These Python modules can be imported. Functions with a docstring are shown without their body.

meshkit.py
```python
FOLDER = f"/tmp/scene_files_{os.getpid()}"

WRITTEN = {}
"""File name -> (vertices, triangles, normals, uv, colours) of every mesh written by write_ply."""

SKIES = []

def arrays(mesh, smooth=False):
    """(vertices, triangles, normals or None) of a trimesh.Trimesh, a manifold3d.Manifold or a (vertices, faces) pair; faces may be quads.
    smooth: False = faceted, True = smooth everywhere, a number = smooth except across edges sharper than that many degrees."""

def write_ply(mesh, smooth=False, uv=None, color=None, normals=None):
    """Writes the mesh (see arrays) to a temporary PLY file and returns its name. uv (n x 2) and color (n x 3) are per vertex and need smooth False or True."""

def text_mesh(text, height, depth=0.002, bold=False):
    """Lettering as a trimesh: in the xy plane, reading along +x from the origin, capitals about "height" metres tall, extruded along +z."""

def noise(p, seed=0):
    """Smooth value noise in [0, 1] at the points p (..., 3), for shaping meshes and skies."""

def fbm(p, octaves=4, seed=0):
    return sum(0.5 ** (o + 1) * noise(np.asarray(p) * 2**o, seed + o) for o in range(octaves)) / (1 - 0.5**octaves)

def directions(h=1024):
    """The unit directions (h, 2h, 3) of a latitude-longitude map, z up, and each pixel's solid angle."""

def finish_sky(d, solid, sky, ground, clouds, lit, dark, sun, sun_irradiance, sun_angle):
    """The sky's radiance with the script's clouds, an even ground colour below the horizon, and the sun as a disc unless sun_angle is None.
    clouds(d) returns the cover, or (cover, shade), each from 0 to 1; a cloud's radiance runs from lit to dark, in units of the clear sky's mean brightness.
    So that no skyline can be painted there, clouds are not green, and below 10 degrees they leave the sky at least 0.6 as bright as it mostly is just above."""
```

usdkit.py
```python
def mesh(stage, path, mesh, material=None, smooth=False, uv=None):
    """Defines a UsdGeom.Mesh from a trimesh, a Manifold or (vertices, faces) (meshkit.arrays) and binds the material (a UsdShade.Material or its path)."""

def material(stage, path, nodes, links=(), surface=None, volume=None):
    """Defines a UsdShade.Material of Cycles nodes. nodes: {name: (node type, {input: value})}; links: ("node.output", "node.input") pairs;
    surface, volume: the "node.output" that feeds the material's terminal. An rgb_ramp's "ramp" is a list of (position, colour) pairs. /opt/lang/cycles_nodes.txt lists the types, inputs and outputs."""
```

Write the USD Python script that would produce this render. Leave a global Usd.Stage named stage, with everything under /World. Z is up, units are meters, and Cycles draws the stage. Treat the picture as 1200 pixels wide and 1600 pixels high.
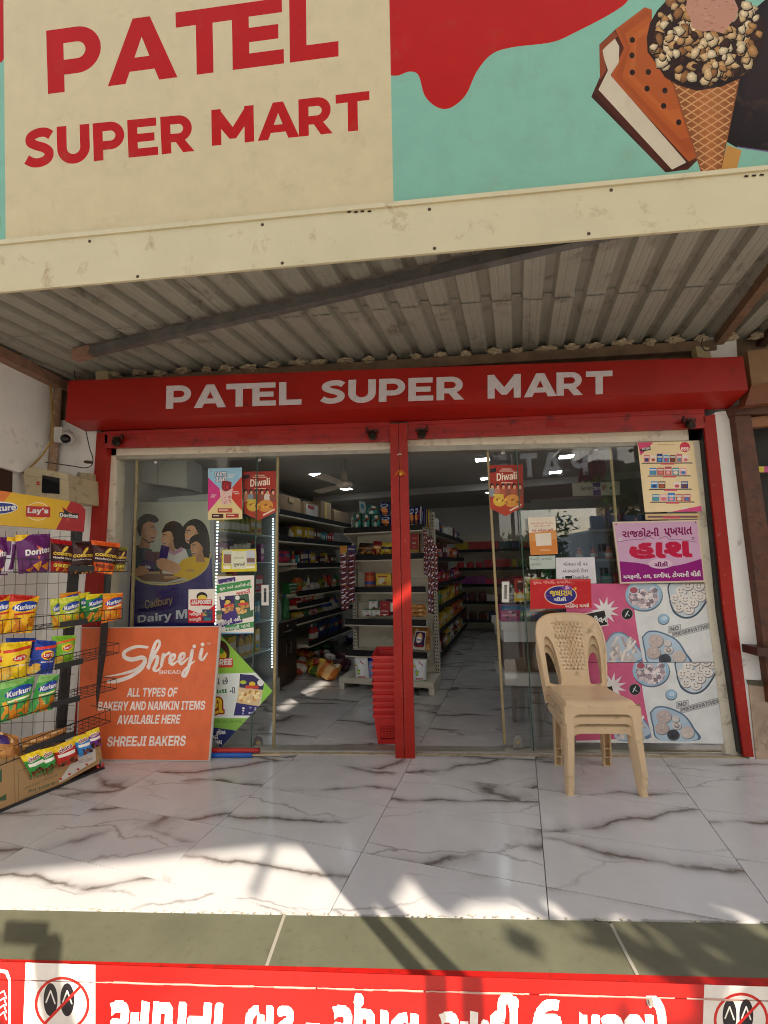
import math, random, glob
import numpy as np, trimesh, usdkit, meshkit
import shapely
from shapely.geometry import Polygon, box as sbox, LineString, Point, MultiPolygon
from shapely import affinity
from shapely.ops import unary_union
from pxr import Usd, UsdGeom, UsdLux, UsdShade, Gf, Sdf, Vt
from PIL import Image, ImageDraw, ImageFont

stage = Usd.Stage.CreateInMemory()
UsdGeom.SetStageUpAxis(stage, 'Z'); UsdGeom.SetStageMetersPerUnit(stage, 1.0)
UsdGeom.Xform.Define(stage, '/World'); UsdGeom.Scope.Define(stage, '/World/Looks')

# ------------------------------------------------------------------ camera, sky, sun
FPX, YAW, PIT, ROL, CH, CD = 664.49, 0.077747, 0.122653, -0.025633, 1.40058, 3.35
CAM = np.array([0, -CD, CH])
_cy, _sy, _cp, _sp = math.cos(YAW), math.sin(YAW), math.cos(PIT), math.sin(PIT)
FWD = np.array([-_sy*_cp, _cy*_cp, _sp]); _r = np.array([_cy, _sy, 0]); _u = np.cross(_r, FWD)
RIGHT = _r*math.cos(ROL)+_u*math.sin(ROL); UP = -_r*math.sin(ROL)+_u*math.cos(ROL)
cam = UsdGeom.Camera.Define(stage, '/World/camera')
cam.CreateHorizontalApertureAttr(36.0); cam.CreateVerticalApertureAttr(48.0)
cam.CreateFocalLengthAttr(36.0*FPX/1200); cam.CreateClippingRangeAttr((0.05, 2000))
cam.CreateExposureAttr(1.5)
m = Gf.Matrix4d(1); m.SetRow(0, Gf.Vec4d(*RIGHT, 0)); m.SetRow(1, Gf.Vec4d(*UP, 0)); m.SetRow(2, Gf.Vec4d(*(-FWD), 0)); m.SetRow(3, Gf.Vec4d(*CAM, 1))
cam.AddTransformOp().Set(m)
SUN_EL, SUN_AZ = math.radians(32.4), math.radians(41.0)          # azimuth away from -y towards +x
SUN = np.array([math.sin(SUN_AZ)*math.cos(SUN_EL), -math.cos(SUN_AZ)*math.cos(SUN_EL), math.sin(SUN_EL)])
dome = UsdLux.DomeLight.Define(stage, '/World/sky')
sky = usdkit.material(stage, '/World/Looks/sky_air', {
    's': ('sky_texture', {'sky_type': 'single_scattering', 'sun_disc': False, 'sun_elevation': SUN_EL, 'sun_rotation': math.atan2(SUN[0], SUN[1]), 'altitude': 50.0, 'air_density': 1.2, 'aerosol_density': 3.5, 'ozone_density': 0.6}),
    'tc': ('texture_coordinate', {}), 'n': ('noise_texture', {'scale': 2.2, 'detail': 6.0, 'roughness': 0.6}),
    'r': ('rgb_ramp', {'ramp': [(0.30, (0.35,)*3), (0.75, (0.85,)*3)]}),
    'm': ('mix_color', {'b': (4.3, 4.65, 5.1)}),
    'b': ('background_shader', {'strength': 0.10})},
    [('tc.generated', 'n.vector'), ('n.fac', 'r.fac'), ('r.color', 'm.fac'), ('s.color', 'm.a'), ('m.result', 'b.color')], surface='b.background')
UsdShade.MaterialBindingAPI.Apply(dome.GetPrim()).Bind(sky)
dome.GetPrim().SetCustomDataByKey('kind', 'structure')
sun = UsdLux.DistantLight.Define(stage, '/World/sun')
sun.CreateNormalizeAttr(True); sun.CreateIntensityAttr(0.95); sun.CreateAngleAttr(0.5); sun.CreateColorAttr(Gf.Vec3f(1.0, 0.92, 0.79))
_x = np.cross([0, 0, 1], SUN); _x /= np.linalg.norm(_x); _y = np.cross(SUN, _x)
m = Gf.Matrix4d(1)
for i, a in enumerate((_x, _y, SUN)): m.SetRow(i, Gf.Vec4d(*map(float, a), 0))
sun.AddTransformOp().Set(m)

# ------------------------------------------------------------------ helpers
def lin(h):
    h = h.lstrip('#'); c = np.array([int(h[i:i+2], 16) for i in (0, 2, 4)])/255
    return tuple(float(x) for x in np.where(c <= .04045, c/12.92, ((c+.055)/1.055)**2.4))
def shade(c, k): return tuple(min(.95, x*k) for x in c)
rng = random.Random(7)

def ray(x, y): return FWD*FPX + RIGHT*(np.asarray(x, float)[..., None]-600) - UP*(np.asarray(y, float)[..., None]-800)
class Plane:
    """A real plane in the scene; its at() gives the points of the plane that the photograph shows at given picture places."""
    def __init__(s, o, n):
        s.o = np.asarray(o, float); s.n = np.asarray(n, float)/np.linalg.norm(n)
        if s.n @ (CAM-s.o) < 0: s.n = -s.n                       # normal towards the viewer's side
    def at(s, xy):
        xy = np.asarray(xy, float).reshape(-1, 2); d = ray(xy[:, 0], xy[:, 1])
        t = ((s.o-CAM) @ s.n)/(d @ s.n); return CAM + d*t[:, None]
    def off(s, k): return Plane(s.o+s.n*k, s.n)
def FY(y): return Plane((0, y, 0), (0, -1, 0))
def FZ(z=0.): return Plane((0, 0, z), (0, 0, 1))
G = 0.22369
GC, GS = math.cos(G), math.sin(G)
def uv(u, v, z=0.): return np.array([u*GC+v*GS, -u*GS+v*GC, z])   # the shop's own floor grid
def FU(u): return Plane(uv(u, 0), uv(1, 0))
def FV(v): return Plane(uv(0, v), uv(0, -1))
def floor_uv(x, y, z=0.):
    P = FZ(z).at((x, y))[0]; return P[0]*GC-P[1]*GS, P[0]*GS+P[1]*GC

NAMES, LOC = {}, {}
def uniq(parent, name):
    n = NAMES.get((parent, name), 0); NAMES[(parent, name)] = n+1
    return f'{parent}/{name}' if n == 0 else f'{parent}/{name}_{n:03d}'
def tag(prim, label=None, cat=None, group=None, kind=None):
    for k, v in (('label', label), ('category', cat), ('group', group), ('kind', kind)):
        if v: prim.SetCustomDataByKey(k, v)
def thing(name, label, cat, loc=(0, 0, 0), group=None, kind=None):
    path = uniq('/World', name); x = UsdGeom.Xform.Define(stage, path); loc = np.asarray(loc, float)
    x.AddTranslateOp().Set(Gf.Vec3d(*map(float, loc))); LOC[path] = loc
    tag(x.GetPrim(), label, cat, group, kind); return path
def put(name, mesh, mat, parent=None, label=None, cat=None, group=None, kind=None, smooth=False, colors=None, loc=None):
    """One mesh as ONE prim, under its thing or part, or under /World."""
    if isinstance(mesh, list): mesh = cat_meshes(mesh)
    path = uniq(parent or '/World', name)
    at = LOC.get(parent, np.zeros(3)) if parent else (np.asarray(loc, float) if loc is not None else np.zeros(3))
    if hasattr(mesh, 'to_mesh'): q = mesh.to_mesh(); mesh = trimesh.Trimesh(q.vert_properties[:, :3], q.tri_verts, process=False)
    if isinstance(mesh, tuple): mesh = trimesh.Trimesh(mesh[0], mesh[1], process=False)
    own = np.zeros(3) if parent else at
    mm = trimesh.Trimesh(np.array(mesh.vertices)-at, np.array(mesh.faces), process=False)
    g = usdkit.mesh(stage, path, mm, mat, smooth=smooth if colors is None else (True if smooth else False))
    if not parent and loc is not None: UsdGeom.Xformable(g).AddTranslateOp().Set(Gf.Vec3d(*map(float, own)))
    LOC[path] = at
    if colors is not None:
        pv = UsdGeom.PrimvarsAPI(g).CreatePrimvar('tint', Sdf.ValueTypeNames.Color3fArray, 'vertex'); pv.Set(Vt.Vec3fArray.FromNumpy(np.asarray(colors, np.float32)))
    tag(g.GetPrim(), label, cat, group, kind); return path
def cat_meshes(l): return trimesh.util.concatenate([trimesh.Trimesh(np.array(q.vertices), np.array(q.faces), process=False) for q in l])

def bx(x0, x1, y0, y1, z0, z1):
    b = trimesh.creation.box([abs(x1-x0), abs(y1-y0), abs(z1-z0)]); b.apply_translation([(x0+x1)/2, (y0+y1)/2, (z0+z1)/2]); return b
def rbx(x0, x1, y0, y1, z0, z1, r=.006):
    """box with chamfered edges"""
    s = np.abs([x1-x0, y1-y0, z1-z0]); r = min(r, s.min()*.45); P = []
    for ax in range(3):
        h = s/2-r; h[ax] = s[ax]/2
        for c in np.ndindex(2, 2, 2): P.append((np.array(c)*2-1)*h)
    b = trimesh.convex.convex_hull(np.array(P)); b.apply_translation([(x0+x1)/2, (y0+y1)/2, (z0+z1)/2]); return b
def to_uv(mesh):
    """a mesh made in shop-grid coordinates moved to world coordinates"""
    v = np.array(mesh.vertices); x = v[:, 0]*GC+v[:, 1]*GS; y = -v[:, 0]*GS+v[:, 1]*GC
    return trimesh.Trimesh(np.stack([x, y, v[:, 2]], 1), mesh.faces, process=False)
def ubx(u0, u1, v0, v1, z0, z1, r=None): return to_uv(bx(u0, u1, v0, v1, z0, z1) if r is None else rbx(u0, u1, v0, v1, z0, z1, r))
def tube(pts, r, seg=8, caps=True):
    P = np.asarray(pts, float); n = len(P); R = np.broadcast_to(np.asarray(r, float), (n,))
    T = np.gradient(P, axis=0); T /= np.maximum(np.linalg.norm(T, axis=1, keepdims=True), 1e-9)
    a = np.array([0, 0, 1.]) if abs(T[0][2]) < .9 else np.array([1., 0, 0]); V = []
    for i in range(n):
        a = a-T[i]*(a@T[i]); a /= np.linalg.norm(a); b = np.cross(T[i], a)
        for k in range(seg):
            w = 2*math.pi*k/seg; V.append(P[i]+R[i]*(math.cos(w)*a+math.sin(w)*b))
    F = []
    for i in range(n-1):
        for k in range(seg):
            p, q = i*seg+k, i*seg+(k+1) % seg; F += [[p, q, q+seg], [p, q+seg, p+seg]]
    if caps:
        V += [P[0], P[-1]]; c0, c1 = n*seg, n*seg+1
        for k in range(seg): F += [[c0, (k+1) % seg, k], [c1, (n-1)*seg+k, (n-1)*seg+(k+1) % seg]]
    return trimesh.Trimesh(V, F, process=False)
def bar(a, b, w, h, up=(0, 0, 1)):
    """square bar from a to b"""
    a, b = np.asarray(a, float), np.asarray(b, float); t = b-a; L = np.linalg.norm(t); t /= L
    s = np.cross(t, up); s /= np.linalg.norm(s); u = np.cross(s, t)
    q = trimesh.creation.box([L, w, h]); v = np.array(q.vertices)
    return trimesh.Trimesh((a+b)/2+v[:, :1]*t+v[:, 1:2]*s+v[:, 2:]*u, q.faces, process=False)
def lathe(prof, c=(0, 0, 0), seg=16):
    q = trimesh.creation.revolve(np.asarray(prof, float), sections=seg); q.apply_translation(c); return q
def tri(poly):
    poly = poly if poly.is_valid else poly.buffer(0); V, F, n = [], [], 0
    for g in getattr(poly, 'geoms', [poly]):
        if g.geom_type != 'Polygon' or g.area < 1e-9: continue
        v, f = trimesh.creation.triangulate_polygon(g, engine='earcut'); V.append(v); F.append(f+n); n += len(v)
    return (np.vstack(V), np.vstack(F)) if V else (np.zeros((0, 2)), np.zeros((0, 3), int))
def extr(poly, plane_pts, n, depth):
    """extrude a 2-D polygon: plane_pts maps 2-D points to the front face, the body goes depth behind it (against n)"""
    out = []
    for g in getattr(poly, 'geoms', [poly]):
        v, f = tri(g); P = plane_pts(v); B = P-np.asarray(n)*depth
        nn = np.cross(P[f[0][1]]-P[f[0][0]], P[f[0][2]]-P[f[0][0]])
        if nn @ n < 0: f = f[:, ::-1]
        V, F = [P, B], [f, f[:, ::-1]+len(P)]; k = 2*len(P)
        for ring in [g.exterior, *g.interiors]:
            c = np.array(ring.coords)[:-1]; a = plane_pts(c); b = a-np.asarray(n)*depth; m_ = len(c); i = np.arange(m_); j = (i+1) % m_
            V += [a, b]; F += [np.stack([k+i, k+m_+i, k+m_+j], 1), np.stack([k+i, k+m_+j, k+j], 1)]; k += 2*m_
        q = trimesh.Trimesh(np.vstack(V), np.vstack(F), process=False)
        try: q.merge_vertices(); trimesh.repair.fix_normals(q)
        except Exception: pass
        out.append(q)
    return cat_meshes(out)
def slab(px, plane, depth):
    """a flat body whose front face, on that plane, has this outline in the photograph"""
    poly = px if hasattr(px, 'geom_type') else Polygon(px)
    return extr(poly, plane.at, plane.n, depth)

# lettering ---------------------------------------------------------
FD = glob.glob('/opt/blender-*/*/datafiles/fonts/')[0]
_fonts, _glyphs = {}, {}
def text_poly(s, font='Inter', bold=0.0, size=72):
    """outline of a line of lettering, capitals 1 high, as a shapely geometry"""
    key = (s, font, bold)
    if key in _glyphs: return _glyphs[key]
    if font not in _fonts:
        f = _fonts[font] = ImageFont.truetype(FD+('NotoSansGujarati-Regular.woff2' if font == 'Guj' else 'Inter.woff2'), size)
        if font != 'Guj': f.set_variation_by_axes([32, {'Inter': 550, 'InterB': 780, 'InterX': 900}[font]])
    f = _fonts[font]
    x0, y0, x1, y1 = f.getbbox(s, anchor='ls'); im = Image.new('L', (int(x1-x0)+12, int(y1-y0)+12))
    ImageDraw.Draw(im).text((6-x0, 6-y0), s, 255, font=f, anchor='ls')
    on = np.pad(np.asarray(im) > 127, ((0, 0), (1, 1))).astype(np.int8)
    rows, st = np.nonzero(np.diff(on, axis=1) == 1); en = np.nonzero(np.diff(on, axis=1) == -1)[1]
    g = shapely.union_all(shapely.box(st, -rows-1, en, -rows)).buffer(.7).buffer(-.7).simplify(.6)
    if bold: g = g.buffer(bold*size, join_style='mitre', mitre_limit=2).simplify(.4)
    k = 1/(size*.73); g = affinity.scale(g, k, k, origin=(0, 0)); g = affinity.translate(g, -g.bounds[0], -g.bounds[1])
    _glyphs[key] = g; return g
def into(g, quad, pad=None):
    """stretch a geometry (y up) into a quad given as picture points TL, TR, BR, BL"""
    x0, y0, x1, y1 = pad or g.bounds; q = np.asarray(quad, float)
    def f(c):
        a = (c[:, 0]-x0)/(x1-x0); b = (c[:, 1]-y0)/(y1-y0); a, b = a[:, None], b[:, None]
        return (q[3]*(1-a)+q[2]*a)*(1-b)+(q[0]*(1-a)+q[1]*a)*b
    return shapely.transform(g, f)
def rect(x0, y0, x1, y1): return [(x0, y0), (x1, y0), (x1, y1), (x0, y1)]
def ell(cx, cy, rx, ry=None, rot=0, n=28):
    t = np.linspace(0, 2*math.pi, n, endpoint=False); g = Polygon(np.stack([cx+rx*np.cos(t), cy+(ry or rx)*np.sin(t)], 1))
    return affinity.rotate(g, rot) if rot else g
def star(cx, cy, r0, r1, n, rot=0):
    t = np.arange(2*n)*math.pi/n+rot; r = np.where(np.arange(2*n) % 2, r0, r1); return Polygon(np.stack([cx+r*np.cos(t), cy+r*np.sin(t)], 1))
def blob(cx, cy, r, seed=0, n=14, k=.2, sy=1.0):
    q = random.Random(seed); t = np.linspace(0, 2*math.pi, n, endpoint=False)
    rr = np.array([r*(1+k*(q.random()*2-1)) for _ in t]); return Polygon(np.stack([cx+rr*np.cos(t), cy+sy*rr*np.sin(t)], 1)).buffer(r*.15).buffer(-r*.12)
def stroke(pts, w, cap='round'): return LineString(pts).buffer(w/2, cap_style=cap, join_style='round', quad_segs=4)
def smooth_line(pts, n=8):
    """Catmull-Rom through the points"""
    P = np.asarray(pts, float); P = np.vstack([2*P[0]-P[1], P, 2*P[-1]-P[-2]]); out = []
    for i in range(1, len(P)-2):
        for t in np.arange(n)/n:
            a, b, c, d = P[i-1:i+3]; out.append(.5*(2*b+(c-a)*t+(2*a-5*b+4*c-d)*t*t+(3*b-a-3*c+d)*t**3))
    out.append(P[-2]); return np.array(out)
class Art:
    """flat print: coloured shapes laid over one another, made into one mesh without overlaps"""
    def __init__(s, outline, color):
        s.o = outline if hasattr(outline, 'geom_type') else Polygon(outline); s.o = s.o.buffer(0); s.l = [(s.o, color)]
    def add(s, g, color):
        g = g if hasattr(g, 'geom_type') else Polygon(g)
        if not g.is_valid: g = g.buffer(0)
        s.l.append((g, color)); return s
    def text(s, t, quad, color, font='Inter', bold=0.0, outline=None, ow=1.0):
        g = into(text_poly(t, font, bold), quad)
        if not g.is_valid: g = g.buffer(0)
        if outline: s.l.append((g.buffer(ow), outline))
        s.l.append((g, color)); return s
    def flat(s):
        above, out = Polygon(), []
        for g, c in reversed(s.l):
            w = g.intersection(s.o)
            vis = w.difference(above); above = above.union(w) if len(s.l) > 1 else above
            v, f = tri(vis)
            if len(f): out.append((v, f, c))
        return out
    def mesh(s, at, toward, maxedge=None):
        V, F, C, n = [], [], [], 0
        for v, f, c in s.flat():
            if maxedge:
                v3, f = trimesh.remesh.subdivide_to_size(np.column_stack([v, np.zeros(len(v))]), f, maxedge, max_iter=12); v = v3[:, :2]
            V.append(v); F.append(f+n); C.append(np.broadcast_to(c, (len(v), 3))); n += len(v)
        V2, F, C = np.vstack(V), np.vstack(F), np.vstack(C); P = at(V2)
        nn = np.cross(P[F[:, 1]]-P[F[:, 0]], P[F[:, 2]]-P[F[:, 0]]); flip = nn @ np.asarray(toward) < 0
        F = F.copy(); F[flip] = F[flip][:, ::-1]
        return trimesh.Trimesh(P, F, process=False), C, V2
def put_art(name, art, plane, mat, parent=None, **k):
    q, C, _ = art.mesh(plane.at, plane.n); return put(name, q, mat, parent, colors=C, **k)

# materials ---------------------------------------------------------
_mats = {}
def mat(name, color, rough=.5, metal=0., grain=None, bump=None, spec=.5, dirt=None, coat=0.):
    """principled paint; grain=(scale, amount) varies its tone, dirt=(colour, scale, cover) adds stains, bump=(scale, strength)"""
    if name in _mats: return _mats[name]
    color = lin(color) if isinstance(color, str) else color
    N = {'p': ('principled_bsdf', {'base_color': color, 'roughness': rough, 'metallic': metal, 'specular_ior_level': spec, 'coat_weight': coat}), 'g': ('geometry', {})}; L = []
    last = None
    if grain:
        N['n'] = ('noise_texture', {'scale': grain[0], 'detail': 6.0, 'roughness': .62}); L.append(('g.position', 'n.vector'))
        N['r'] = ('rgb_ramp', {'ramp': [(.28, shade(color, 1-grain[1])), (.72, shade(color, 1+grain[1]*.6))]}); L.append(('n.fac', 'r.fac')); last = 'r.color'
    if dirt:
        N['dn'] = ('noise_texture', {'scale': dirt[1], 'detail': 9.0, 'roughness': .7, 'distortion': .4}); L.append(('g.position', 'dn.vector'))
        c = 1-dirt[2]
        N['dr'] = ('rgb_ramp', {'ramp': [(max(0., .32+c*.36-.05), (0, 0, 0)), (min(1., .32+c*.36+.12), (.85,)*3)]}); L.append(('dn.fac', 'dr.fac'))
        N['dm'] = ('mix_color', {'a': color, 'b': lin(dirt[0]) if isinstance(dirt[0], str) else dirt[0]}); L.append(('dr.color', 'dm.fac'))
        if last: L.append((last, 'dm.a'))
        last = 'dm.result'
    if last: L.append((last, 'p.base_color'))
    if bump:
        N['bn'] = ('noise_texture', {'scale': bump[0], 'detail': 5.0}); L.append(('g.position', 'bn.vector'))
        N['b'] = ('bump', {'strength': bump[1], 'distance': .01}); L += [('bn.fac', 'b.height'), ('b.normal', 'p.normal')]
    _mats[name] = usdkit.material(stage, f'/World/Looks/{name}', N, L, surface='p.BSDF'); return _mats[name]
def tint(name, rough=.4, grain=.08, spec=.5, bump=None, coat=0., dirt=None, gain=1.0):
    """print or plastic whose colours come from the mesh's own tint"""
    if name in _mats: return _mats[name]
    N = {'a': ('attribute', {'attribute': 'tint'}), 'g': ('geometry', {}), 'n': ('noise_texture', {'scale': 9.0, 'detail': 7.0, 'roughness': .65}),
         'r': ('rgb_ramp', {'ramp': [(.3, ((1-grain*1.6)*gain,)*3), (.7, (gain,)*3)]}), 'm': ('mix_color', {'blend_type': 'multiply', 'fac': 1.0}),
         'p': ('principled_bsdf', {'roughness': rough, 'specular_ior_level': spec, 'coat_weight': coat})}
    N['m'][1]['use_clamp_result'] = True; L = [('a.color', 'm.a'), ('g.position', 'n.vector'), ('n.fac', 'r.fac'), ('r.color', 'm.b')]
    last = 'm.result'
    if dirt:
        N['dn'] = ('noise_texture', {'scale': dirt[1], 'detail': 9.0, 'roughness': .72, 'distortion': .5}); L.append(('g.position', 'dn.vector'))
        N['dr'] = ('rgb_ramp', {'ramp': [(.55, (0, 0, 0)), (.75, (dirt[2],)*3)]}); L.append(('dn.fac', 'dr.fac'))
        N['dm'] = ('mix_color', {'b': lin(dirt[0])}); L += [('dr.color', 'dm.fac'), (last, 'dm.a')]; last = 'dm.result'
    L.append((last, 'p.base_color'))
    if bump:
        N['bn'] = ('noise_texture', {'scale': bump[0], 'detail': 4.0}); L.append(('g.position', 'bn.vector'))
        N['b'] = ('bump', {'strength': bump[1], 'distance': .01}); L += [('bn.fac', 'b.height'), ('b.normal', 'p.normal')]
    _mats[name] = usdkit.material(stage, f'/World/Looks/{name}', N, L, surface='p.BSDF'); return _mats[name]
def lamp(name, color, strength):
    if name not in _mats: _mats[name] = usdkit.material(stage, f'/World/Looks/{name}', {'e': ('emission', {'color': color, 'strength': strength})}, surface='e.emission')
    return _mats[name]
def glass_mat(name, tintc=(.93, .96, .95), ior=1.5):
    if name not in _mats:
        _mats[name] = usdkit.material(stage, f'/World/Looks/{name}', {'f': ('fresnel', {'IOR': ior}), 't': ('transparent_bsdf', {'color': tintc}), 'g': ('glossy_bsdf', {'color': (.95,)*3, 'roughness': .0}), 'm': ('mix_closure', {})},
                                      [('f.fac', 'm.fac'), ('t.BSDF', 'm.closure1'), ('g.BSDF', 'm.closure2')], surface='m.closure')
    return _mats[name]
PAPER = tint('paper_print', .55, .06, gain=1.3); VINYL = tint('vinyl_print', .38, .10, bump=(9, .3), gain=1.12); GLOSS = tint('packet_film', .22, .05, bump=(46, .8), gain=1.3); BOARD = tint('board_print', .5, .06, spec=.10, bump=(2.6, .35), dirt=('#8a6a4a', 6.0, .22))
PLASTIC = tint('coloured_plastic', .35, .05); CARTON = tint('carton_print', .5, .08)
BLACK = mat('black_metal', (.012, .012, .013), .4)
CREAM = lin('#e3d9b4'); WHITE = lin('#d9d7d2'); RED = lin('#b3211b'); INK = lin('#1c1a1a')
# ------------------------------------------------------------------ the setting: street, step, porch floor
put('street', trimesh.Trimesh([(-150, 150, -.36), (-150, -150, -.36), (150, -150, -.36), (150, 150, -.36)], [(0, 1, 2), (0, 2, 3)]), mat('dusty_street', (.43, .395, .35), .9, grain=(1.3, .25), bump=(40, .4)), kind='structure')
# the porch front runs a little askew to the shutters
EDGE = lambda x, k=0.: -1.454+.0242*x+k
STEPN = np.array([.0242, -1, 0])/math.hypot(.0242, 1)
MARBLE = None
def marble(name, base, dull):
    # crack-like veins: the edges of stretched, warped cells, broken up by a cloud mask; every tile is cut from another place
    N = {'g': ('geometry', {}), 'o': ('object_info', {}), 'wn': ('white_noise_texture', {'dimensions': '1D'}), 'sc': ('vector_math', {'math_type': 'multiply_add', 'vector2': (37., 29., 5.)}),
         'mp': ('mapping', {'rotation': (0, 0, -.80), 'scale': (.42, 1.75, 1.)}), 'wp': ('noise_texture', {'scale': 1.5, 'detail': 7., 'roughness': .56}), 'wm': ('vector_math', {'math_type': 'multiply_add', 'vector2': (.50, .50, 0.)}),
         'v1': ('voronoi_texture', {'dimensions': '2D', 'feature': 'distance_to_edge', 'scale': 1.15}), 'v2': ('voronoi_texture', {'dimensions': '2D', 'feature': 'distance_to_edge', 'scale': 2.3}),
         'r1': ('rgb_ramp', {'ramp': [(0, (1, 1, 1)), (.010, (.85,)*3), (.026, (.44,)*3), (.06, (.15,)*3), (.12, (0, 0, 0))]}), 'r2': ('rgb_ramp', {'ramp': [(0, (.6,)*3), (.012, (.3,)*3), (.03, (0, 0, 0))]}),
         'n3': ('noise_texture', {'scale': 1.35, 'detail': 4.}), 'r3': ('rgb_ramp', {'ramp': [(.40, (0, 0, 0)), (.50, (1,)*3)]}), 'n4': ('noise_texture', {'scale': 1.9, 'detail': 3.}), 'r4': ('rgb_ramp', {'ramp': [(.50, (0, 0, 0)), (.62, (1,)*3)]}),
         'mu': ('mix_color', {'blend_type': 'multiply', 'fac': 1.0}), 'mu2': ('mix_color', {'blend_type': 'multiply', 'fac': 1.0}), 'ad': ('mix_color', {'blend_type': 'lighten', 'fac': 1.0}),
         'cl': ('noise_texture', {'scale': 1.2, 'detail': 6.}), 'cr': ('rgb_ramp', {'ramp': [(.3, shade(base, .88)), (.7, base)]}), 'mx': ('mix_color', {'b': (.12, .095, .08)}),
         'dn': ('noise_texture', {'scale': 5.0, 'detail': 8., 'roughness': .7}), 'dr': ('rgb_ramp', {'ramp': [(.35, (dull,)*3), (.7, (dull+.18,)*3)]}), 'p': ('principled_bsdf', {'roughness': .18})}
    L = [('o.random', 'wn.w'), ('wn.color', 'sc.vector1'), ('g.position', 'sc.vector3'), ('sc.vector', 'mp.vector'), ('sc.vector', 'wp.vector'), ('wp.color', 'wm.vector1'), ('mp.vector', 'wm.vector3'), ('wm.vector', 'v1.vector'), ('wm.vector', 'v2.vector'), ('sc.vector', 'n3.vector'), ('wm.vector', 'n4.vector'),
         ('v1.distance', 'r1.fac'), ('v2.distance', 'r2.fac'), ('n3.fac', 'r3.fac'), ('n4.fac', 'r4.fac'), ('r1.color', 'mu.a'), ('r3.color', 'mu.b'), ('r2.color', 'mu2.a'), ('r4.color', 'mu2.b'), ('mu.result', 'ad.a'), ('mu2.result', 'ad.b'),
         ('g.position', 'cl.vector'), ('cl.fac', 'cr.fac'), ('cr.color', 'mx.a'), ('ad.result', 'mx.fac'), ('mx.result', 'p.base_color'), ('g.position', 'dn.vector'), ('dn.fac', 'dr.fac'), ('dr.color', 'p.roughness')]
    return usdkit.material(stage, f'/World/Looks/{name}', N, L, surface='p.BSDF')
MARBLE = marble('veined_tile', (.55, .525, .505), .10)
porch = put('porch_floor', extr(Polygon([(-4.5, EDGE(-4.5)), (4.5, EDGE(4.5)), (4.5, .0), (-4.5, .0)]), lambda q: np.column_stack([q, np.full(len(q), -.012)]), (0, 0, 1), .3), mat('grout', (.16, .13, .10), .9), kind='structure')
shopfloor = put('shop_floor', extr(Polygon([(-4.5, .004), (4.5, .004), (6.5, 9), (-4.5, 9)]), lambda q: np.column_stack([q, np.full(len(q), -.013)]), (0, 0, 1), .3), mat('grout', (.16, .13, .10), .9), kind='structure')
def lay_tiles(region, parent, u0, u1, v0, v1):
    du, dv = .85, .4155
    for i in range(u0, u1):
        for j in range(v0, v1):
            a, b, e = -.078+i*du, -.306+j*dv, .0019
            c = [uv(*q)[:2] for q in ((a+e, b+e), (a+du-e, b+e), (a+du-e, b+dv-e), (a+e, b+dv-e))]
            w = Polygon(c).intersection(region)
            if w.area > .0008 and w.geom_type == 'Polygon':
                dz = random.Random(i*97+j).uniform(-.0004, .0004)
                put('tile', extr(w, lambda q: np.column_stack([q, np.full(len(q), dz)]), (0, 0, 1), .011), MARBLE, parent)
lay_tiles(Polygon([(-3.4, EDGE(-3.4)), (2.6, EDGE(2.6)), (2.6, -.005), (-3.4, -.005)]), porch, -5, 4, -5, 4)
lay_tiles(Polygon([(-2.9, .012), (2.4, .012), (4.5, 7.5), (-2.4, 7.5)]), shopfloor, -4, 4, -1, 17)
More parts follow.
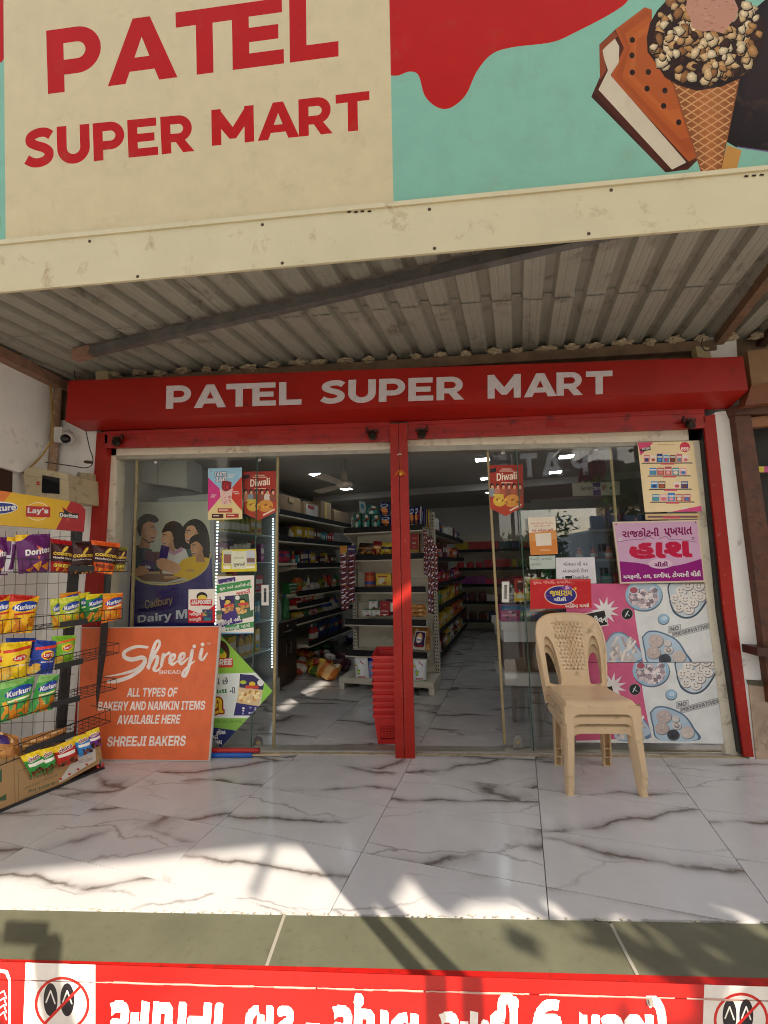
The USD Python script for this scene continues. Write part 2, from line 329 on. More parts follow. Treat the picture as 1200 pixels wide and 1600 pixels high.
put('threshold_strip', bx(-2.62, 2.22, -.018, .012, -.006, .006), mat('worn_strip', '#a8997c', .6, grain=(20, .3)), shopfloor)
# green stone edge of the porch
KOTA = mat('kota_stone', (.115, .112, .070), .42, grain=(3.0, .2), bump=(22, .12), dirt=('#4a4632', 26.0, .18))
kerb = put('kerb_bed', extr(Polygon([(-4.5, EDGE(-4.5, -.002)), (4.5, EDGE(4.5, -.002)), (4.5, EDGE(4.5, -.30)), (-4.5, EDGE(-4.5, -.30))]), lambda q: np.column_stack([q, np.full(len(q), -.022)]), (0, 0, 1), .32), mat('cement', (.36, .33, .28), .95, grain=(14, .3)), kind='structure')
jo = [FZ().at([(443, 1432), (415, 1512)]), FZ().at([(953, 1440), (998, 1526)])]
def jx(J, y): (x0, y0), (x1, y1) = J[0][:2], J[1][:2]; return x0+(x1-x0)*(y-y0)/(y1-y0)
cut = [(-4.5, -4.5)]+[(jx(J, -1.46), jx(J, -1.76)) for J in jo]+[(4.5, 4.5)]
for a, b in zip(cut[:-1], cut[1:]):
    w = Polygon([(a[0]+.004, EDGE(a[0], -.006)), (b[0]-.004, EDGE(b[0], -.006)), (b[1]-.004, EDGE(b[1], -.30)), (a[1]+.004, EDGE(a[1], -.30))])
    put('stone_slab', extr(w, lambda q: np.column_stack([q, np.full(len(q), -.004)]), (0, 0, 1), .018), KOTA, kerb)
for J in jo:
    P4 = [(jx(J, -1.46)+s, EDGE(0, -.004)) for s in (-.006, .006)]+[(jx(J, -1.755)+s, EDGE(0, -.30)) for s in (.006, -.006)]
    put('mortar_joint', extr(Polygon(P4), lambda q: np.column_stack([q, np.full(len(q), -.0022)]), (0, 0, 1), .015), mat('joint_mortar', (.27, .24, .19), .95), kerb)
rr = random.Random(3); crumbs = []
for k in range(230):
    x = rr.uniform(-3, 2.4); s = rr.uniform(.0015, .0048); q = trimesh.creation.icosphere(0, s); q.apply_scale([rr.uniform(1, 3), 1, .6]); q.apply_translation([x, EDGE(x, rr.gauss(-.004, .003)), .001]); crumbs.append(q)
put('mortar_crumbs', crumbs, mat('lime_mortar', (.36, .31, .24), .95), kerb, kind='stuff')
# printed banner wrapped over the step
ban = thing('step_banner', 'red printed vinyl banner wrapped over the front step asking for shoes to be taken off', 'banner', (0, EDGE(0, -.24), 0))
BANZ = .0
top = FZ(.0); fr = Plane((0, EDGE(0, -.306), 0), STEPN)
R1, R2 = lin('#a8120c'), lin('#b3130d')
e0, e1 = EDGE(-4, -.306), EDGE(4, -.306)
put('top_strip', extr(Polygon([(-4, EDGE(-4, -.232)), (4, EDGE(4, -.232)), (4, e1), (-4, e0)]), lambda q: np.column_stack([q, np.full(len(q), .001)]), (0, 0, 1), .004), mat('red_vinyl_top', R1, .42, grain=(6, .12), dirt=('#5a1a10', 18, .3)), ban)
put('worn_edge', [tube([(x, EDGE(x, -.307), .0005+rr.uniform(-.001, .001)) for x in np.linspace(a, a+rr.uniform(.02, .16), 4)], rr.uniform(.0012, .0028), 5) for a in np.cumsum([rr.uniform(.02, .09) for _ in range(40)])-1.2], mat('worn_vinyl', (.50, .30, .24), .8), ban)
A = Art([(-80, 1500), (1300, 1545), (1300, 1900), (-80, 1900)], R2)
SP = 20
def icon(A, x, y, r, W=lin('#dcd6ce')):
    A.add([(x-52, y-58), (x+56, y-54), (x+56, y+90), (x-58, y+90)], W)
    A.add(ell(x+4, y+r*.72, r).difference(ell(x+4, y+r*.72, r-4.5)), lin('#c32018'))
    for s in (-14, 12):
        A.add(affinity.scale(ell(x+s, y+24, 11, 26), 1, 1), lin('#191519')); A.add(stroke([(x+s-7, y+28), (x+s, y+10), (x+s+7, y+30)], 2.2), W)
    A.add(stroke([(x-24, y+62), (x+34, y+2)], 4.5, 'flat'), lin('#c32018'))
icon(A, 93, 1528+10, 43); icon(A, 1154, 1553+10, 43)
A.add(Polygon([(-10, 1512), (12, 1516), (17, 1530), (17, 1700), (-10, 1700)]).difference(Polygon([(-10, 1518), (8, 1521), (13, 1533), (13, 1700), (-10, 1700)])), WHITE)
for k in range(4): A.add(stroke([(-6+k, 1556+k*11), (6, 1548+k*11), (10, 1560+k*11)], 2.2), WHITE)
for t, q in (('આપના', [(172, 1562), (355, 1566), (350, 1640), (166, 1638)]), ('બુટ', [(384, 1570), (462, 1572), (460, 1660), (380, 1656)]), ('-', [(478, 1598), (500, 1599), (500, 1608), (478, 1607)]),
             ('ચંપલ', [(520, 1546), (660, 1566), (660, 1646), (516, 1642)]), ('અહીં', [(686, 1554), (815, 1550), (815, 1650), (684, 1648)]), ('ઉતારશો', [(832, 1556), (1045, 1556), (1052, 1656), (832, 1652)])):
    A.text(t, q, lin('#efe9e2'), 'Guj' if t != '-' else 'InterX', .05 if t != '-' else 0)
put_art('front_print', A, fr, VINYL, ban)

# ------------------------------------------------------------------ walls
LIME = mat('limewashed_plaster', '#efece6', .92, grain=(2.2, .08), bump=(16, .3), dirt=('#7d6f5c', 5.2, .08))
BROWNP = mat('brown_plaster', '#7d6750', .95, grain=(7, .35), bump=(30, .5))
LW = -3.10
lw = put('left_wall', [bx(LW-.2, LW, -3.2, .1, -.3, 3.6)], LIME, label='white limewashed side wall behind the snack rack', cat='wall')
fw = thing('front_wall', 'white plaster wall around the red shutter frame', 'wall', (0, .1, 0))
put('left_pier', bx(LW-.2, -2.73, .0, .3, -.05, 2.72), LIME, fw); put('bulkhead', bx(-3.4, 3.3, .03, .3, 2.62, 3.5), BROWNP, fw)
# right pier, chamfered edge
put('right_pier', slab([(1113, 648), (1118, 644), (1147, 640), (1206, 1210), (1172, 1186)], FY(-.02), .3), LIME, fw)
put('pier_head', [slab([(1098, 512), (1150, 520), (1152, 560), (1100, 560)], FY(-.03), .28)], LIME, fw)
ledge = bx(-2.75, 2.35, -.05, .03, 2.98, 3.06); put('ledge', ledge, BROWNP, fw)
cl = []
for k in range(27):
    x = -2.55+k*.2; q = trimesh.creation.icosphere(3, 1.0); v = np.array(q.vertices); v *= (1+1.5*(meshkit.fbm(v*2.3+k*7, 4)-.5))[:, None]*[.062+rr.uniform(-.03, .02), .04, .024+rr.uniform(-.008, .008)]; v += [x+rr.uniform(-.02, .02), -.045, 3.075+rr.uniform(-.01, .012)]
    put('mortar_clump', trimesh.Trimesh(v, q.faces, process=False), mat('mortar', '#b5a284', .97, grain=(30, .3), bump=(60, .6)), fw, smooth=True)
put('electric_box', slab([(1087, 541), (1108, 543), (1112, 560), (1090, 558)], FY(-.10), .06), mat('old_ivory_plastic', '#b7a680', .5, grain=(20, .2)), label='small ivory socket box in the right top corner under the roof', cat='socket box')
put('electric_box', slab([(149, 579), (168, 579), (170, 600), (150, 600)], FY(-.10), .06), mat('old_ivory_plastic', '#b7a680', .5), label='small ivory junction box above the left end of the red shutter box', cat='junction box')
# low plinth on the far right and the brown neighbour
nb = thing('brown_shopfront', 'brown painted wooden front of the neighbouring shop at the right edge', 'shop front', (2.9, -.1, 0))
WOODB = mat('brown_paint_wood', '#5a3019', .55, grain=(9, .35), bump=(18, .3), dirt=('#2c160b', 14, .35))
put('post', slab([(1147, 640), (1172, 640), (1232, 1040), (1205, 1100)], FY(-.08), .16), WOODB, nb)
put('lintel', slab([(1145, 634), (1290, 610), (1290, 642), (1150, 648)], FY(-.10), .1), WOODB, nb)
put('rail', slab([(1172, 652), (1290, 640), (1290, 655), (1172, 668)], FY(-.06), .06), mat('tan_paint_wood', '#8a5a35', .6, grain=(9, .3)), nb)
put('fascia', slab([(1168, 548), (1290, 535), (1290, 600), (1176, 614)], FY(-.16), .04), mat('tan_board', '#8b6a48', .7, grain=(5, .25)), nb)
put('fascia_lower', slab([(1174, 602), (1290, 586), (1290, 618), (1164, 634)], FY(-.17), .08), mat('orange_wood', '#7b4526', .6, grain=(8, .3)), nb)
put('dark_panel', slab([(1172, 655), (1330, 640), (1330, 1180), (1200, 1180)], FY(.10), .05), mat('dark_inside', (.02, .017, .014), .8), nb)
A = Art([(1180, 729), (1260, 727), (1260, 738), (1183, 738)], lin('#c9b23c')); A.add(rect(1194, 720, 1215, 745), lin('#b6467e')); A.add(rect(1215, 720, 1270, 745), lin('#2b7f8c'))
put_art('striped_strip', A, FY(.03), VINYL, nb)
pl = thing('low_plinth', 'low plastered block with a grey top at the right end of the porch', 'plinth', (2.35, -.3, 0))
put('block', slab([(1170, 1068), (1330, 1088), (1330, 1235), (1182, 1190)], FY(-.03), .4), mat('pinkish_plaster', '#b39c86', .93, grain=(4, .25), bump=(20, .4), dirt=('#7b6653', 5, .35)), pl)
put('top', slab([(1168, 1063), (1330, 1068), (1330, 1090), (1171, 1070)], FY(-.035), .42), mat('grey_stone', '#55503f', .8, grain=(9, .3)), pl)
put('shelf_stub', slab([(1183, 1012), (1300, 1018), (1300, 1034), (1184, 1025)], FY(-.16), .2), mat('dark_red_brown', '#3f1b15', .5), label='dark brown shelf end sticking in above the low plinth', cat='shelf')

# ------------------------------------------------------------------ porch roof
rf = thing('porch_roof', 'grey corrugated metal sheet roof over the porch', 'roof', (0, -.6, 3.09))
SHEET = mat('galvanised_sheet', '#9c988a', .55, .15, grain=(3.0, .12), dirt=('#5d564a', 5, .22))
def sheet(s0, n, y0, y1, z):
    pts = []
    for k in range(n):
        a = s0+k*.2
        pts += [(a, 0), (a+.035, 0), (a+.038, .002), (a+.046, .002), (a+.049, 0), (a+.081, 0), (a+.084, .002), (a+.092, .002), (a+.095, 0), (a+.118, 0), (a+.132, .042), (a+.184, .042)]
    pts += [(s0+n*.2, 0), (s0+n*.2+.032, -.0005)]; V, F = [], []
    for yy in (y0, y1):
        V += [(a+yy*math.tan(G), yy, z+h) for a, h in pts]
    m_ = len(pts)
    for i in range(m_-1): F += [[i, i+1, m_+i+1], [i, m_+i+1, m_+i]]
    k = len(V); V += [(x, y, z+.0012) for x, y, z in V]; F += [[c+k, b+k, a+k] for a, b, c in F]
    return trimesh.Trimesh(V, F, process=False)
for k in range(8):
    put('roof_sheet', sheet(-4.1+k*1.0, 5, -.70+.02*(k % 2), .03, 3.09+.004*(k % 2)), SHEET, rf)
    put('roof_sheet', sheet(-4.1+k*1.0, 5, -1.36, -.62-.03*(k % 2), 3.097+.004*(k % 2)), SHEET, rf)
WOOD = mat('old_pink_wood', '#8f6d57', .85, grain=(12, .35), bump=(30, .5))
b0, b1 = FZ(3.035).at((137, 551))[0], FZ(3.035).at((1010, 349))[0]
beam = thing('steel_roof_beam', 'dark steel beam running slantwise under the porch roof', 'beam', (b0+b1)/2)
put('channel', bar(b0, b1, .05, .062), mat('dark_steel', '#706e6a', .5, .5, grain=(10, .35), bump=(40, .2)), beam)
put('painted_end', bar(b0+(b0-b1)*.035, b0+(b1-b0)*.012, .053, .082), WOOD, beam)
q = FZ(3.06); a, b = q.at((1113, 545))[0], q.at((1225, 400))[0]
put('roof_rafter', bar(a, b, .06, .07), mat('weathered_timber', '#75573f', .85, grain=(14, .4), bump=(30, .5)), label='weathered wooden rafter under the right end of the roof', cat='rafter')
a, b = q.at((1150, 560))[0], q.at((1260, 470))[0]
put('roof_rafter', bar(a+[.05, .02, -.02], b, .06, .06), mat('brown_rafter_wood', '#4c2c18', .8, grain=(14, .4)), label='dark brown rafter in the far right corner above the neighbour', cat='rafter')
a, b = (LW+.04, .0, 3.03), (LW+.06, -2.2, 3.03)
put('wall_plate', bar(a, b, .09, .08), WOOD, label='pinkish wooden pole along the top of the left wall', cat='pole')
put('wall_plate', bar((LW+.1, .0, 3.0), (-2.35, -.02, 2.96), .07, .07), WOOD, label='pinkish wooden pole above the left end of the shutter box', cat='pole')

# ------------------------------------------------------------------ the big signboard over the porch edge
SB = FZ(2.95).at((600, 402))[0]; TILT = math.radians(-5)
SIGN = Plane(SB, (0, -math.cos(TILT), math.sin(TILT)))
sg = thing('shop_signboard', 'large cream and mint printed signboard over the porch with ice creams on the right', 'signboard', SB)
put('panel', slab([(-160, -40), (1360, -160), (1360, 260), (-160, 395)], SIGN.off(-.006), .05), mat('sign_back', (.25, .25, .25), .7), sg)
TEAL, SRED = lin('#84b8a2'), lin('#b8140f')
A = Art([(-150, -30), (1350, -150), (1350, 256), (-150, 398)], TEAL)
A.add([(-150, -40), (5, -60), (6, 92), (2, 98), (-150, 70)], SRED)
dr_ = smooth_line([(1010, -60), (985, -5), (960, 18), (900, 50), (862, 66), (800, 74), (768, 85), (745, 112), (728, 148), (705, 168), (684, 168), (664, 150), (654, 118), (640, 112), (622, 118), (609, 118)], 8)
A.add(Polygon([(600, -80)]+list(map(tuple, [(1010, -80)]))+[tuple(q) for q in dr_]+[(600, 118)]), SRED)
A.add([(5, -60), (606, -110), (615, 330), (9, 392)], lin('#d3c29b'))
# letters drawn by hand: heavy geometric capitals, 1 high
T = .255
def cap(ch):
    B = lambda x0, y0, x1, y1: sbox(x0, y0, x1, y1)
    def bowl(x0, y0, x1, y1, t):
        r = (y1-y0)/2; o = unary_union([B(x0, y0, x1-r, y1), Point(x1-r, (y0+y1)/2).buffer(r, 24)]); ri = r-t; i = unary_union([B(x0, y0+t, x1-r, y1-t), Point(x1-r, (y0+y1)/2).buffer(ri, 24)]); return o.difference(i)
    if ch == 'P': return unary_union([B(0, 0, T, 1), bowl(0, .27, .82, 1, T*.92)])
    if ch == 'R': return unary_union([B(0, 0, T, 1), bowl(0, .29, .82, 1, T*.9), Polygon([(.34, .36), (.60, .36), (.86, 0), (.56, 0)])])
    if ch == 'A': return unary_union([Polygon([(0, 0), (.40, 1), (.66, 1), (1.06, 0), (.78, 0), (.53, .70), (.27, 0)]), B(.26, .18, .80, .39)])
    if ch == 'T': return unary_union([B(0, .765, .86, 1), B(.43-T/2, 0, .43+T/2, 1)])
    if ch == 'E': return unary_union([B(0, 0, T, 1), B(0, .78, .76, 1), B(0, .39, .70, .61), B(0, 0, .78, .22)])
    if ch == 'L': return unary_union([B(0, 0, T, 1), B(0, 0, .74, .23)])
    if ch == 'U': return unary_union([B(0, .4, T, 1), B(.86-T, .4, .86, 1), Point(.43, .42).buffer(.43, 24).difference(Point(.43, .42).buffer(.43-T, 24)).intersection(B(0, -.1, .86, .42))]).simplify(.002)
    if ch == 'M': return unary_union([B(0, 0, T*.95, 1), B(1.08-T*.95, 0, 1.08, 1), Polygon([(0, 1), (.20, 1), (.54, .46), (.88, 1), (1.08, 1), (1.08, .78), (.62, .14), (.46, .14), (0, .78)])])
    if ch == 'S':
        c = smooth_line([(.72, .80), (.58, .885), (.38, .885), (.20, .80), (.18, .66), (.34, .56), (.54, .48), (.66, .36), (.62, .20), (.44, .115), (.24, .125), (.07, .22)], 6); return LineString(c).buffer(T/2*.95, cap_style='flat')
def caps(word, gap=.09):
    out, x = [], 0
    for ch in word:
        if ch == ' ': x += .42; continue
        g = affinity.translate(cap(ch), x, 0); out.append(g); x = g.bounds[2]+gap-(.10 if ch in 'AT' else 0)
    g = unary_union(out); return affinity.translate(g, -g.bounds[0], 0)
pad = caps('PATEL').bounds; A.add(into(caps('PATEL'), [(72, 48), (528, -16), (529, 88), (75, 147)], (pad[0], 0, pad[2], 1)), SRED)
pad = caps('SUPER').bounds; A.add(into(caps('SUPER'), [(37, 203), (301, 178), (304, 236), (38, 263)], (pad[0], 0, pad[2], 1)), SRED)
pad = caps('MART').bounds; A.add(into(caps('MART'), [(330, 172), (577, 142), (578, 202), (331, 228)], (pad[0], 0, pad[2], 1)), SRED)
# ice cream sandwich
S_ = lambda pts: [(900+x/4, y/4) for x, y in pts]; R_ = lambda pts: Polygon(S_(pts)).buffer(0).buffer(-1.5).buffer(4).buffer(-2.5)
A.add(R_([(430, 45), (470, 60), (470, 300), (620, 520), (770, 990), (700, 1060), (560, 1078), (95, 605), (150, 480), (145, 280), (250, 180)]), lin('#4a1d0d'))
A.add(R_([(430, 45), (475, 60), (470, 320), (600, 520), (760, 980), (705, 1010), (215, 480), (300, 300), (245, 185)]), lin('#a9501f'))
A.add(R_([(110, 575), (545, 1060), (700, 1015), (730, 1030), (560, 1078), (95, 605)]), lin('#3a140a'))
A.add(R_([(160, 320), (240, 235), (270, 290), (268, 390), (215, 470), (690, 1015), (600, 1060), (140, 560), (200, 440)]), lin('#cdbfa6'))
A.add(S_([(145, 285), (240, 195), (262, 225), (165, 310), (190, 440), (150, 500)]), lin('#8a3f1e'))
for k, c_ in enumerate(('#a24a1b', '#b0561f', '#b85e26', '#ad5420')): A.add(Polygon(S_([(440+k*12, 60+k*40), (466, 75+k*50), (465, 330), (590+k*5, 530), (735-k*30, 950-k*90), (690-k*40, 960-k*90), (250+k*38, 480), (320+k*20, 300), (270+k*34, 190+k*22)])), lin(c_))
for x, y in ((352, 250), (350, 346), (352, 452), (452, 450), (444, 554), (556, 566), (548, 662), (642, 764)): A.add(ell(900+x/4, y/4, 4.2, 4.6), lin('#1f0a06'))
# choc bar, then cone
A.add(Polygon(S_([(1110, 60), (1180, 0), (1500, -40), (1500, 900), (1200, 950), (1000, 920), (930, 880), (1010, 420)])), lin('#170b0c'))
for k in range(9): A.add(Polygon(S_([(1120+k*9, 90+k*26), (1180+k*5, 30+k*20), (1500, 0), (1500, 860-k*30), (1210-k*2, 915-k*36), (1020+k*10, 880-k*34), (960+k*12, 840-k*30), (1030+k*10, 430)])), (.009+.0016*k, .0045+.0006*k, .0055+.0008*k))
A.add(S_([(1010, 915), (1200, 942), (1500, 880), (1500, 896), (1200, 951), (1000, 921)]), lin('#6a5f86'))
A.add(S_([(945, 905), (1035, 940), (1000, 1075), (900, 1075)]), lin('#c08a45'))
A.add(S_([(585, 470), (1030, 460), (905, 1080), (785, 1090)]), lin('#8a4a26'))
for k in range(8): A.add(S_([(600+k*24, 475), (1026-k*22, 466), (904-k*8, 1075), (790+k*8, 1085)]), shade(lin('#8f552b'), .85+.09*k))
for k in range(-3, 16):
    y = 470+k*52
    A.add(stroke(S_([(560, y-80), (1050, y+230)]), 1.9, 'flat').intersection(Polygon(S_([(600, 480), (1020, 470), (900, 1080), (790, 1085)]))), lin('#c98f5c'))
    A.add(stroke(S_([(1050, y-80), (560, y+230)]), 2.2, 'flat').intersection(Polygon(S_([(600, 480), (1020, 470), (900, 1080), (790, 1085)]))), lin('#cf9763'))
A.add(blob(1103, 58, 92, 4, 22, .06, .85), lin('#2a120c')); A.add(S_([(590, 460), (1030, 440), (1025, 490), (900, 545), (700, 540), (600, 500)]), lin('#1c0d0b'))
q = random.Random(11)
for k in range(230):
    t, r = q.uniform(0, 6.283), math.sqrt(q.random())*86; x, y = 1103+r*math.cos(t), 58+r*.84*math.sin(t)
    g_ = affinity.rotate(blob(x, y, q.uniform(5.5, 10.0), k, 7, .3, q.uniform(.6, .9)), q.uniform(0, 180)); c_ = lin(q.choice(['#c4a274', '#b98f5c', '#ccb288', '#a87a48', '#cfba94', '#8a5c34', '#3a1c10'])); A.add(affinity.translate(g_.buffer(.8), .8, 1.2), lin('#22100a')); A.add(g_, shade(c_, .62)); A.add(affinity.translate(affinity.scale(g_, .78, .74), -.7, -.9), c_); A.add(affinity.translate(affinity.scale(g_, .35, .3), -1.3, -1.7), shade(c_, 1.3))
A.add(blob(1113, 14, 40, 9, 16, .12, .92), lin('#b98670'))
for k in range(60):
    x, y = 1080+q.uniform(0, 66), q.uniform(-14, 46); A.add(stroke([(x, y), (x+q.uniform(2, 6), y+q.uniform(-2.5, 1))], q.uniform(.7, 1.6)).intersection(ell(1113, 14, 36, 33)), lin(q.choice(['#a8715c', '#c4937e', '#b07a66', '#9a6350'])))
A.add([(-5, 338), (1, 338), (1, 355), (-5, 355)], lin('#7fae6a'))
put_art('print', A, SIGN, BOARD, sg)
# cream flashing under the print
FL = SIGN.off(.012)
put('flashing', [slab([(-150, 393), (1350, 247), (1350, 334), (-150, 470)], FL, .016), slab([(-150, 389), (1350, 243), (1350, 250), (-150, 396)], SIGN.off(.020), .02)], mat('cream_sheet', '#d0c49e', .5, grain=(2.5, .08), dirt=('#9a7a50', 7, .15)), sg)
for x, y in ((140, 377), (410, 351), (671, 327), (955, 297), (215, 432), (441, 411), (679, 388), (920, 365)):
    P = FL.at((x, y))[0]; k = lathe([(0, .006), (.004, .005), (.0075, .002), (.009, 0), (0, 0)], seg=10); k.apply_transform(trimesh.geometry.align_vectors([0, 0, 1], FL.n)); k.apply_translation(P); put('screw', k, mat('old_screw', '#57493a', .5, .6), sg)
for x, y in ((545, 331), (556, 331), (566, 330), (577, 330), (1166, 275), (1178, 274), (1190, 273)):
    P = SIGN.off(.0135).at((x, y))[0]; put('rust_hole', trimesh.Trimesh(P+np.array([[-.012, 0, -.004], [.008, 0, -.006], [.012, -.0004, .002], [-.004, 0, .006]]), [(0, 1, 2), (0, 2, 3)], process=False), mat('rust', '#2a1710', .9), sg)

# ------------------------------------------------------------------ red rolling shutter box, guides and frame
SHR = mat('shutter_red', '#9a190f', .42, grain=(2.2, .2), bump=(5, .10), spec=.35, dirt=('#4d130e', 8, .14))
hb = thing('shutter_box', 'long red metal shutter box with white painted lettering above the shop front', 'shutter box', (0, -.2, 2.6))
HP = FY(-.24)
put('front', slab([(107, 595), (600, 576.5), (1161, 557), (1169, 609), (600, 637), (102, 658)], HP, .012), SHR, hb)
def loft(a, b):
    n = len(a); F = []
    for i in range(n-1): F += [[i, i+1, n+i+1], [i, n+i+1, n+i]]
    return trimesh.Trimesh(np.vstack([a, b]), F, process=False)
lo = HP.at([(102, 658), (600, 637), (1169, 609)]); bk = FY(-.02).at([(133, 674), (600, 660.5), (1138, 639)]); put('underside', loft(lo, bk), SHR, hb)
tp = HP.at([(107, 595), (600, 576.5), (1161, 557)]); put('top', loft(tp, tp+[0, .24, .0]), SHR, hb)
for i in (0, -1):
    put('end_plate', trimesh.Trimesh([lo[i], tp[i], tp[i]+[0, .24, 0], bk[i]], [(0, 1, 2), (0, 2, 3)], process=False), SHR, hb)
for w, q in (('PATEL', [(260, 603), (471, 596), (471, 632), (259, 639)]), ('SUPER', [(501, 595), (725, 588), (725, 624), (500, 631)]), ('MART', [(762, 586), (957, 579), (957, 615), (762, 623)])):
    T = .24; g = caps(w, .10); b = g.bounds; [put('letter', slab(into(c_, q, (b[0], 0, b[2], 1)), HP.off(.002), .0025), mat('letter_white', '#cfc4c6', .5, grain=(30, .12)), hb) for c_ in getattr(g, 'geoms', [g])]

SH2 = mat('shutter_red_lower', '#a3201a', .42, grain=(5, .18), dirt=('#43110d', 10, .3))
for (pl_, pr) in (((164, 675), (609, 661)), ((637, 660), (1101, 640))):
    s_ = thing('rolled_shutter', f"red bottom bar of the rolled-up {'left' if pl_[0] < 300 else 'right'} shutter", 'shutter', FY(0).at(pl_)[0])
    n0 = 24 if pl_[0] < 300 else 25
    put('bottom_bar', slab([pl_, pr, (pr[0], pr[1]+27.5), (pl_[0], pl_[1]+n0)], FY(-.03), .05), SH2, s_)
    put('lip', slab([(pl_[0], pl_[1]+n0-6), (pr[0], pr[1]+21), (pr[0], pr[1]+28.5), (pl_[0], pl_[1]+n0+1)], FY(-.042), .012), SH2, s_)
    put('slat', slab([(pl_[0], pl_[1]-1), (pr[0], pr[1]-2), (pr[0], pr[1]+5), (pl_[0], pl_[1]+4)], FY(-.038), .03), SH2, s_)
    cx, cy = ((pl_[0]+pr[0])/2, (pl_[1]+pr[1])/2+13)
    put('pull_slot', slab(rect(cx-15, cy-4, cx+15, cy+3), FY(-.036), .01), SHR, s_)
SHP = mat('post_red', '#9f1f15', .42, spec=.35, grain=(3, .18), bump=(9, .12), dirt=('#c58f80', 26, .05)); gd = thing('red_door_post', 'red guide posts and double centre post of the shop front', 'door post', (0, -.03, 0))
put('guide', slab([(151, 676), (168, 676), (158, 840), (150, 1000), (143, 1186), (112, 1186), (131, 930), (141, 830)], FY(-.03), .08), SHP, gd)
put('guide', slab([(1099, 651), (1117, 647), (1150, 955), (1178, 1183), (1163, 1182), (1131, 955)], FY(-.03), .08), SHP, gd)
put('guide_groove', slab([(1096, 662), (1100, 660), (1131, 955), (1163, 1180), (1157, 1178), (1124, 955)], FY(-.012), .05), BLACK, gd)
put('centre_post', slab([(609, 662), (622, 661.5), (631.5, 1186), (618, 1186)], FY(-.07), .11), SHP, gd); put('centre_post', slab([(623, 661.5), (636, 660.5), (648.5, 1186), (632.6, 1186)], FY(-.07), .11), SHP, gd)
WF = mat('cream_door_frame', '#ddd3bd', .55, grain=(5, .1), dirt=('#7d6644', 9, .25)); ALU = mat('aluminium_channel', '#a8a294', .4, .5, grain=(9, .2))
df = thing('door_frame', 'cream painted frame around the glass shop front', 'door frame', (0, .05, 0))
put('head', slab([(160, 694), (611, 682), (611, 702), (160, 712)], FY(.03), .12), WF, df); put('head', slab([(634, 682), (1102, 662), (1102, 688), (634, 697)], FY(.03), .12), WF, df)
put('track', slab([(178, 709), (611, 699.5), (611, 708), (178, 718)], FY(.035), .10), ALU, df); put('track', slab([(634, 694.5), (1078, 685), (1078, 694), (634, 706)], FY(.035), .10), ALU, df)
put('jamb', slab([(165, 698), (182, 697), (176, 850), (163, 985), (150, 1184), (135, 1184), (150, 985), (161, 850)], FY(.03), .12), WF, df)
put('jamb', slab([(1074, 664), (1098, 662), (1130, 955), (1159, 1182), (1134, 1178), (1106, 955)], FY(.03), .12), WF, df)
put('floor_track', bx(-2.6, 2.2, .04, .13, .0, .008), ALU, df)
# glass
GM = glass_mat('window_glass', (.95, .97, .965), 1.3); GM2 = glass_mat('street_facing_glass', (.92, .95, .94), 1.8); BRASS = mat('brass_edge', '#a8976f', .4, .4, grain=(20, .2)); STEEL = mat('bright_steel', '#b9b9b6', .25, .9); GEDGE = mat('glass_edge', '#3c5a4e', .2)
def pane(name, label, px, y, brass=(), bolts=(), handle=None, lock=None, edges=(), glass=None):
    P = FY(y); b = P.at(px); t = thing(name, label, 'glass panel', b.mean(0)*[1, 1, 0])
    v_, f_ = tri(Polygon(px)); put('pane', trimesh.Trimesh(P.at(v_), f_, process=False), glass or GM, t)
    for e in brass: put('brass_edge', slab([(e[0][0]-1.7, e[0][1]), (e[0][0]+1.7, e[0][1]), (e[1][0]+2, e[1][1]), (e[1][0]-2, e[1][1])], P.off(.006), .02), BRASS, t)
    for e in edges: put('ground_edge', slab([(e[0][0]-.7, e[0][1]), (e[0][0]+.7, e[0][1]), (e[1][0]+.7, e[1][1]), (e[1][0]-.7, e[1][1])], P.off(.0012), .010), GEDGE, t)
    for x, yy in bolts:
        q = lathe([(0, 0), (.016, 0), (.018, .003), (.015, .010), (.006, .013), (0, .013)], seg=14); q.apply_transform(trimesh.geometry.align_vectors([0, 0, 1], [0, -1, 0])); q.apply_translation(P.off(.001).at((x, yy))[0]); put('bolt', q, STEEL, t)
    if handle:
        x, yy = handle; o = Polygon(rect(x-5.5, yy-16, x+5.5, yy+16)).difference(Polygon(rect(x-2.2, yy-11, x+2.2, yy+11))); put('pull_handle', slab(o, P.off(.012), .012), mat('white_handle', '#d9d6cd', .35), t)
    if lock:
        x, yy = lock; g = unary_union([ell(x, yy-2, 7, 9), Polygon(rect(x-7, yy-2, x+7, yy+9))]); put('floor_lock', slab(g, P.off(.014), .014), STEEL, t)
        put('lock_cylinder', slab(ell(x, yy, 3.4), P.off(.018), .006), BRASS, t)
    return t
pane('glass_pane', 'fixed glass pane at the left of the shop front, posters stuck on it', [(178, 716), (402, 711), (393, 1172), (150, 1176)], .05, bolts=[(243, 722)], edges=[((402, 711), (392, 1172))])
pane('glass_pane', 'left sliding glass door with brass edges standing open', [(213, 717), (434, 712.5), (426, 1170), (196, 1174)], .09, brass=[((214, 717), (198, 1160)), ((434, 712.5), (427, 1168))], bolts=[(405, 718)], handle=(414, 930), lock=(403, 1161))
pane('glass_pane', 'right sliding glass door with brass edges standing open', [(763, 704), (956, 697), (988, 1172), (790, 1172)], .09, brass=[((762, 705), (789, 1164)), ((954, 697), (972, 930))], bolts=[(786, 707)], handle=(790, 925), lock=(809, 1160), glass=GM2)
pane('glass_pane', 'fixed glass pane at the right behind the pink food posters', [(806, 703), (1078, 693), (1136, 1176), (833, 1176)], .05, bolts=[(930, 703)], edges=[((807, 703), (834, 1176))], glass=GM2)
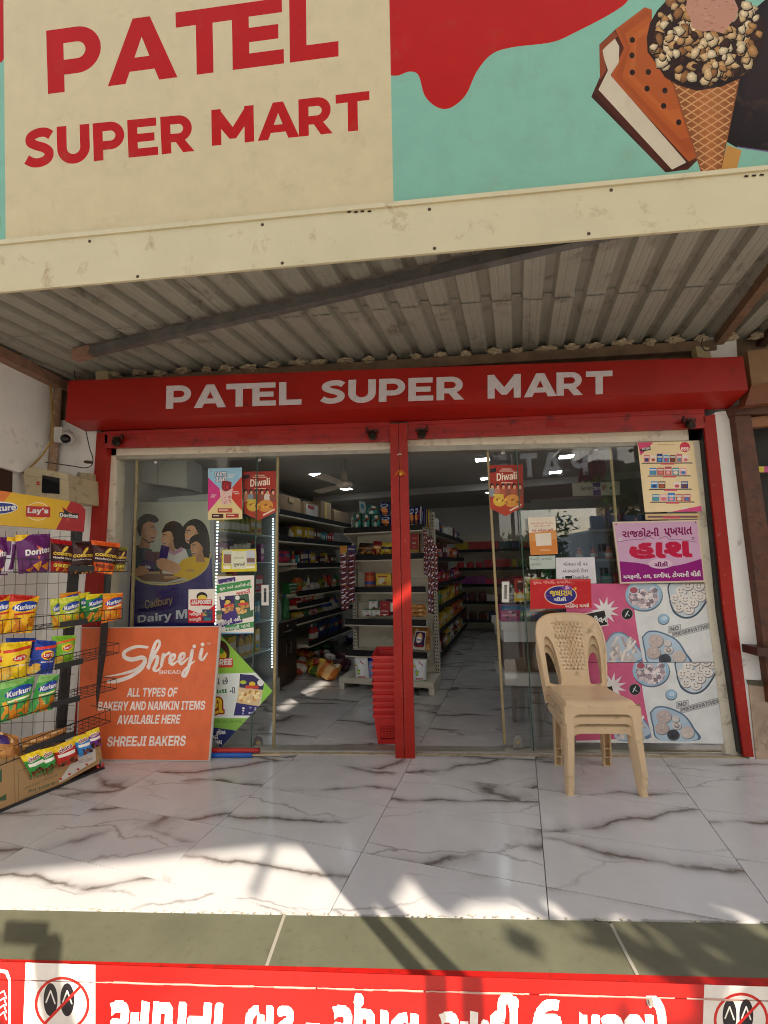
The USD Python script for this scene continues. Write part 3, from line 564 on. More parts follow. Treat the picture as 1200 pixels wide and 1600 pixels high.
# ------------------------------------------------------------------ across the street: what the glass mirrors and what shades the porch
def mirrored(x, y, Y, g=.05):
    """the point at depth Y across the street that the shop glass mirrors at this place of the photograph"""
    d = ray(x, y); t = (g-CAM[1])/d[1]; P = CAM+d*t; d = d*[1, -1, 1]; return P+d*((Y-P[1])/d[1])
HD = np.array([.98, .2, 0]); HD /= np.linalg.norm(HD); HN = np.array([-HD[1], HD[0], 0]); H0 = np.array([3.16, -5.6, 0])
def to_blocker(P):
    P = np.asarray(P, float); return P+SUN*(((H0-P) @ HN)/(SUN @ HN))[:, None]
def blocker2(P): q = to_blocker(P); return np.column_stack([(q-H0) @ HD, q[:, 2]])
FL0 = FZ(0)
low = FL0.at([(-160, 1385), (0, 1366), (215, 1345), (420, 1322), (386, 1397), (402, 1402), (434, 1322), (468, 1324), (490, 1335), (535, 1390), (575, 1428), (612, 1415), (640, 1372), (665, 1405), (705, 1436), (735, 1412), (850, 1408), (960, 1416), (1010, 1440), (1080, 1420), (1330, 1440)])
h2 = blocker2(low); hp = Polygon([(h2[0][0]-1.5, h2[0][1]-.05)]+[tuple(q) for q in h2]+[(h2[-1][0]+4.5, 3.3), (h2[-1][0]+4.5, 9.8), (h2[0][0]-1.5, 9.8)]).buffer(0)  # lower edge cut so its shadow draws the outline of the sunlit patch
slit = Polygon(blocker2(FL0.at([(424, 1113), (504, 1064), (513, 1067), (430, 1118)])))  # slit added to throw the sun streak on the post and shop floor
hp = hp.difference(slit)
h3 = lambda q: H0+q[:, :1]*HD+np.array([[0, 0, 1.]])*q[:, 1:2]
ho = thing('roadside_hoarding', 'tall added unseen hoarding of torn sheeting on steel poles across from the shop', 'blocker', H0-[0, 0, .36])  # unseen sheet added to keep direct sun off the shop front
FILL_SHEET = usdkit.material(stage, '/World/Looks/fill_sheeting', {'d': ('diffuse_bsdf', {'color': (.45, .44, .43)}), 't': ('translucent_bsdf', {'color': (.66, .65, .64)}), 'm': ('mix_closure', {'fac': .5})}, [('d.BSDF', 'm.closure1'), ('t.BSDF', 'm.closure2')], surface='m.closure')   # translucent so the added sheet glows and fills the shop front with light
vh, fh = tri(hp); put('sheeting', trimesh.Trimesh(h3(vh), fh, process=False), FILL_SHEET, ho)
for k, (px, s_) in enumerate((((600, 1457), 2.45), ((672, 1482), 2.75))):
    q = FL0.at(px)[0]+SUN*s_; put('street_pole', tube([(q[0], q[1], -.36), (q[0], q[1], 3.4)], .030, 12), mat('rusty_pole', '#5a3a30', .7, grain=(9, .3)), label=f'thin rusty steel pole on the street before the porch, {["left", "right"][k]} one of two', cat='pole')
for k in (-3.2, 1.0, 5.6):
    q = H0+HD*k+HN*-.12; put('pole', tube([(q[0], q[1], -.4), (q[0], q[1], 9.6)], .05, 10), mat('rusty_pole', '#5a4438', .7), ho)
LEAF = usdkit.material(stage, '/World/Looks/leaf', {'o': ('geometry', {}), 'r': ('rgb_ramp', {'ramp': [(0, (.03, .055, .012)), (1, (.09, .13, .03))]}), 'd': ('principled_bsdf', {'roughness': .5}), 't': ('translucent_bsdf', {'color': (.10, .16, .03)}), 'm': ('mix_closure', {'fac': .3})},
                       [('o.random_per_island', 'r.fac'), ('r.color', 'd.base_color'), ('d.BSDF', 'm.closure1'), ('t.BSDF', 'm.closure2')], surface='m.closure')
BARK = mat('bark', (.10, .075, .05), .9, grain=(8, .3), bump=(20, .6))
def tree(label, base, h, R, zc, n, seed, leaf=.16):
    q = np.random.default_rng(seed); t = thing('tree', label, 'tree', base, group=None); b = np.asarray(base, float)
    parts = [tube([b, b+[.05, .03, h*.25], b+[-.03, .05, h*.5], b+[.02, 0, h*.75]], [.13, .11, .08, .04], 9)]
    cs = [(b+[0, 0, zc]+q.normal(0, 1, 3)*R*[.5, .5, .38], R*q.uniform(.28, .5)) for _ in range(16)]
    for c, r in cs: parts.append(tube([b+[0, 0, h*q.uniform(.3, .55)], (b+[0, 0, h*.5]+c)/2+[0, 0, .1], c], [.045, .03, .012], 6))
    put('trunk', parts, BARK, t)
    P = np.vstack([c+q.normal(0, .5, (n//16, 3))*r for c, r in cs]); m_ = len(P)
    a = q.normal(0, 1, (m_, 3)); a /= np.linalg.norm(a, axis=1, keepdims=True); c = q.normal(0, 1, (m_, 3)); c -= a*(a*c).sum(1, keepdims=True); c /= np.linalg.norm(c, axis=1, keepdims=True)
    l = leaf*q.uniform(.6, 1.3, (m_, 1)); V = np.stack([P-a*l, P+c*l*.42, P+a*l, P-c*l*.42], 1).reshape(-1, 3); i = np.arange(m_)*4
    put('crown', trimesh.Trimesh(V, np.vstack([np.stack([i, i+1, i+2], 1), np.stack([i, i+2, i+3], 1)]), process=False), LEAF, t)
q = FL0.at((1360, 1490))[0]+SUN*5.4; tree('small leafy roadside tree to the right, its leaves dappling the porch', (q[0]+.3, q[1], -.36), 4.2, .85, q[2]+.36+.1, 1700, 3, .10)
tree('tall roadside tree mirrored in the right glass beside the pale building', (mirrored(850, 880, -15)[0], -16, -.36), 3.6, 1.3, 2.1, 2200, 5, .14)
tree('bushy roadside tree farther left across the street', (mirrored(780, 890, -17)[0], -17, -.36), 3.6, 1.4, 2.0, 2000, 8, .15)
tree('spreading roadside tree far to the right across the street', (22, -18, -.36), 7, 3.0, 4.5, 2500, 9, .3)
tree('spreading roadside tree far to the left across the street', (-18, -20, -.36), 7, 3.2, 4.5, 2500, 12, .3)
# pale building and brown shop opposite
def building(label, x0, x1, y, z1, col, floors, cols, sill=.9):
    t = thing('street_building', label, 'building', ((x0+x1)/2, y, -.36)); y1 = y-7; wl = unary_union([sbox(x0, -.36, x1, z1)]); holes = []
    fh = (z1+.36)/floors; cw = (x1-x0)/cols
    for f in range(floors):
        for c in range(cols): holes.append((x0+cw*(c+.25), -.36+fh*f+sill, x0+cw*(c+.75), -.36+fh*f+sill+fh*.45))
    g = wl.difference(unary_union([sbox(*h) for h in holes]))
    put('wall', extr(g, lambda q: np.column_stack([q[:, 0], np.full(len(q), y), q[:, 1]]), (0, 1, 0), .25), col, t)
    put('body', bx(x0+.02, x1-.02, y1, y-.4, -.36, z1-.1), col, t)
    for h in holes:
        w = put('window', bx(h[0], h[2], y-.2, y-.16, h[1], h[3]), mat('dark_pane', (.03, .04, .05), .08), t); put('window_bar', bx((h[0]+h[2])/2-.03, (h[0]+h[2])/2+.03, y-.159, y-.12, h[1], h[3]), mat('grey_paint', (.4, .4, .4), .5), w)
    for f in range(1, floors+1): put('cornice', bx(x0-.15, x1+.15, y+.001, y+.35, -.36+fh*f-.18, -.36+fh*f-.04), col, t)
    put('parapet', bx(x0, x1, y-.2, y+.002, z1+.003, z1+.5), col, t); return t
xb = [mirrored(930, 880, -16)[0], mirrored(1075, 880, -16)[0]]
building('pale blue three-storey building across the street', min(xb), max(xb), -16, mirrored(980, 822, -16)[2], mat('pale_blue_paint', (.45, .52, .60), .8, grain=(2, .1)), 3, 5)
building('cream two-storey building across the street to the left', -16, -5, -17, 6.2, mat('cream_paint', (.62, .52, .36), .8, grain=(2, .1)), 2, 6)
building('ochre two-storey building across the street behind the added hoarding', 12, 24, -19, 6.5, mat('ochre_paint', (.50, .34, .18), .8, grain=(2, .1)), 2, 6)
mk = thing('market_canopy', 'long brown market canopy with grey lettering across the street', 'canopy', (3, -12.5, -.36)); BRW = mat('brown_fascia', (.09, .045, .03), .6, grain=(2, .2))
put('fascia', bx(-14, 20, -12.6, -12.5, 3.6, 6.3), BRW, mk); put('roof_slab', bx(-14, 20, -15.5, -12.62, 5.6, 5.75), BRW, mk); put('soffit', bx(-14, 20, -15.5, -12.62, 3.6, 3.67), BRW, mk)
for x in np.arange(-13, 20, 4.0): put('post', bx(x-.06, x+.06, -12.75, -12.63, -.36, 3.6), BRW, mk)
a = mirrored(918, 722, -12.5)
for k, ch in enumerate('PATEL'): g = cap(ch); put('letter', extr(g, lambda q: np.column_stack([a[0]-k*.9-q[:, 0]*.72, np.full(len(q), -12.47), 4.5+q[:, 1]*.9]), (0, 1, 0), .03), mat('letter_grey', (.55, .52, .5), .5), mk)
# the person taking the picture, whose shadow falls on the step
def hull_chain(J, bones):
    import manifold3d as m3
    out = None
    for a, b in bones:
        hs = m3.Manifold.batch_hull([m3.Manifold.sphere(J[k][3], 14).translate(J[k][:3]) for k in (a, b)]); out = hs if out is None else out+hs
    q = out.refine_to_length(.03).to_mesh(); t = trimesh.Trimesh(q.vert_properties[:, :3], q.tri_verts, process=True); return trimesh.smoothing.filter_taubin(t, iterations=8)
px_, py_ = .03, -3.67
J = dict(head=(px_, py_+.02, 1.30, .105), crown=(px_, py_, 1.36, .095), neck=(px_, py_, 1.14, .06), chest=(px_, py_, .95, .15), waist=(px_, py_, .68, .14), hip=(px_, py_, .52, .155),
         sl=(px_-.2, py_, 1.06, .07), sr=(px_+.2, py_, 1.06, .07), el=(px_-.34, py_+.14, 1.10, .05), er=(px_+.30, py_+.14, 1.10, .05), wl=(px_-.24, py_+.24, 1.38, .035), wr=(px_+.06, py_+.24, 1.38, .035), hl=(px_-.22, py_+.26, 1.46, .045), hr=(px_+.04, py_+.26, 1.46, .045),
         kl=(px_-.11, py_+.03, .08, .075), kr=(px_+.11, py_+.03, .08, .075), al=(px_-.12, py_, -.29, .05), ar=(px_+.12, py_, -.29, .05), tl=(px_-.13, py_+.17, -.32, .04), tr=(px_+.13, py_+.17, -.32, .04), pl=(px_-.1, py_, .48, .11), pr=(px_+.1, py_, .48, .11))
pe = thing('person', 'person in a dark shirt standing on the street and holding up a phone', 'person', (px_, py_, -.36))
put('body', hull_chain(J, [('head', 'crown'), ('head', 'neck'), ('neck', 'chest'), ('chest', 'waist'), ('waist', 'hip'), ('chest', 'sl'), ('chest', 'sr'), ('sl', 'el'), ('sr', 'er'), ('el', 'wl'), ('er', 'wr'), ('wl', 'hl'), ('wr', 'hr'), ('hip', 'pl'), ('hip', 'pr'), ('pl', 'kl'), ('pr', 'kr'), ('kl', 'al'), ('kr', 'ar'), ('al', 'tl'), ('ar', 'tr')]), mat('dark_clothes', (.03, .03, .04), .8), pe, smooth=True)
put('phone', rbx(px_-.19, px_+.0, py_+.30, py_+.31, 1.43, 1.52, .004), BLACK, label='black phone held up in both hands', cat='phone')
# ------------------------------------------------------------------ inside the shop: room, lamps, fan
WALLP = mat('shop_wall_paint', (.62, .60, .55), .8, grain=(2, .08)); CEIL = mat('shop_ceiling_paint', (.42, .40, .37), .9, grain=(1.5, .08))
room = thing('shop_room', 'plastered walls and ceiling of the dim shop interior', 'room', (0, 3, 0))
put('wall', ubx(-2.97, -2.86, -.45, 6.2, -.01, 2.62), WALLP, room); put('wall', ubx(-2.75, 3.6, 6.05, 6.2, -.01, 2.62), WALLP, room); put('wall', ubx(3.3, 3.45, .9, 6.05, -.01, 2.62), WALLP, room)
pts = [(-4.0, .06), (4.2, .06), (5.6, 6.3), (-2.0, 7.6)]
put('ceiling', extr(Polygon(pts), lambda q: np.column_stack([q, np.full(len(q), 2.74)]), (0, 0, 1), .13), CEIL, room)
put('beam', ubx(-2.6, 3.3, 3.35, 3.6, 2.5, 2.605), CEIL, room)
put('side_wall', bx(-3.1, -2.74, .31, .5, -.01, 2.62), WALLP, room); put('side_wall', bx(2.33, 2.5, .1, .8, -.01, 2.62), WALLP, room)
LED = lamp('led_panel_light', (.86, .95, 1.0), 7.0)
for u, v, lb in ((-1.72, 1.72, 'nearest of the left row, just left of the ceiling fan'), (-1.77, 2.86, 'second of the left row behind the ceiling fan'), (-1.82, 4.02, 'third of the left row above the gondola packets'), (.41, 1.76, 'nearest of the right row by the sliding door edge'), (.37, 2.95, 'second of the right row'), (.35, 4.2, 'farthest of the right row'), (1.35, 2.0, 'nearest seen through the right fixed pane'), (1.3, 2.9, 'middle one seen through the right fixed pane'), (1.28, 3.8, 'farthest one seen through the right fixed pane')):
    t = thing('ceiling_light', f'small square white ceiling lamp, {lb}', 'ceiling light', uv(u, v, 2.6)); put('frame', ubx(u-.085, u+.085, v-.085, v+.085, 2.594, 2.609), mat('lamp_rim', (.7, .7, .7), .4), t); put('diffuser', ubx(u-.075, u+.075, v-.075, v+.075, 2.589, 2.5935), LED, t)
fu = floor_uv(538, 757, 2.32); fc = uv(fu[0], fu[1], 2.32)
t = thing('ceiling_fan', 'dusty beige three-bladed ceiling fan hanging inside the left doorway', 'ceiling fan', fc)
FANM = mat('fan_beige', (.58, .52, .44), .45, grain=(9, .2))
put('rod', tube([fc+[0, 0, .06], fc+[0, 0, .30]], .011, 10), mat('fan_rod', (.5, .47, .42), .35, .6), t)
put('canopy', lathe([(0, .04), (.05, .04), (.035, .09), (.02, .15), (.014, .16), (0, .16)], fc), FANM, t)
put('motor', lathe([(0, -.045), (.05, -.042), (.085, -.025), (.10, 0), (.09, .022), (.05, .038), (0, .04)], fc, 24), FANM, t)
for k, a in enumerate((math.radians(14), math.radians(134), math.radians(254))):
    d = np.array([math.cos(a), math.sin(a), 0]); s = np.array([-d[1], d[0], .22]); V = [fc+d*r+s*w*e+[0, 0, z] for z in (0, -.004) for r, w in ((.10, .03), (.20, .05), (.55, .062), (.60, .05)) for e in (-1, 1)]
    F = []
    for i in range(3): F += [[2*i, 2*i+1, 2*i+3], [2*i, 2*i+3, 2*i+2], [8+2*i, 8+2*i+3, 8+2*i+1], [8+2*i, 8+2*i+2, 8+2*i+3]]
    put('blade', trimesh.Trimesh(V, F, process=False), FANM, t)

# ------------------------------------------------------------------ packets, cartons, bottles
def bil(q, c):
    q = np.asarray(q, float); a, b = c[:, :1], c[:, 1:2]; return (q[0]*(1-a)+q[1]*a)*(1-b)+(q[3]*(1-a)+q[2]*a)*b
UNIT = rect(0, 0, 1, 1)
def pouch(name, label, cat, plane, quad, art, bulge=.03, group=None, parent=None, res=.16, mt=None, seed=0, kind=None, tilt=None):
    """a filled film packet: print on a bulged skin, crimped flat at top and bottom"""
    q = random.Random(seed); w1, w2 = q.uniform(0, 6), q.uniform(0, 6)
    zig = [(i/16, .012*(i % 2)) for i in range(17)]
    o = Polygon(zig+[(1-x, 1-y) for x, y in zig]); art.o = o; art.l[0] = (o, art.l[0][1])
    def dep(c):
        a = np.clip(c[:, 0], 0, 1); b = np.clip(c[:, 1], 0, 1); bb = np.clip((b-.05)/.90, 0, 1)
        f = (1-np.abs(2*a-1)**2.6)*(1-np.abs(2*bb-1)**3.2); return f*(1+.16*np.sin(9*a+w1)*np.sin(7*b+w2))+.05*np.sin(a*22+w2)*np.exp(-((bb-.03)/.14)**2)+.05*np.sin(a*22+w1)*np.exp(-((1-bb-.03)/.14)**2)
    at = lambda c: plane.at(bil(quad, c))+plane.n*(bulge*dep(c))[:, None]
    m_, C, V2 = art.mesh(at, plane.n, res)
    P = plane.at(bil(quad, V2)); B = P-plane.n*(bulge*.45*np.maximum(dep(V2), .02))[:, None]; k = len(P)
    mm = trimesh.Trimesh(np.vstack([m_.vertices, B]), np.vstack([m_.faces, m_.faces[:, ::-1]+k]), process=False)
    return put(name, mm, mt or GLOSS, parent, label, cat, group, kind=kind, colors=np.vstack([C, C]), loc=None if parent else P.mean(0))
def carton(name, label, cat, plane, quad, depth, base, art, group=None, mt=None, parent=None):
    s = slab(quad, plane, depth); m_, C, _ = art.mesh(lambda c: plane.off(.0006).at(bil(quad, c)), plane.n)
    mm = cat_meshes([s, m_]); col = np.vstack([np.broadcast_to(base, (len(s.vertices), 3)), C])
    return put(name, mm, mt or CARTON, parent, label, cat, group, colors=col, loc=None if parent else s.vertices.mean(0))
def L(*h): return [lin(x) for x in h]
def bits(A, n, cols, x0, y0, x1, y1, r, seed=0, sy=.75):
    q = random.Random(seed)
    for k in range(n): A.add(affinity.rotate(blob(q.uniform(x0, x1), q.uniform(y0, y1), r*q.uniform(.7, 1.2), k+seed, 7, .25, sy), q.uniform(-50, 50)), lin(q.choice(cols)))
    return A
def snack(kind, seed=0):
    if kind == 'corn_purple':
        A = Art(UNIT, lin('#5b1f5e')); A.add([(0, 0), (.45, 0), (.12, .16), (0, .17)], lin('#e0b21e')); A.add([(.5, .30), (.66, .36), (.6, .55)], lin('#d8641c')).text('Doritos', [(.18, .40), (.97, .33), (.97, .49), (.18, .56)], WHITE, 'InterX')
        A.add([(.52, .58), (.60, .58), (.55, .66)], lin('#d8641c')); A.add([(.38, .80), (.62, .70), (.66, .98)], lin('#d99a33')); A.add([(.66, .84), (.92, .74), (.93, .97)], lin('#cf8624')); A.add([(.2, .9), (.42, .84), (.4, 1)], lin('#c47b1f')); return A
    if kind in ('corn_red', 'corn_dark', 'corn_orange', 'corn_olive'):
        c = {'corn_red': '#a3141c', 'corn_dark': '#2d1716', 'corn_orange': '#d9591b', 'corn_olive': '#6d6a1c'}[kind]
        A = Art(UNIT, lin('#40191a')); A.add(rect(0, 0, 1, .15), lin(c)); A.add(rect(0, .68, 1, 1), lin(c)); A.add(affinity.rotate(ell(.52, .30, .17, .05), -35), lin('#d8b33f'))
        A.text('CORNITOS', [(.08, .40), (.93, .40), (.93, .49), (.08, .49)], lin('#e0bd3a'), 'InterX').text('Nacho Crisps', [(.08, .53), (.88, .53), (.88, .61), (.08, .61)], lin('#d9cfc4'), 'InterB')
        t = {'corn_red': 'SWEET', 'corn_dark': 'BBQ', 'corn_orange': 'PERI PERI', 'corn_olive': 'JALAPENO'}[kind]; A.text(t, [(.1, .74), (.9, .74), (.9, .84), (.1, .84)], lin('#f0d24a' if kind != 'corn_orange' else '#5b1a10'), 'InterX'); return bits(A, 6, ['#e0a03a', '#c9852a'], .1, .88, .9, .96, .06, 3)
    if kind.startswith('puff'):
        c, c2 = {'puff_yellow': ('#e0ad12', '#b5241b'), 'puff_lime': ('#a5b52a', '#cfd34c'), 'puff_green': ('#1f7a33', '#d9c520'), 'puff_orange': ('#e3701a', '#e09a20'), 'puff_mint': ('#3f9a49', '#8ac26a')}[kind]
        A = Art(UNIT, lin(c)); A.add([(0, 0), (1, 0), (.6, .13), (0, .2)], lin(c2)); A.add(affinity.rotate(ell(.52, .29, .44, .12), -9), lin('#1c3f96')); A.text('Kurkure', [(.14, .28), (.90, .20), (.90, .33), (.14, .41)], WHITE, 'InterX')
        A.add(affinity.rotate(Polygon(rect(.16, .45, .86, .50)), -6, origin=(.5, .5)), lin('#f3e3b0' if kind != 'puff_yellow' else '#b5241b'))
        q = random.Random(seed+1)
        for k in range(12): A.add(affinity.rotate(Polygon(rect(-.13, -.03, .13, .03)).buffer(.02).intersection(sbox(-1, -1, 1, 1)), q.uniform(-80, 80), origin=(0, 0)).__class__(affinity.translate(affinity.rotate(Polygon(rect(-.14, -.03, .14, .03)).buffer(.02), q.uniform(-70, 70), origin=(0, 0)), q.uniform(.1, .9), q.uniform(.62, .93)).exterior), lin(q.choice(['#e0a526', '#d48a1c', '#c77714'])))
        return A
    if kind.startswith('chip'):
        c, c2 = {'chip_yellow': ('#e6c21a', '#c93a1d'), 'chip_blue': ('#1d3e9b', '#d93a2a'), 'chip_lime': ('#7ab52c', '#d96b2a')}[kind]
        A = Art(UNIT, lin(c)); A.add(affinity.rotate(Polygon(rect(.05, .16, .98, .24)), -7, origin=(.5, .2)), lin(c2)); A.add(ell(.55, .42, .28, .14), lin('#e9c531')).add(affinity.rotate(ell(.55, .42, .25, .085), -8), lin('#c02a20')); A.text("Lay's", [(.36, .38), (.74, .34), (.74, .46), (.36, .50)], WHITE, 'InterX')
        A.text('CLASSIC SALTED' if kind == 'chip_yellow' else 'MAGIC MASALA', [(.3, .60), (.85, .58), (.85, .63), (.3, .65)], WHITE, 'InterB'); A.add(ell(.16, .86, .26, .12), lin('#e3b84a')).add(ell(.2, .72, .13, .06), lin('#d9a53a')).add(ell(.26, .9, .12, .05), lin('#efd07a')); return A
    if kind == 'choco_small':
        c = [('#e3c31a', '#2f8a3c'), ('#d8b416', '#b3241c'), ('#d6bf1c', '#2a7fc0'), ('#d9c01e', '#6b2a8a')][seed % 4]
        A = Art(UNIT, lin(c[1])); A.add(rect(0, 0, 1, .28), lin(c[0])).text('choco', [(.2, .18), (.8, .12), (.8, .30), (.2, .36)], lin('#7a1c14'), 'InterX', outline=WHITE, ow=.02); A.add(rect(.1, .42, .9, .56), lin('#e8e3d6')); return bits(A, 16, ['#4a2415', '#5e2f1a', '#331509', '#7a4424'], .05, .68, .95, .95, .10, seed)
    if kind == 'detergent_blue' or kind == 'detergent_green':
        A = Art(UNIT, lin('#d9dcdd')); A.add(rect(0, .86, 1, 1), lin('#1f74b8' if kind[-1] == 'e' else '#2f9a2c')); A.add([(.0, .0), (.5, .30), (1, 0), (1, .05), (.5, .40), (0, .05)], lin('#e9ecec')); A.add(star(.36, .55, .16, .08, 5, .3), lin('#4f9a2b')).add(ell(.36, .55, .06), lin('#d8d84a')); A.add(rect(.0, .28, .22, .36), lin('#e0b922'))
        A.text('ARIEL', [(.24, .74), (.84, .74), (.84, .82), (.24, .82)], lin('#b3201f'), 'InterX'); A.add(affinity.rotate(Polygon(rect(.45, .2, .8, .24)), 25), lin('#b54a5a')); return A
    if kind == 'bread':
        A = Art(UNIT, lin('#a5713a')); bits(A, 26, ['#c28b4e', '#d6a668', '#8e5c2b', '#b87c3f', '#e0bd8a'], 0, .05, 1, .95, .12, seed); A.add(rect(.05, .08, .6, .34), lin('#3a2a6a')) if seed % 2 else None; return A
    A = Art(UNIT, lin('#888888')); return A
def qx(x0, y0, x1, y1): return [(x0, y0), (x1, y0), (x1, y1), (x0, y1)]

# the end gondola facing the door
SHELFW = mat('shelf_ivory', (.62, .57, .46), .45, grain=(6, .08)); TICKET = mat('ticket_rail', (.014, .014, .015), .6, spec=.25)
go = thing('end_gondola', 'ivory steel gondola end unit with black price rails facing the doorway', 'shelf unit', uv(-.73, 1.6))
put('back_panel', ubx(-1.22, -.27, 1.86, 1.885, .08, 2.02), SHELFW, go)
for k in range(6): put('panel_joint', ubx(-1.22, -.27, 1.857, 1.8595, .38+k*.28, .384+k*.28), mat('joint_shadow', (.25, .22, .17), .7), go)  # thin dark strips draw the joints between panels
for u in (-1.26, -.235):
    up = put('upright', ubx(u-.025, u+.025, 1.83, 1.90, .0, 2.02), SHELFW, go)
    put('slots', [ubx(u-s-.005, u-s+.005, 1.826, 1.8295, z, z+.018) for s in (-.011, .011) for z in np.arange(.12, 2.0, .04)], BLACK, up, kind='stuff')
SZ = [1.80, 1.475, 1.10, .735, .385]
for i, z in enumerate(SZ):
    w = (0, .07, .05, 0, 0)[i]; s = put('shelf', ubx(-1.24+w*.9, -.27, 1.47+w, 1.855, z-.028, z), SHELFW, go); put('price_rail', ubx(-1.235+w*.9, -.275, 1.452+w, 1.469+w, z-.02, z+.045), TICKET, s); put('rail_lip', ubx(-1.24+w*.9, -.27, 1.448+w, 1.4685+w, z-.032, z-.0205), SHELFW, s)
    for u in (-1.235+w*.9, -.272): put('bracket', to_uv(extr(Polygon([(1.86, z-.03), (1.86, z-.16), (1.50+w, z-.03)]), lambda q: np.column_stack([np.full(len(q), u), q[:, 0], q[:, 1]]), (1, 0, 0), .004)), SHELFW, s)
put('base_shelf', ubx(-1.30, -.20, 1.40, 1.86, .07, .13, .006), SHELFW, go)
for u in (-1.27, -.23): put('foot', ubx(u-.03, u+.03, 1.41, 1.85, 0, .07), SHELFW, go)
FVg = FV(1.56)
def teal(seed=0):
    A = Art(UNIT, lin('#0f5a50')); A.add(ell(.55, .18, .2, .12), lin('#d9d2c4')); A.add(blob(.5, .62, .42, 5, 12, .15, .7), lin('#1f9c93')); A.add(affinity.rotate(ell(.5, .45, .4, .1), -20), lin('#9a3b2a')).add(ell(.5, .5, .18, .12), lin('#15232a')).add(blob(.45, .78, .2, 3, 9, .3), lin('#d8e2dc')); return A
for k, qd in enumerate(((552, 802, 564, 825), (565.5, 803, 578, 824.5), (580, 804, 594, 824))): carton('teal_carton', f"teal printed carton, {['left', 'middle', 'right'][k]} of three standing in front on the gondola's top shelf", 'carton', FVg, qx(*qd), .1, lin('#114a44'), teal())
carton('teal_carton', 'teal printed carton lying across the three others on the gondola top shelf', 'carton', FVg.off(-.02), [(574, 787), (592, 792), (591, 804), (571, 803)], .1, lin('#114a44'), teal())
A = Art(UNIT, lin('#a9bcc2')); A.add(ell(.5, .4, .3, .2), lin('#3d86b5')); carton('folder_carton', 'pale blue leaflet standing tilted at the back of the gondola top shelf', 'carton', FVg.off(-.06), [(561, 782), (570, 785), (573, 803), (562, 801)], .02, lin('#c3c9c6'), A)
def navy(k):
    A = Art(UNIT, lin('#1d1a55')); A.add(blob(.5, .62, .36, 8, 11, .2, .6), lin('#d98a4a')); A.add(affinity.rotate(ell(.5, .28, .38, .16), -8), lin('#b9c8e0')).add(affinity.rotate(ell(.5, .28, .28, .08), -8), lin('#23306f')); A.add(blob(.5, .9, .3, 4, 9, .3, .3), lin('#b3682f')); return A
for k, (qd, lb) in enumerate((((595, 806, 611, 822), 'lower one left of the red centre post'), ((594, 785, 609, 805), 'upper one left of the red centre post'), ((640, 792, 648, 819), 'just right of the red centre post'), ((648, 791, 654, 819), 'second right of the red centre post'))): pouch('navy_packet', f'navy and orange packet on gondola top, {lb}', 'packet', FVg, qx(*qd), navy(k), .035, seed=k)
for k in range(3):
    A = Art(UNIT, lin(['#20214f', '#15163a', '#b49a3c'][k])); A.add(rect(.6, 0, .8, 1), lin(['#c9cbd2', '#39418a', '#20214f'][k])); A.add(rect(.2, .2, .4, .7), lin(['#b23a3a', '#cdd', '#eed'][k][:7] if len(['#b23a3a', '#cdd', '#eed'][k]) == 7 else '#ccccd4')); pouch('navy_packet', f'dark packet edge-on at right of the gondola top shelf, {["first", "second", "yellow edged third"][k]} from post', 'packet', FVg.off(-.05*k), qx(653+k*5, 791+k*3, 660+k*5.5, 822+k), A, .02, seed=k)
F2 = FV(1.64)
for k, (c1, c2, qd, lb) in enumerate((('#241712', '#8a5a2c', (558, 848, 580, 867), 'dark brown biscuit packet leaning left on the second gondola shelf'), ('#7d1a1c', '#c9a05a', (580, 845, 594, 867), 'red biscuit packet leaning on the second gondola shelf'), ('#c7b13e', '#1e1c3c', (594, 847, 609, 867), 'yellow and navy packet on the second gondola shelf'), ('#cbb743', '#1b1938', (608, 847, 620, 867), 'yellow packet half behind the red centre post'))):
    A = Art(UNIT, lin(c1)); A.add(rect(0, .35, 1, .55), lin(c2)); bits(A, 7, ['#a8743a', '#c79350'], .1, .65, .9, .9, .12, k); pouch('biscuit_packet', lb, 'packet', F2, [(qd[0]+4, qd[1]), (qd[2]+3, qd[1]+1), (qd[2], qd[3]), (qd[0], qd[3])], A, .03, seed=k+5)
A = Art(UNIT, lin('#9c1b20')); A.add(rect(0, .86, 1, 1), lin('#b39a3a')); A.add(rect(.93, 0, 1, 1), lin('#b39a3a')); A.add(rect(.2, .18, .7, .3), lin('#c9564a')); A.text('NEW', [(.25, .45), (.65, .45), (.65, .55), (.25, .55)], lin('#e6ddd0'), 'InterB'); A.add(ell(.45, .72, .2, .08), lin('#b9474a')); carton('red_carton', 'tall red carton right of the centre post on the second gondola shelf', 'carton', F2, qx(641, 834, 654.5, 863), .07, lin('#7d1518'), A)
F3 = FV(1.58)
jar = thing('rusk_jar', 'tall jar of brown rusks with a red lid on the third gondola shelf', 'jar', F3.at((578, 914))[0]); P0, P1 = F3.at((577.5, 914.5))[0], F3.at((577.5, 887))[0]; h = P1[2]-P0[2]; c = [P0[0], P0[1]+.05, 1.102]
q = lathe([(0, 0), (.062, 0), (.066, .02), (.066, h*.8), (.058, h*.86), (0, h*.87)], c, 20); z = np.array(q.vertices)[:, 2]-1.102; a = np.arctan2(np.array(q.vertices)[:, 1]-c[1], np.array(q.vertices)[:, 0]-c[0])
m_ = trimesh.remesh.subdivide_to_size(q.vertices, q.faces, .02); v, f = m_; z = (v[:, 2]-1.102)/h; fr_ = v[f].mean(1); C = np.array([lin('#a6662c') if not .36 < w < .72 else lin('#c4552f') if w > .5 else lin('#2b4d9a') for w in z]); put('glass_body', trimesh.Trimesh(v, f, process=False), PLASTIC, jar, colors=C)
put('lid', lathe([(0, h*.87), (.064, h*.87), (.066, h*.9), (.066, h), (0, h*1.01)], c, 20), mat('red_lid', (.45, .03, .03), .3), jar)
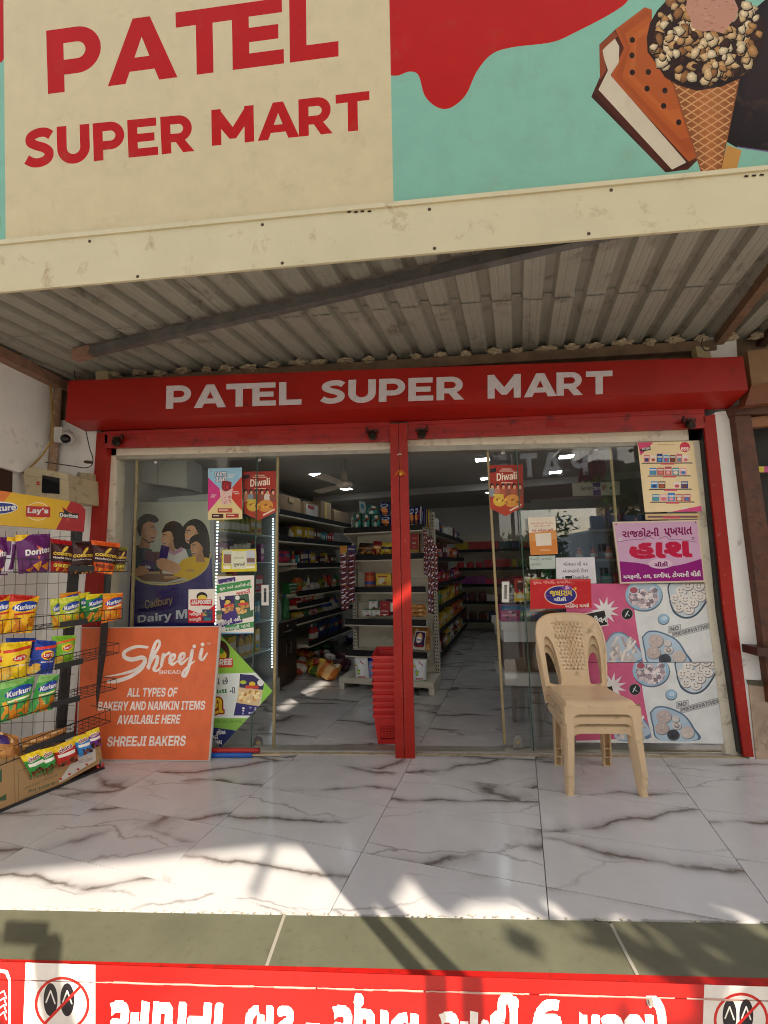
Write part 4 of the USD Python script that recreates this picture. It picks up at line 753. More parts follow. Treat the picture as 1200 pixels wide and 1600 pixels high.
A = Art(UNIT, lin('#dfc23c')); A.add(rect(0, 0, 1, .12), lin('#d8a526')); A.add(rect(.1, .2, .75, .32), lin('#b23322')); A.add(affinity.rotate(ell(.35, .62, .2, .28), 25), lin('#e6ddc6')); bits(A, 5, ['#b9732c', '#d89a4c'], .5, .7, .9, .95, .12, 4); carton('biscuit_box', 'yellow biscuit box beside the rusk jar on the third gondola shelf', 'carton', F3, qx(588, 896, 611, 914.5), .08, lin('#c9a52f'), A)
F4 = FV(1.55)
def jb():
    A = Art(UNIT, lin('#d9d9d4')); A.add(rect(0, 0, 1, .12), lin('#217a36')); A.text('AP', [(.3, .22), (.66, .22), (.66, .38), (.3, .38)], lin('#c23a30'), 'InterB'); bits(A, 5, ['#7a4a24', '#8f5c2f'], .15, .8, .9, .98, .16, 2); return A
for k, (qd, lb) in enumerate(((qx(567, 952, 580.5, 963), 'bottom left of three'), (qx(581.5, 952, 595, 963), 'bottom right of three'), (qx(576.5, 938, 590, 951.5), 'top of three'))): carton('white_box', f'small white and green box on the fourth gondola shelf, {lb}', 'box', F4.off(-.002*k), qd, .07, lin('#c9cdc4'), jb())
A = Art(UNIT, lin('#a3161a')); A.text('brew', [(.3, .18), (.7, .18), (.7, .28), (.3, .28)], lin('#d98a80'), 'InterB').text('SPECIAL', [(.15, .62), (.85, .62), (.85, .72), (.15, .72)], WHITE, 'InterB'); A.add([(.1, .86), (.9, .86), (.5, 1.0)], lin('#d8cfc0')); carton('red_box', 'red box with white lettering left of the centre post on the fourth gondola shelf', 'box', F4, qx(594, 939.5, 608.5, 962.5), .06, lin('#7f1216'), A)
A = Art(UNIT, lin('#4a2a44')); A.add(ell(.6, .5, .4, .3), lin('#e0d8c8')); pouch('dark_pack', 'brown and white pack behind the red box on the fourth gondola shelf', 'packet', F4.off(-.06), qx(603, 936, 618, 961), A, .03)
for k in range(3): pouch('bread_loaf', f'bagged bread roll pack right of the post, {["lowest", "middle", "topmost"][k]} of three', 'bread', F4.off(-.01*k), qx(642, 957-k*6.5, 668-k*1.5, 964-k*6.5), snack('bread', 2*k), .03, seed=k)
A = Art(UNIT, lin('#dedad2')); A.add(rect(.08, .05, .95, .8), lin('#3a2352')); A.add(ell(.5, .35, .28, .26), lin('#c9a06a')).add(ell(.5, .42, .24, .16), lin('#e6e0e6')); A.text('BREAD', [(.3, .38), (.72, .38), (.72, .48), (.3, .48)], lin('#2a2350'), 'InterX'); A.add(rect(.1, .72, .9, .84), lin('#9a2622'))
pouch('sliced_bread', 'bagged sliced bread with a purple label right of the centre post', 'bread', FV(1.50), [(650, 985), (666, 987), (663, 1016), (644, 1014)], A, .05, seed=4); pouch('sliced_bread', 'plain bagged bread behind the purple labelled loaf', 'bread', FV(1.62), [(643, 976), (672, 977), (673, 1016), (650, 1016)], snack('bread', 6), .06, seed=5)
F6 = FV(1.47)
pouch('detergent_pouch', 'white detergent pouch with a blue base left of the basket stack', 'pouch', F6, [(554, 1027), (574, 1025), (577, 1065), (556, 1065)], snack('detergent_blue'), .05); pouch('detergent_pouch', 'white detergent pouch with a green base right of the centre post', 'pouch', F6, [(645, 1026), (667, 1027), (666, 1068), (646, 1069)], snack('detergent_green'), .05)
A = Art(UNIT, lin('#2338a0')); A.add(rect(0, .2, 1, .9), lin('#7f86b5')); pouch('detergent_pouch', 'lilac and blue detergent pouch just behind the basket stack', 'pouch', F6.off(-.06), qx(574, 1024, 586, 1065), A, .04)
# hanging strips of sachets
def strip(label, quad, rows, seed, header=True):
    q = random.Random(seed); t = thing('sachet_strip', label, 'sachet strip', FV(1.42).at(quad[3])[0])
    n0 = 0
    if header:
        A = Art(UNIT, lin('#2b1a5e')); A.add(rect(0, .0, .45, 1), lin('#c98a2a')); bits(A, 8, ['#c9342a', '#d9b23a', '#4a8a3a'], .02, .05, .42, .95, .1, 1); A.text('Tiffins', [(.5, .4), (.95, .4), (.95, .6), (.5, .6)], WHITE, 'InterB'); b = [bil(quad, np.array([[a, c]]))[0] for a, c in ((0, 0), (1, 0), (1, .13), (0, .13))]; carton('header_card', None, None, FV(1.42), b, .004, lin('#2b1a5e'), A, parent=t); n0 = .13
    for r in range(rows):
        for c in range(2):
            a0, a1 = c*.5+.02, c*.5+.48; b0, b1 = n0+(1-n0)*r/rows, n0+(1-n0)*(r+1)/rows; b = [bil(quad, np.array([[a, e]]))[0] for a, e in ((a0, b0), (a1, b0), (a1, b1), (a0, b1))]
            A = Art(UNIT, lin('#5a1f26')); bits(A, 5, ['#8a3a2a', '#b5743a', '#2b1a5e', '#3a1420', '#c9b9c0'], 0, .05, 1, .95, .16, seed+r*2+c); A.add(affinity.rotate(Polygon(rect(.2, .42, .8, .6)), -15), lin('#d5cfe0')); pouch('sachet', None, None, FV(1.42), b, A, .008, parent=t, res=.5, seed=r)
    return t
strip('strip of purple and red sachets hanging at the left end of the gondola', [(531, 853), (556, 852), (555, 940), (532, 944)], 9, 3)
strip('short strip of violet foil sachets hanging below the purple strip', [(532, 922), (545, 922), (546, 953), (533, 953)], 4, 9, False)
for k, (x0, y0, x1, y1) in enumerate(((661, 828, 668, 900), (668, 838, 677, 960), (674, 850, 684, 925))): strip(f'twisted strip of brown and red sachets at right end of the gondola, {["left", "longest middle", "right"][k]} one', [(x0, y0), (x1, y0+1), (x1+1, y1), (x0+1, y1-3)], 9, 20+k, False)

# long run of shelves going back from the gondola, and shelves along the back wall
KC = ['#b3262a', '#c9a52f', '#2f7a3a', '#274a9a', '#d9d4c8', '#8a3a7a', '#c9652a', '#3a8a9a', '#5a2a20', '#c23a5a', '#7a8a2a', '#1f2f5a', '#d98a9a', '#6a4a2a']
KN = ['red', 'mustard', 'green', 'blue', 'white', 'purple', 'orange', 'teal', 'brown', 'pink', 'olive', 'navy', 'rose', 'tan']
ORD = ['first', 'second', 'third', 'fourth', 'fifth', 'sixth', 'seventh', 'eighth', 'ninth', 'tenth', 'eleventh', 'twelfth', 'thirteenth', 'fourteenth', 'fifteenth', 'sixteenth', 'seventeenth', 'eighteenth', 'nineteenth', 'twentieth', 'twenty-first', 'twenty-second', 'twenty-third', 'twenty-fourth', 'twenty-fifth', 'twenty-sixth', 'twenty-seventh', 'twenty-eighth', 'twenty-ninth', 'thirtieth']
def item(kind, u, v, z, w, d, h, ci, label, cat, q):
    """one bottle, carton or packet standing at (u, v, z); w along the shelf, d deep, h high"""
    c = np.array(lin(KC[ci])); c2 = np.array(lin(KC[(ci+q.randrange(1, 13)) % 14])); P = uv(u, v, z)
    if kind == 'bottle':
        r = min(w, d)*.46; m1 = lathe([(0, 0), (r, 0), (r*1.02, h*.05), (r, h*.55), (r*.85, h*.68), (r*.35, h*.82), (r*.35, h*.86), (0, h*.86)], seg=10); m2 = lathe([(0, h*.86), (r*.42, h*.86), (r*.42, h), (0, h)], seg=10); m3 = lathe([(r*1.03, h*.16), (r*1.04, h*.48)], seg=10); ms, cs = [m1, m2, m3], [c, c2, np.array(lin('#d9d4c8'))*.9]
    elif kind == 'carton':
        m1 = trimesh.creation.box([d, w*.94, h]); m1.apply_translation([0, 0, h/2]); m2 = trimesh.creation.box([d*1.01, w*.80, h*.28]); m2.apply_translation([0, 0, h*.62]); m3 = trimesh.creation.box([d*1.012, w*.60, h*.18]); m3.apply_translation([0, 0, h*.25]); ms, cs = [m1, m2, m3], [c, np.array(lin('#d9d4c8'))*.9, c2]
    else:
        m1 = trimesh.creation.icosphere(2, 1.0); vv = np.array(m1.vertices); vv = np.sign(vv)*np.abs(vv)**.6; m1 = trimesh.Trimesh(vv*[d*.42, w*.47, h*.5]+[0, 0, h*.5], m1.faces, process=False); m2 = trimesh.creation.box([d*.8, w*.7, h*.2]); m2.apply_translation([d*.06, 0, h*.6]); ms, cs = [m1, m2], [c, c2]
    mm = cat_meshes(ms); col = np.vstack([np.broadcast_to(k, (len(x.vertices), 3)) for k, x in zip(cs, ms)]); mm.apply_transform(trimesh.transformations.rotation_matrix(q.uniform(-.12, .12), [0, 0, 1])); mm = to_uv(mm); mm.vertices = np.array(mm.vertices)+P
    return put(f'{kind}_item' if kind != 'packet' else 'packet_item', mm, PLASTIC if kind == 'bottle' else CARTON, None, label, cat, colors=col, loc=P)
def fill(u, v0, v1, z, hmin, hmax, wmin, wmax, kinds, where, seed, colors=None, step=None, depth=.09, along='v', frm='near end'):
    q = random.Random(seed); x, i = v0, 0
    kind, ci = q.choice(kinds), q.choice(colors or range(14)); run = q.randrange(1, 4); h = q.uniform(hmin, hmax); w = q.uniform(wmin, wmax)
    while x+w < v1:
        if run == 0: kind, ci, run, h, w = q.choice(kinds), q.choice(colors or range(14)), q.randrange(1, 4), q.uniform(hmin, hmax), q.uniform(wmin, wmax)
        nm = {'bottle': 'bottle', 'carton': 'carton', 'packet': 'packet'}[kind]; lb = f'{KN[ci]} {nm} on {where}, {ORD[min(i, 29)]} from {frm}'
        if along == 'v': item(kind, u+q.uniform(-.012, .012), x+w/2, z, w, depth, h, ci, lb, nm, q)
        else: item(kind, x+w/2, u, z, depth, w, h, ci, lb, nm, q)
        x += w+.004; run -= 1; i += 1
        if i >= 30: break
ls = thing('wall_shelving', 'ivory wall shelving with black price rails along the left wall of the shop', 'shelf unit', uv(-2.3, 1.7))
put('back_panel', ubx(-2.62, -2.60, 1.0, 4.6, .3, 2.45), mat('shelf_grey', (.42, .40, .37), .6, grain=(5, .1)), ls)
put('end_panel', ubx(-2.6, -2.0, 1.62, 1.635, 0, .70), mat('shelf_grey', (.42, .40, .37), .6), ls)
LZ = [(2.05, 1.14, 4.2, 0), (1.73, 1.15, 4.2, 0), (1.40, 1.65, 4.2, 0), (1.04, 1.65, 4.2, 0), (.895, 1.65, 2.6, 0), (.70, 1.60, 4.2, 0), (.37, 1.95, 4.4, .0)]
for z, v0, v1, du in LZ:
    s = put('shelf', ubx(-2.6, -1.97+du, v0, v1, z-.03, z), SHELFW, ls); put('price_rail', ubx(-1.969+du, -1.953+du, v0, v1, z-.018, z+.048), TICKET, s); put('rail_lip', ubx(-1.969+du, -1.949+du, v0, v1, z-.034, z-.0185), SHELFW, s); put('bracket', to_uv(extr(Polygon([(-2.6, z-.03), (-2.6, z-.13), (-2.0, z-.03)]), lambda q: np.column_stack([q[:, 0], np.full(len(q), v0+.002), q[:, 1]]), (0, 1, 0), .004)), SHELFW, s)
put('short_shelf', ubx(-2.6, -1.97, 1.10, 1.645, 1.42, 1.45), SHELFW, ls); put('short_shelf', ubx(-2.6, -1.99, 1.45, 1.645, 1.03, 1.062), SHELFW, ls); put('short_shelf', ubx(-2.6, -1.99, 1.48, 1.645, .875, .91), SHELFW, ls)
CB = mat('brown_cardboard', (.30, .20, .11), .8, grain=(7, .15))
for k, (v0, v1, h, lb) in enumerate(((1.17, 1.80, .25, 'large closed one nearest the door'), (1.90, 2.35, .24, 'second one with a white label'), (2.42, 2.78, .32, 'tall yellowish one'), (2.9, 3.5, .24, 'farthest one'))):
    t = thing('cardboard_box', f'brown cardboard box on the top left wall shelf, {lb}', 'box', uv(-2.2, (v0+v1)/2, 2.1)); put('box_body', ubx(-2.5, -2.0, v0, v1, 2.05, 2.05+h, .004), CB, t)
    if k == 0: put('flap', ubx(-2.0, -1.985, v0+.30, v0+.42, 2.22, 2.28), mat('pale_cardboard', (.42, .31, .17), .8), t)
    if k == 1: put('label', ubx(-1.9995, -1.996, v0+.05, v1-.05, 2.08, 2.26), mat('white_label', (.6, .56, .5), .6), t); put('label_band', ubx(-1.9955, -1.994, v0+.10, v1-.16, 2.20, 2.25), mat('red_label', (.4, .05, .05), .6), t)
    if k == 2: put('tape', ubx(-1.9995, -1.997, v0+.12, v0+.2, 2.06, 2.36), mat('yellow_tape', (.6, .45, .12), .4), t)
fill(-2.05, 1.16, 1.36, 1.735, .12, .15, .07, .09, ['bottle'], 'the second left wall shelf near the glass', 1, [4]); fill(-2.05, 1.56, 3.0, 1.735, .13, .26, .05, .09, ['bottle', 'carton'], 'the second left wall shelf', 2, [4, 3, 0, 7, 1, 8, 10])
fill(-2.05, 1.18, 1.6, 1.455, .14, .2, .1, .13, ['packet'], 'the short upper left shelf', 3, [4, 0, 9]); fill(-2.05, 1.67, 3.0, 1.405, .12, .22, .045, .075, ['bottle', 'carton'], 'the third left wall shelf', 4, [1, 8, 0, 9, 4, 11, 7])
fill(-2.05, 1.70, 3.1, 1.045, .12, .24, .05, .09, ['bottle', 'packet'], 'the fourth left wall shelf', 5, [10, 4, 3, 2, 0, 6])
for k in range(3): item('carton', -2.06, 1.62, 1.062+k*.045, .22, .1, .044, 2, f'flat dark green carton on the fourth left wall shelf, {["bottom", "middle", "top"][k]} of three', 'carton', random.Random(k))
fill(-2.04, 1.66, 2.5, .90, .08, .12, .06, .1, ['carton'], 'the fifth left wall shelf', 6, [6, 1, 10, 0, 4, 9]); fill(-2.04, 2.5, 3.1, .71, .16, .26, .05, .07, ['bottle'], 'the sixth left wall shelf, far part', 16, [4, 3, 8])
fill(-2.04, 1.68, 2.5, .71, .08, .12, .06, .1, ['packet', 'carton'], 'the sixth left wall shelf', 7, [12, 1, 10, 0, 5, 2]); fill(-2.04, 2.15, 3.3, .375, .22, .26, .07, .1, ['bottle', 'packet'], 'the lowest left wall shelf', 8, [11, 3, 0, 11])
# cabinet with bottles on top
cb = thing('dark_cabinet', 'dark brown low cabinet with steel handles inside the left doorway', 'cabinet', uv(-2.2, 1.35)); DW = mat('dark_laminate', (.022, .013, .010), .35, grain=(12, .2))
put('carcass', ubx(-2.55, -1.965, 1.12, 1.60, .03, .745), DW, cb); put('top', ubx(-2.57, -1.94, 1.10, 1.615, .746, .77, .004), mat('cabinet_top', (.12, .11, .09), .3), cb)
put('drawer_front', ubx(-1.964, -1.948, 1.13, 1.595, .58, .74), DW, cb)
for a, b in ((1.13, 1.36), (1.366, 1.595)): d_ = put('door', ubx(-1.964, -1.948, a, b, .06, .572), DW, cb); v = b-.05 if a < 1.2 else a+.05; put('handle', to_uv(tube([(-1.948, v, .38), (-1.925, v, .38), (-1.925, v, .50), (-1.948, v, .50)], .005, 6)), STEEL, d_)
put('drawer_handle', to_uv(tube([(-1.948, 1.30, .64), (-1.925, 1.30, .64), (-1.925, 1.44, .64), (-1.948, 1.44, .64)], .005, 6)), STEEL, cb); put('lock', to_uv(trimesh.Trimesh(*(lambda q: (q.vertices+np.array([-1.944, 1.37, .70]), q.faces))(trimesh.creation.icosphere(1, .012)))), STEEL, cb)
GB = usdkit.material(stage, '/World/Looks/green_bottle_plastic', {'p': ('principled_bsdf', {'base_color': (.10, .42, .16), 'roughness': .12, 'transmission_weight': .6, 'ior': 1.3})}, surface='p.BSDF'); CBT = usdkit.material(stage, '/World/Looks/clear_bottle_plastic', {'p': ('principled_bsdf', {'base_color': (.75, .8, .85), 'roughness': .12, 'transmission_weight': .75, 'ior': 1.2})}, surface='p.BSDF')
for k, (u, v, h, m_, lb) in enumerate(((-2.0, 1.22, .30, CBT, 'large clear water bottle standing at the near end of the dark cabinet'), (-2.02, 1.43, .29, GB, 'green soft drink bottle with a blue cap on the dark cabinet'), (-2.12, 1.33, .29, GB, 'green soft drink bottle behind the clear water bottle'))):
    t = thing('drink_bottle', lb, 'bottle', uv(u, v, .77)); r = .055; put('bottle_body', lathe([(0, 0), (r*.9, 0), (r, .02), (r, h*.5), (r*.92, h*.55), (r, h*.6), (r*.8, h*.78), (r*.3, h*.92), (r*.3, h*.95), (0, h*.95)], uv(u, v, .771), 16), m_, t, smooth=40); put('cap', lathe([(0, h*.95), (r*.34, h*.95), (r*.34, h*1.02), (0, h*1.02)], uv(u, v, .771), 12), mat('blue_cap', (.03, .07, .35), .4), t)
# packets heaped on the floor
q = random.Random(5); PILE = [((463, 1032), '#d9d9c8', '#5a8a3a', 0), ((470, 1045), '#b5482a', '#e0d6c8', 0), ((478, 1030), '#b5371f', '#d98a2a', .05), ((487, 1042), '#171a26', '#8a6a2a', .06), ((495, 1050), '#c9a52a', '#4a6a2a', 0), ((502, 1046), '#8f2a1f', '#d9b03a', .03), ((512, 1055), '#c4702a', '#e0b070', .0), ((520, 1050), '#c98a4a', '#d9c09a', 0), ((514, 1032), '#6a3a2a', '#d9d0c4', .06), ((503, 1028), '#7a2a24', '#e0e0d8', .07), ((528, 1040), '#3a1820', '#5a2a30', 0), ((540, 1042), '#3a1a24', '#4f2430', 0), ((535, 1030), '#331520', '#5a2a30', .07), ((490, 1018), '#1f5a24', '#2f7a30', .02), ((503, 1016), '#1c4f22', '#3a8a3a', .02), ((515, 1003), '#274a2a', '#8a8a80', .0), ((530, 1005), '#8a8a88', '#b5b5b0', .02), ((524, 1018), '#3f3d3a', '#66625c', 0), ((545, 1000), '#14204a', '#22306a', 0), ((470, 1020), '#a33a20', '#d9601f', .06)]
PN = ['white and green', 'orange and white', 'orange red', 'black and gold', 'yellow', 'red and yellow', 'sunlit orange', 'tan bread', 'brown and white', 'dark red and white', 'maroon', 'deep maroon', 'topmost maroon', 'dark green', 'bright green', 'green and grey', 'grey', 'smoky grey', 'navy', 'upper orange']
for k, ((x, y), c1, c2, z) in enumerate(PILE):
    u, v = floor_uv(x, y+6, 0); P = uv(u, v, z); m_ = trimesh.creation.icosphere(3, 1.0); vv = np.array(m_.vertices); vv = np.sign(vv)*np.abs(vv)**.75; s = np.array([.13, .09, .045])*q.uniform(.85, 1.25); wr = meshkit.fbm(vv*3+k*5, 3)-.5
    vv = vv*s*(1+.35*wr[:, None]); col = np.where((np.sin(vv[:, :1]*38+k)+.8*(meshkit.noise(vv*30+k)[:, None]-.5)) > .15, lin(c1), lin(c2)); R_ = trimesh.transformations.euler_matrix(q.uniform(-.7, .3), q.uniform(-.3, .3), q.uniform(0, 3.1))[:3, :3]; vv = vv@R_.T; vv[:, 2] -= vv[:, 2].min(); put('heaped_packet', trimesh.Trimesh(vv+P+[0, 0, .002], m_.faces, process=False), GLOSS, None, f'{PN[k]} packet in the heap on the shop floor beyond the dark cabinet', 'packet', smooth=True, colors=col, loc=P)
# side run and back wall shelves in the dim right aisle
rs = thing('aisle_shelving', 'dim shelving running back along the aisle behind the end gondola', 'shelf unit', uv(-.5, 3))
put('back_panel', ubx(-.62, -.60, 1.93, 5.3, .05, 2.0), SHELFW, rs)
for k, z in enumerate((1.80, 1.45, 1.10, .80, .50, .20)):
    s = put('shelf', ubx(-.6, -.30, 1.93, 5.3, z-.03, z), SHELFW, rs); put('price_rail', ubx(-.2995, -.285, 1.93, 5.3, z-.02, z+.04), TICKET, s)
    fill(-.38, 1.95, 5.2, z+.001, .13, .24, .10, .16, ['packet', 'carton'], f'aisle shelf {ORD[k]} from top', 30+k, [[11, 8, 4], [8, 6, 12], [0, 5, 8], [1, 0, 10], [1, 1, 6], [1, 8, 4]][k], depth=.11)
for v, u0 in ((2.6, -.2), (3.2, -.2), (3.9, -.2)): pass
bs = thing('back_shelving', 'dim ivory shelving across the back wall at the end of the aisle', 'shelf unit', uv(.4, 5.8))
put('back_panel', ubx(-.6, 1.6, 5.98, 6.0, .05, 2.0), SHELFW, bs)
for k, z in enumerate((1.62, 1.25, .92, .58, .22)):
    s = put('shelf', ubx(-.6, 1.6, 5.62, 5.98, z-.03, z), SHELFW, bs); put('price_rail', ubx(-.6, 1.6, 5.605, 5.619, z-.02, z+.04), TICKET, s)
    fill(5.72, -.5, 1.5, z+.001, .14, .24, .12, .2, ['packet', 'carton'], f'back wall shelf {ORD[k]} from top', 50+k, [[0, 1, 11], [1, 10, 0], [5, 9, 3], [0, 8, 4], [11, 8]][k], depth=.12, along='u', frm='left')

# red shopping baskets, nested in a stack
def basket(t, o):
    RB = mat('basket_red', (.56, .022, .018), .32, grain=(8, .08)); W, D_, H = .125, .19, .225; tw, td = W*.80, D_*.84
    def wall(a, b, c, d, nu, nv, inward):
        g = sbox(0, 0, 1, 1); hs = [sbox(.10+.8*i/nu+.018, .14+.52*j/nv+.018, .10+.8*(i+1)/nu-.018, .14+.52*(j+1)/nv-.018) for i in range(nu) for j in range(nv)]; g = g.difference(unary_union(hs)); a, b, c, d = map(np.array, (a, b, c, d)); n = np.cross(b-a, d-a); n = n/np.linalg.norm(n)
        f = lambda q: a*(1-q[:, :1])*(1-q[:, 1:2])+b*q[:, :1]*(1-q[:, 1:2])+c*q[:, :1]*q[:, 1:2]+d*(1-q[:, :1])*q[:, 1:2]
        return extr(g, f, n, .003)
    B = [(-tw, -td, 0), (tw, -td, 0), (tw, td, 0), (-tw, td, 0)]; U = [(-W, -D_, H), (W, -D_, H), (W, D_, H), (-W, D_, H)]; ms = []
    for i in range(4): j = (i+1) % 4; ms.append(wall(B[i], B[j], U[j], U[i], 7 if i % 2 == 0 else 10, 6, 0))
    put('basket_shell', [trimesh.Trimesh(np.array(m_.vertices)+o, m_.faces, process=False) for m_ in ms]+[bx(o[0]-tw, o[0]+tw, o[1]-td, o[1]+td, o[2], o[2]+.004)], RB, t)
    r_ = .008; put('rim', [bx(o[0]-W-r_, o[0]+W+r_, o[1]-D_-r_, o[1]-D_+.001, o[2]+H-.018, o[2]+H+.004), bx(o[0]-W-r_, o[0]+W+r_, o[1]+D_-.001, o[1]+D_+r_, o[2]+H-.018, o[2]+H+.004), bx(o[0]-W-r_, o[0]-W+.001, o[1]-D_, o[1]+D_, o[2]+H-.018, o[2]+H+.004), bx(o[0]+W-.001, o[0]+W+r_, o[1]-D_, o[1]+D_, o[2]+H-.018, o[2]+H+.004)], RB, t)
    put('carry_handle', tube([(o[0]-W-.005, o[1]+.03, o[2]+H-.004), (o[0]-W*.9, o[1]+.07, o[2]+H+.006), (o[0]+W*.9, o[1]+.07, o[2]+H+.006), (o[0]+W+.005, o[1]+.03, o[2]+H-.004)], .006, 6), RB, t)
BO = np.array([-.268, .33, .004]); GRP = None
t0 = thing('shopping_basket', 'red plastic slotted shopping basket at the bottom of the stack behind the post', 'basket', BO); basket(t0, BO)
def copy(src, name, loc, label, cat, group=None, rot=0):
    p = uniq('/World', name); x = UsdGeom.Xform.Define(stage, p); x.GetPrim().GetReferences().AddInternalReference(Sdf.Path(src)); x.ClearXformOpOrder(); x.AddTranslateOp().Set(Gf.Vec3d(*map(float, loc)))
    if rot: x.AddRotateZOp().Set(rot)
    x.GetPrim().SetInstanceable(True); tag(x.GetPrim(), label, cat, group); return p
for k in range(1, 10): copy(t0, 'shopping_basket', BO+[rr.uniform(-.003, .003), 0, 0.0495*k], f'red plastic shopping basket nested in the stack, {ORD[k]} from the floor' if k < 9 else 'red plastic shopping basket on top of the nested stack, open to view', 'basket')

# counter, notices and goods behind the right-hand glass
ct = thing('shop_counter', 'white and brown sales counter behind the right-hand glass', 'counter', (1.2, .6, 0)); CY = FY(.5); WL = mat('white_laminate', (.60, .60, .56), .3, grain=(5, .05))
put('top', slab([(783, 972), (1010, 972), (1010, 984), (783, 984)], CY.off(.02), .5), WL, ct); put('apron', slab([(786, 984), (1010, 984), (1014, 1003), (788, 1003)], CY, .45), WL, ct); put('panel', slab([(790, 1003), (1014, 1003), (1018, 1052), (791, 1052)], CY.off(-.05), .4), mat('brown_laminate', (.10, .065, .045), .3, grain=(8, .2)), ct)
put('shelf_front', slab([(789, 1052), (1018, 1054), (1020, 1076), (790, 1071)], CY.off(.01), .45), WL, ct)
for x in (800, 850, 905): put('leg', slab([(x, 1073), (x+9, 1073), (x+7, 1128), (x+2, 1128)], CY.off(-.06), .04), mat('brown_laminate', (.10, .065, .045), .3), ct)
for x0, y0, x1, y1, c1, c2, lb in ((783, 946, 812, 975, '#b3477f', '#1f6f9a', 'pink and blue carton at the left end of the counter'), (812, 948, 828, 975, '#4f7a3a', '#2a5a8a', 'green patterned carton second on the counter'), (828, 950, 848, 974, '#2f5f96', '#c9722a', 'blue patterned carton third on the counter'), (848, 952, 868, 974, '#3a6f42', '#8a3a2a', 'green carton with a dark picture by the chair back')):
    A = Art(UNIT, lin(c1)); A.add(rect(0, 0, 1, .25), lin(c2)); bits(A, 6, ['#2a1a2a', '#d9b9c9', c2], .2, .35, .9, .9, .09, int(x0)); carton('counter_carton', lb, 'carton', CY.off(-.05), qx(x0, y0, x1, y1), .12, lin(c1), A)
A = Art(UNIT, lin('#b3221d')); A.add(rect(0, .62, 1, 1), lin('#e0bf2a')).add(rect(.12, .68, .9, .84), lin('#e6ddc9')); A.add(ell(.5, .35, .3, .22), lin('#5a1a14')).add(rect(.3, .1, .7, .16), lin('#d9cfc0')); carton('hanging_packet', 'red and yellow packet hanging behind the right sliding door', 'packet', FY(.2), qx(804, 904, 821, 940), .012, lin('#b3221d'), A)
A = Art(UNIT, lin('#c9bf3a')); A.add(rect(.2, .3, .6, .6), lin('#4a4a1a')); carton('hanging_packet', 'yellow-green packet hanging beside the red and yellow one', 'packet', FY(.22), qx(819, 902, 845, 938), .012, lin('#b5ab2f'), A)
A = Art([(895, 755), (968, 752), (969, 773), (896, 775)], lin('#c9c6ba')); A.add([(926, 754), (938, 753.5), (939, 774), (927, 774)], lin('#4a2f7a')); A.text('Senso', [(907, 759.5), (926, 759), (926, 766), (907, 766.5)], lin('#22203a'), 'Inter').text('dent', [(926, 759), (939.5, 758.5), (939.5, 765.5), (926, 766)], lin('#d9d6e6'), 'Inter').text('KF', [(940.5, 758.5), (947, 758.2), (947, 765.2), (940.5, 765.5)], lin('#b3321f'), 'InterB'); A.add(ell(955, 762.5, 4.2), lin('#e6e3da')).add(ell(955, 762.5, 2.6), lin('#2a2a30'))
t = thing('shelf_sign', 'long white toothpaste shelf sign with a purple band hanging behind the right glass', 'sign', FY(.7).at((930, 765))[0]); put_art('print', A, FY(.7), CARTON, t); put('board', slab([(895, 755), (968, 752), (969, 773), (896, 775)], FY(.7).off(-.001), .02), WL, t)
cl_ = np.array([[x, y] for y in np.linspace(703, 752, 8) for x in np.linspace(905, 942, 18)]); P = FY(.85).at(cl_); P[:, 1] += .05*np.sin(np.tile(np.arange(18), 8)*1.4)+.02*np.sin(np.repeat(np.arange(8), 18)*1.1); F = [[r*18+c, r*18+c+1, (r+1)*18+c+1] for r in range(7) for c in range(17)]+[[r*18+c, (r+1)*18+c+1, (r+1)*18+c] for r in range(7) for c in range(17)]
put('hanging_cloth', trimesh.Trimesh(P, F, process=False), mat('maroon_cloth', (.16, .03, .06), .85, grain=(10, .2)), label='maroon cloth hanging in folds behind the right glass', cat='cloth', smooth=True)
rsu = thing('right_shelving', 'dark shelving behind the counter at the right of the shop', 'shelf unit', uv(1.9, 2.6)); put('back_panel', ubx(.95, 3.2, 2.62, 2.65, .05, 2.2), mat('dark_shelf', (.09, .075, .06), .6, grain=(4, .2)), rsu)
for k, z in enumerate((1.75, 1.4, 1.05, .7)): put('shelf', ubx(.95, 3.2, 2.3, 2.62, z-.03, z), mat('dark_shelf_edge', (.2, .18, .15), .5), rsu); fill(2.4, 1.0, 3.0, z+.001, .14, .26, .10, .18, ['packet', 'carton', 'bottle'], f'the {ORD[k]} dark shelf behind counter', 70+k, [[5, 11, 0], [6, 1, 11], [0, 3, 2], [11, 8, 6]][k], along='u', frm='left')
# drinks fridge behind the left glass
fz = thing('drinks_fridge', 'tall drinks fridge with a purple chocolate advertisement on its side behind the left glass', 'fridge', uv(-2.2, .5)); FG = mat('fridge_grey', (.38, .40, .39), .35, grain=(3, .06))
put('side_panel', ubx(-2.84, -1.90, -.02, .0, .02, 2.03), FG, fz); put('cabinet', ubx(-2.84, -2.50, .0, 1.08, .02, 2.03), mat('fridge_inside', (.5, .52, .52), .4), fz); put('top', ubx(-2.58, -1.88, -.02, 1.09, 2.03, 2.10, .01), FG, fz); put('base', ubx(-2.58, -1.88, -.02, 1.09, .0, .18), FG, fz); put('far_side', ubx(-2.56, -1.90, 1.06, 1.085, .18, 2.03), FG, fz)
for z in (.5, .82, 1.14, 1.46, 1.76): put('wire_shelf', ubx(-2.5, -1.95, .01, 1.05, z-.008, z), mat('fridge_shelf', (.5, .55, .55), .3), fz)
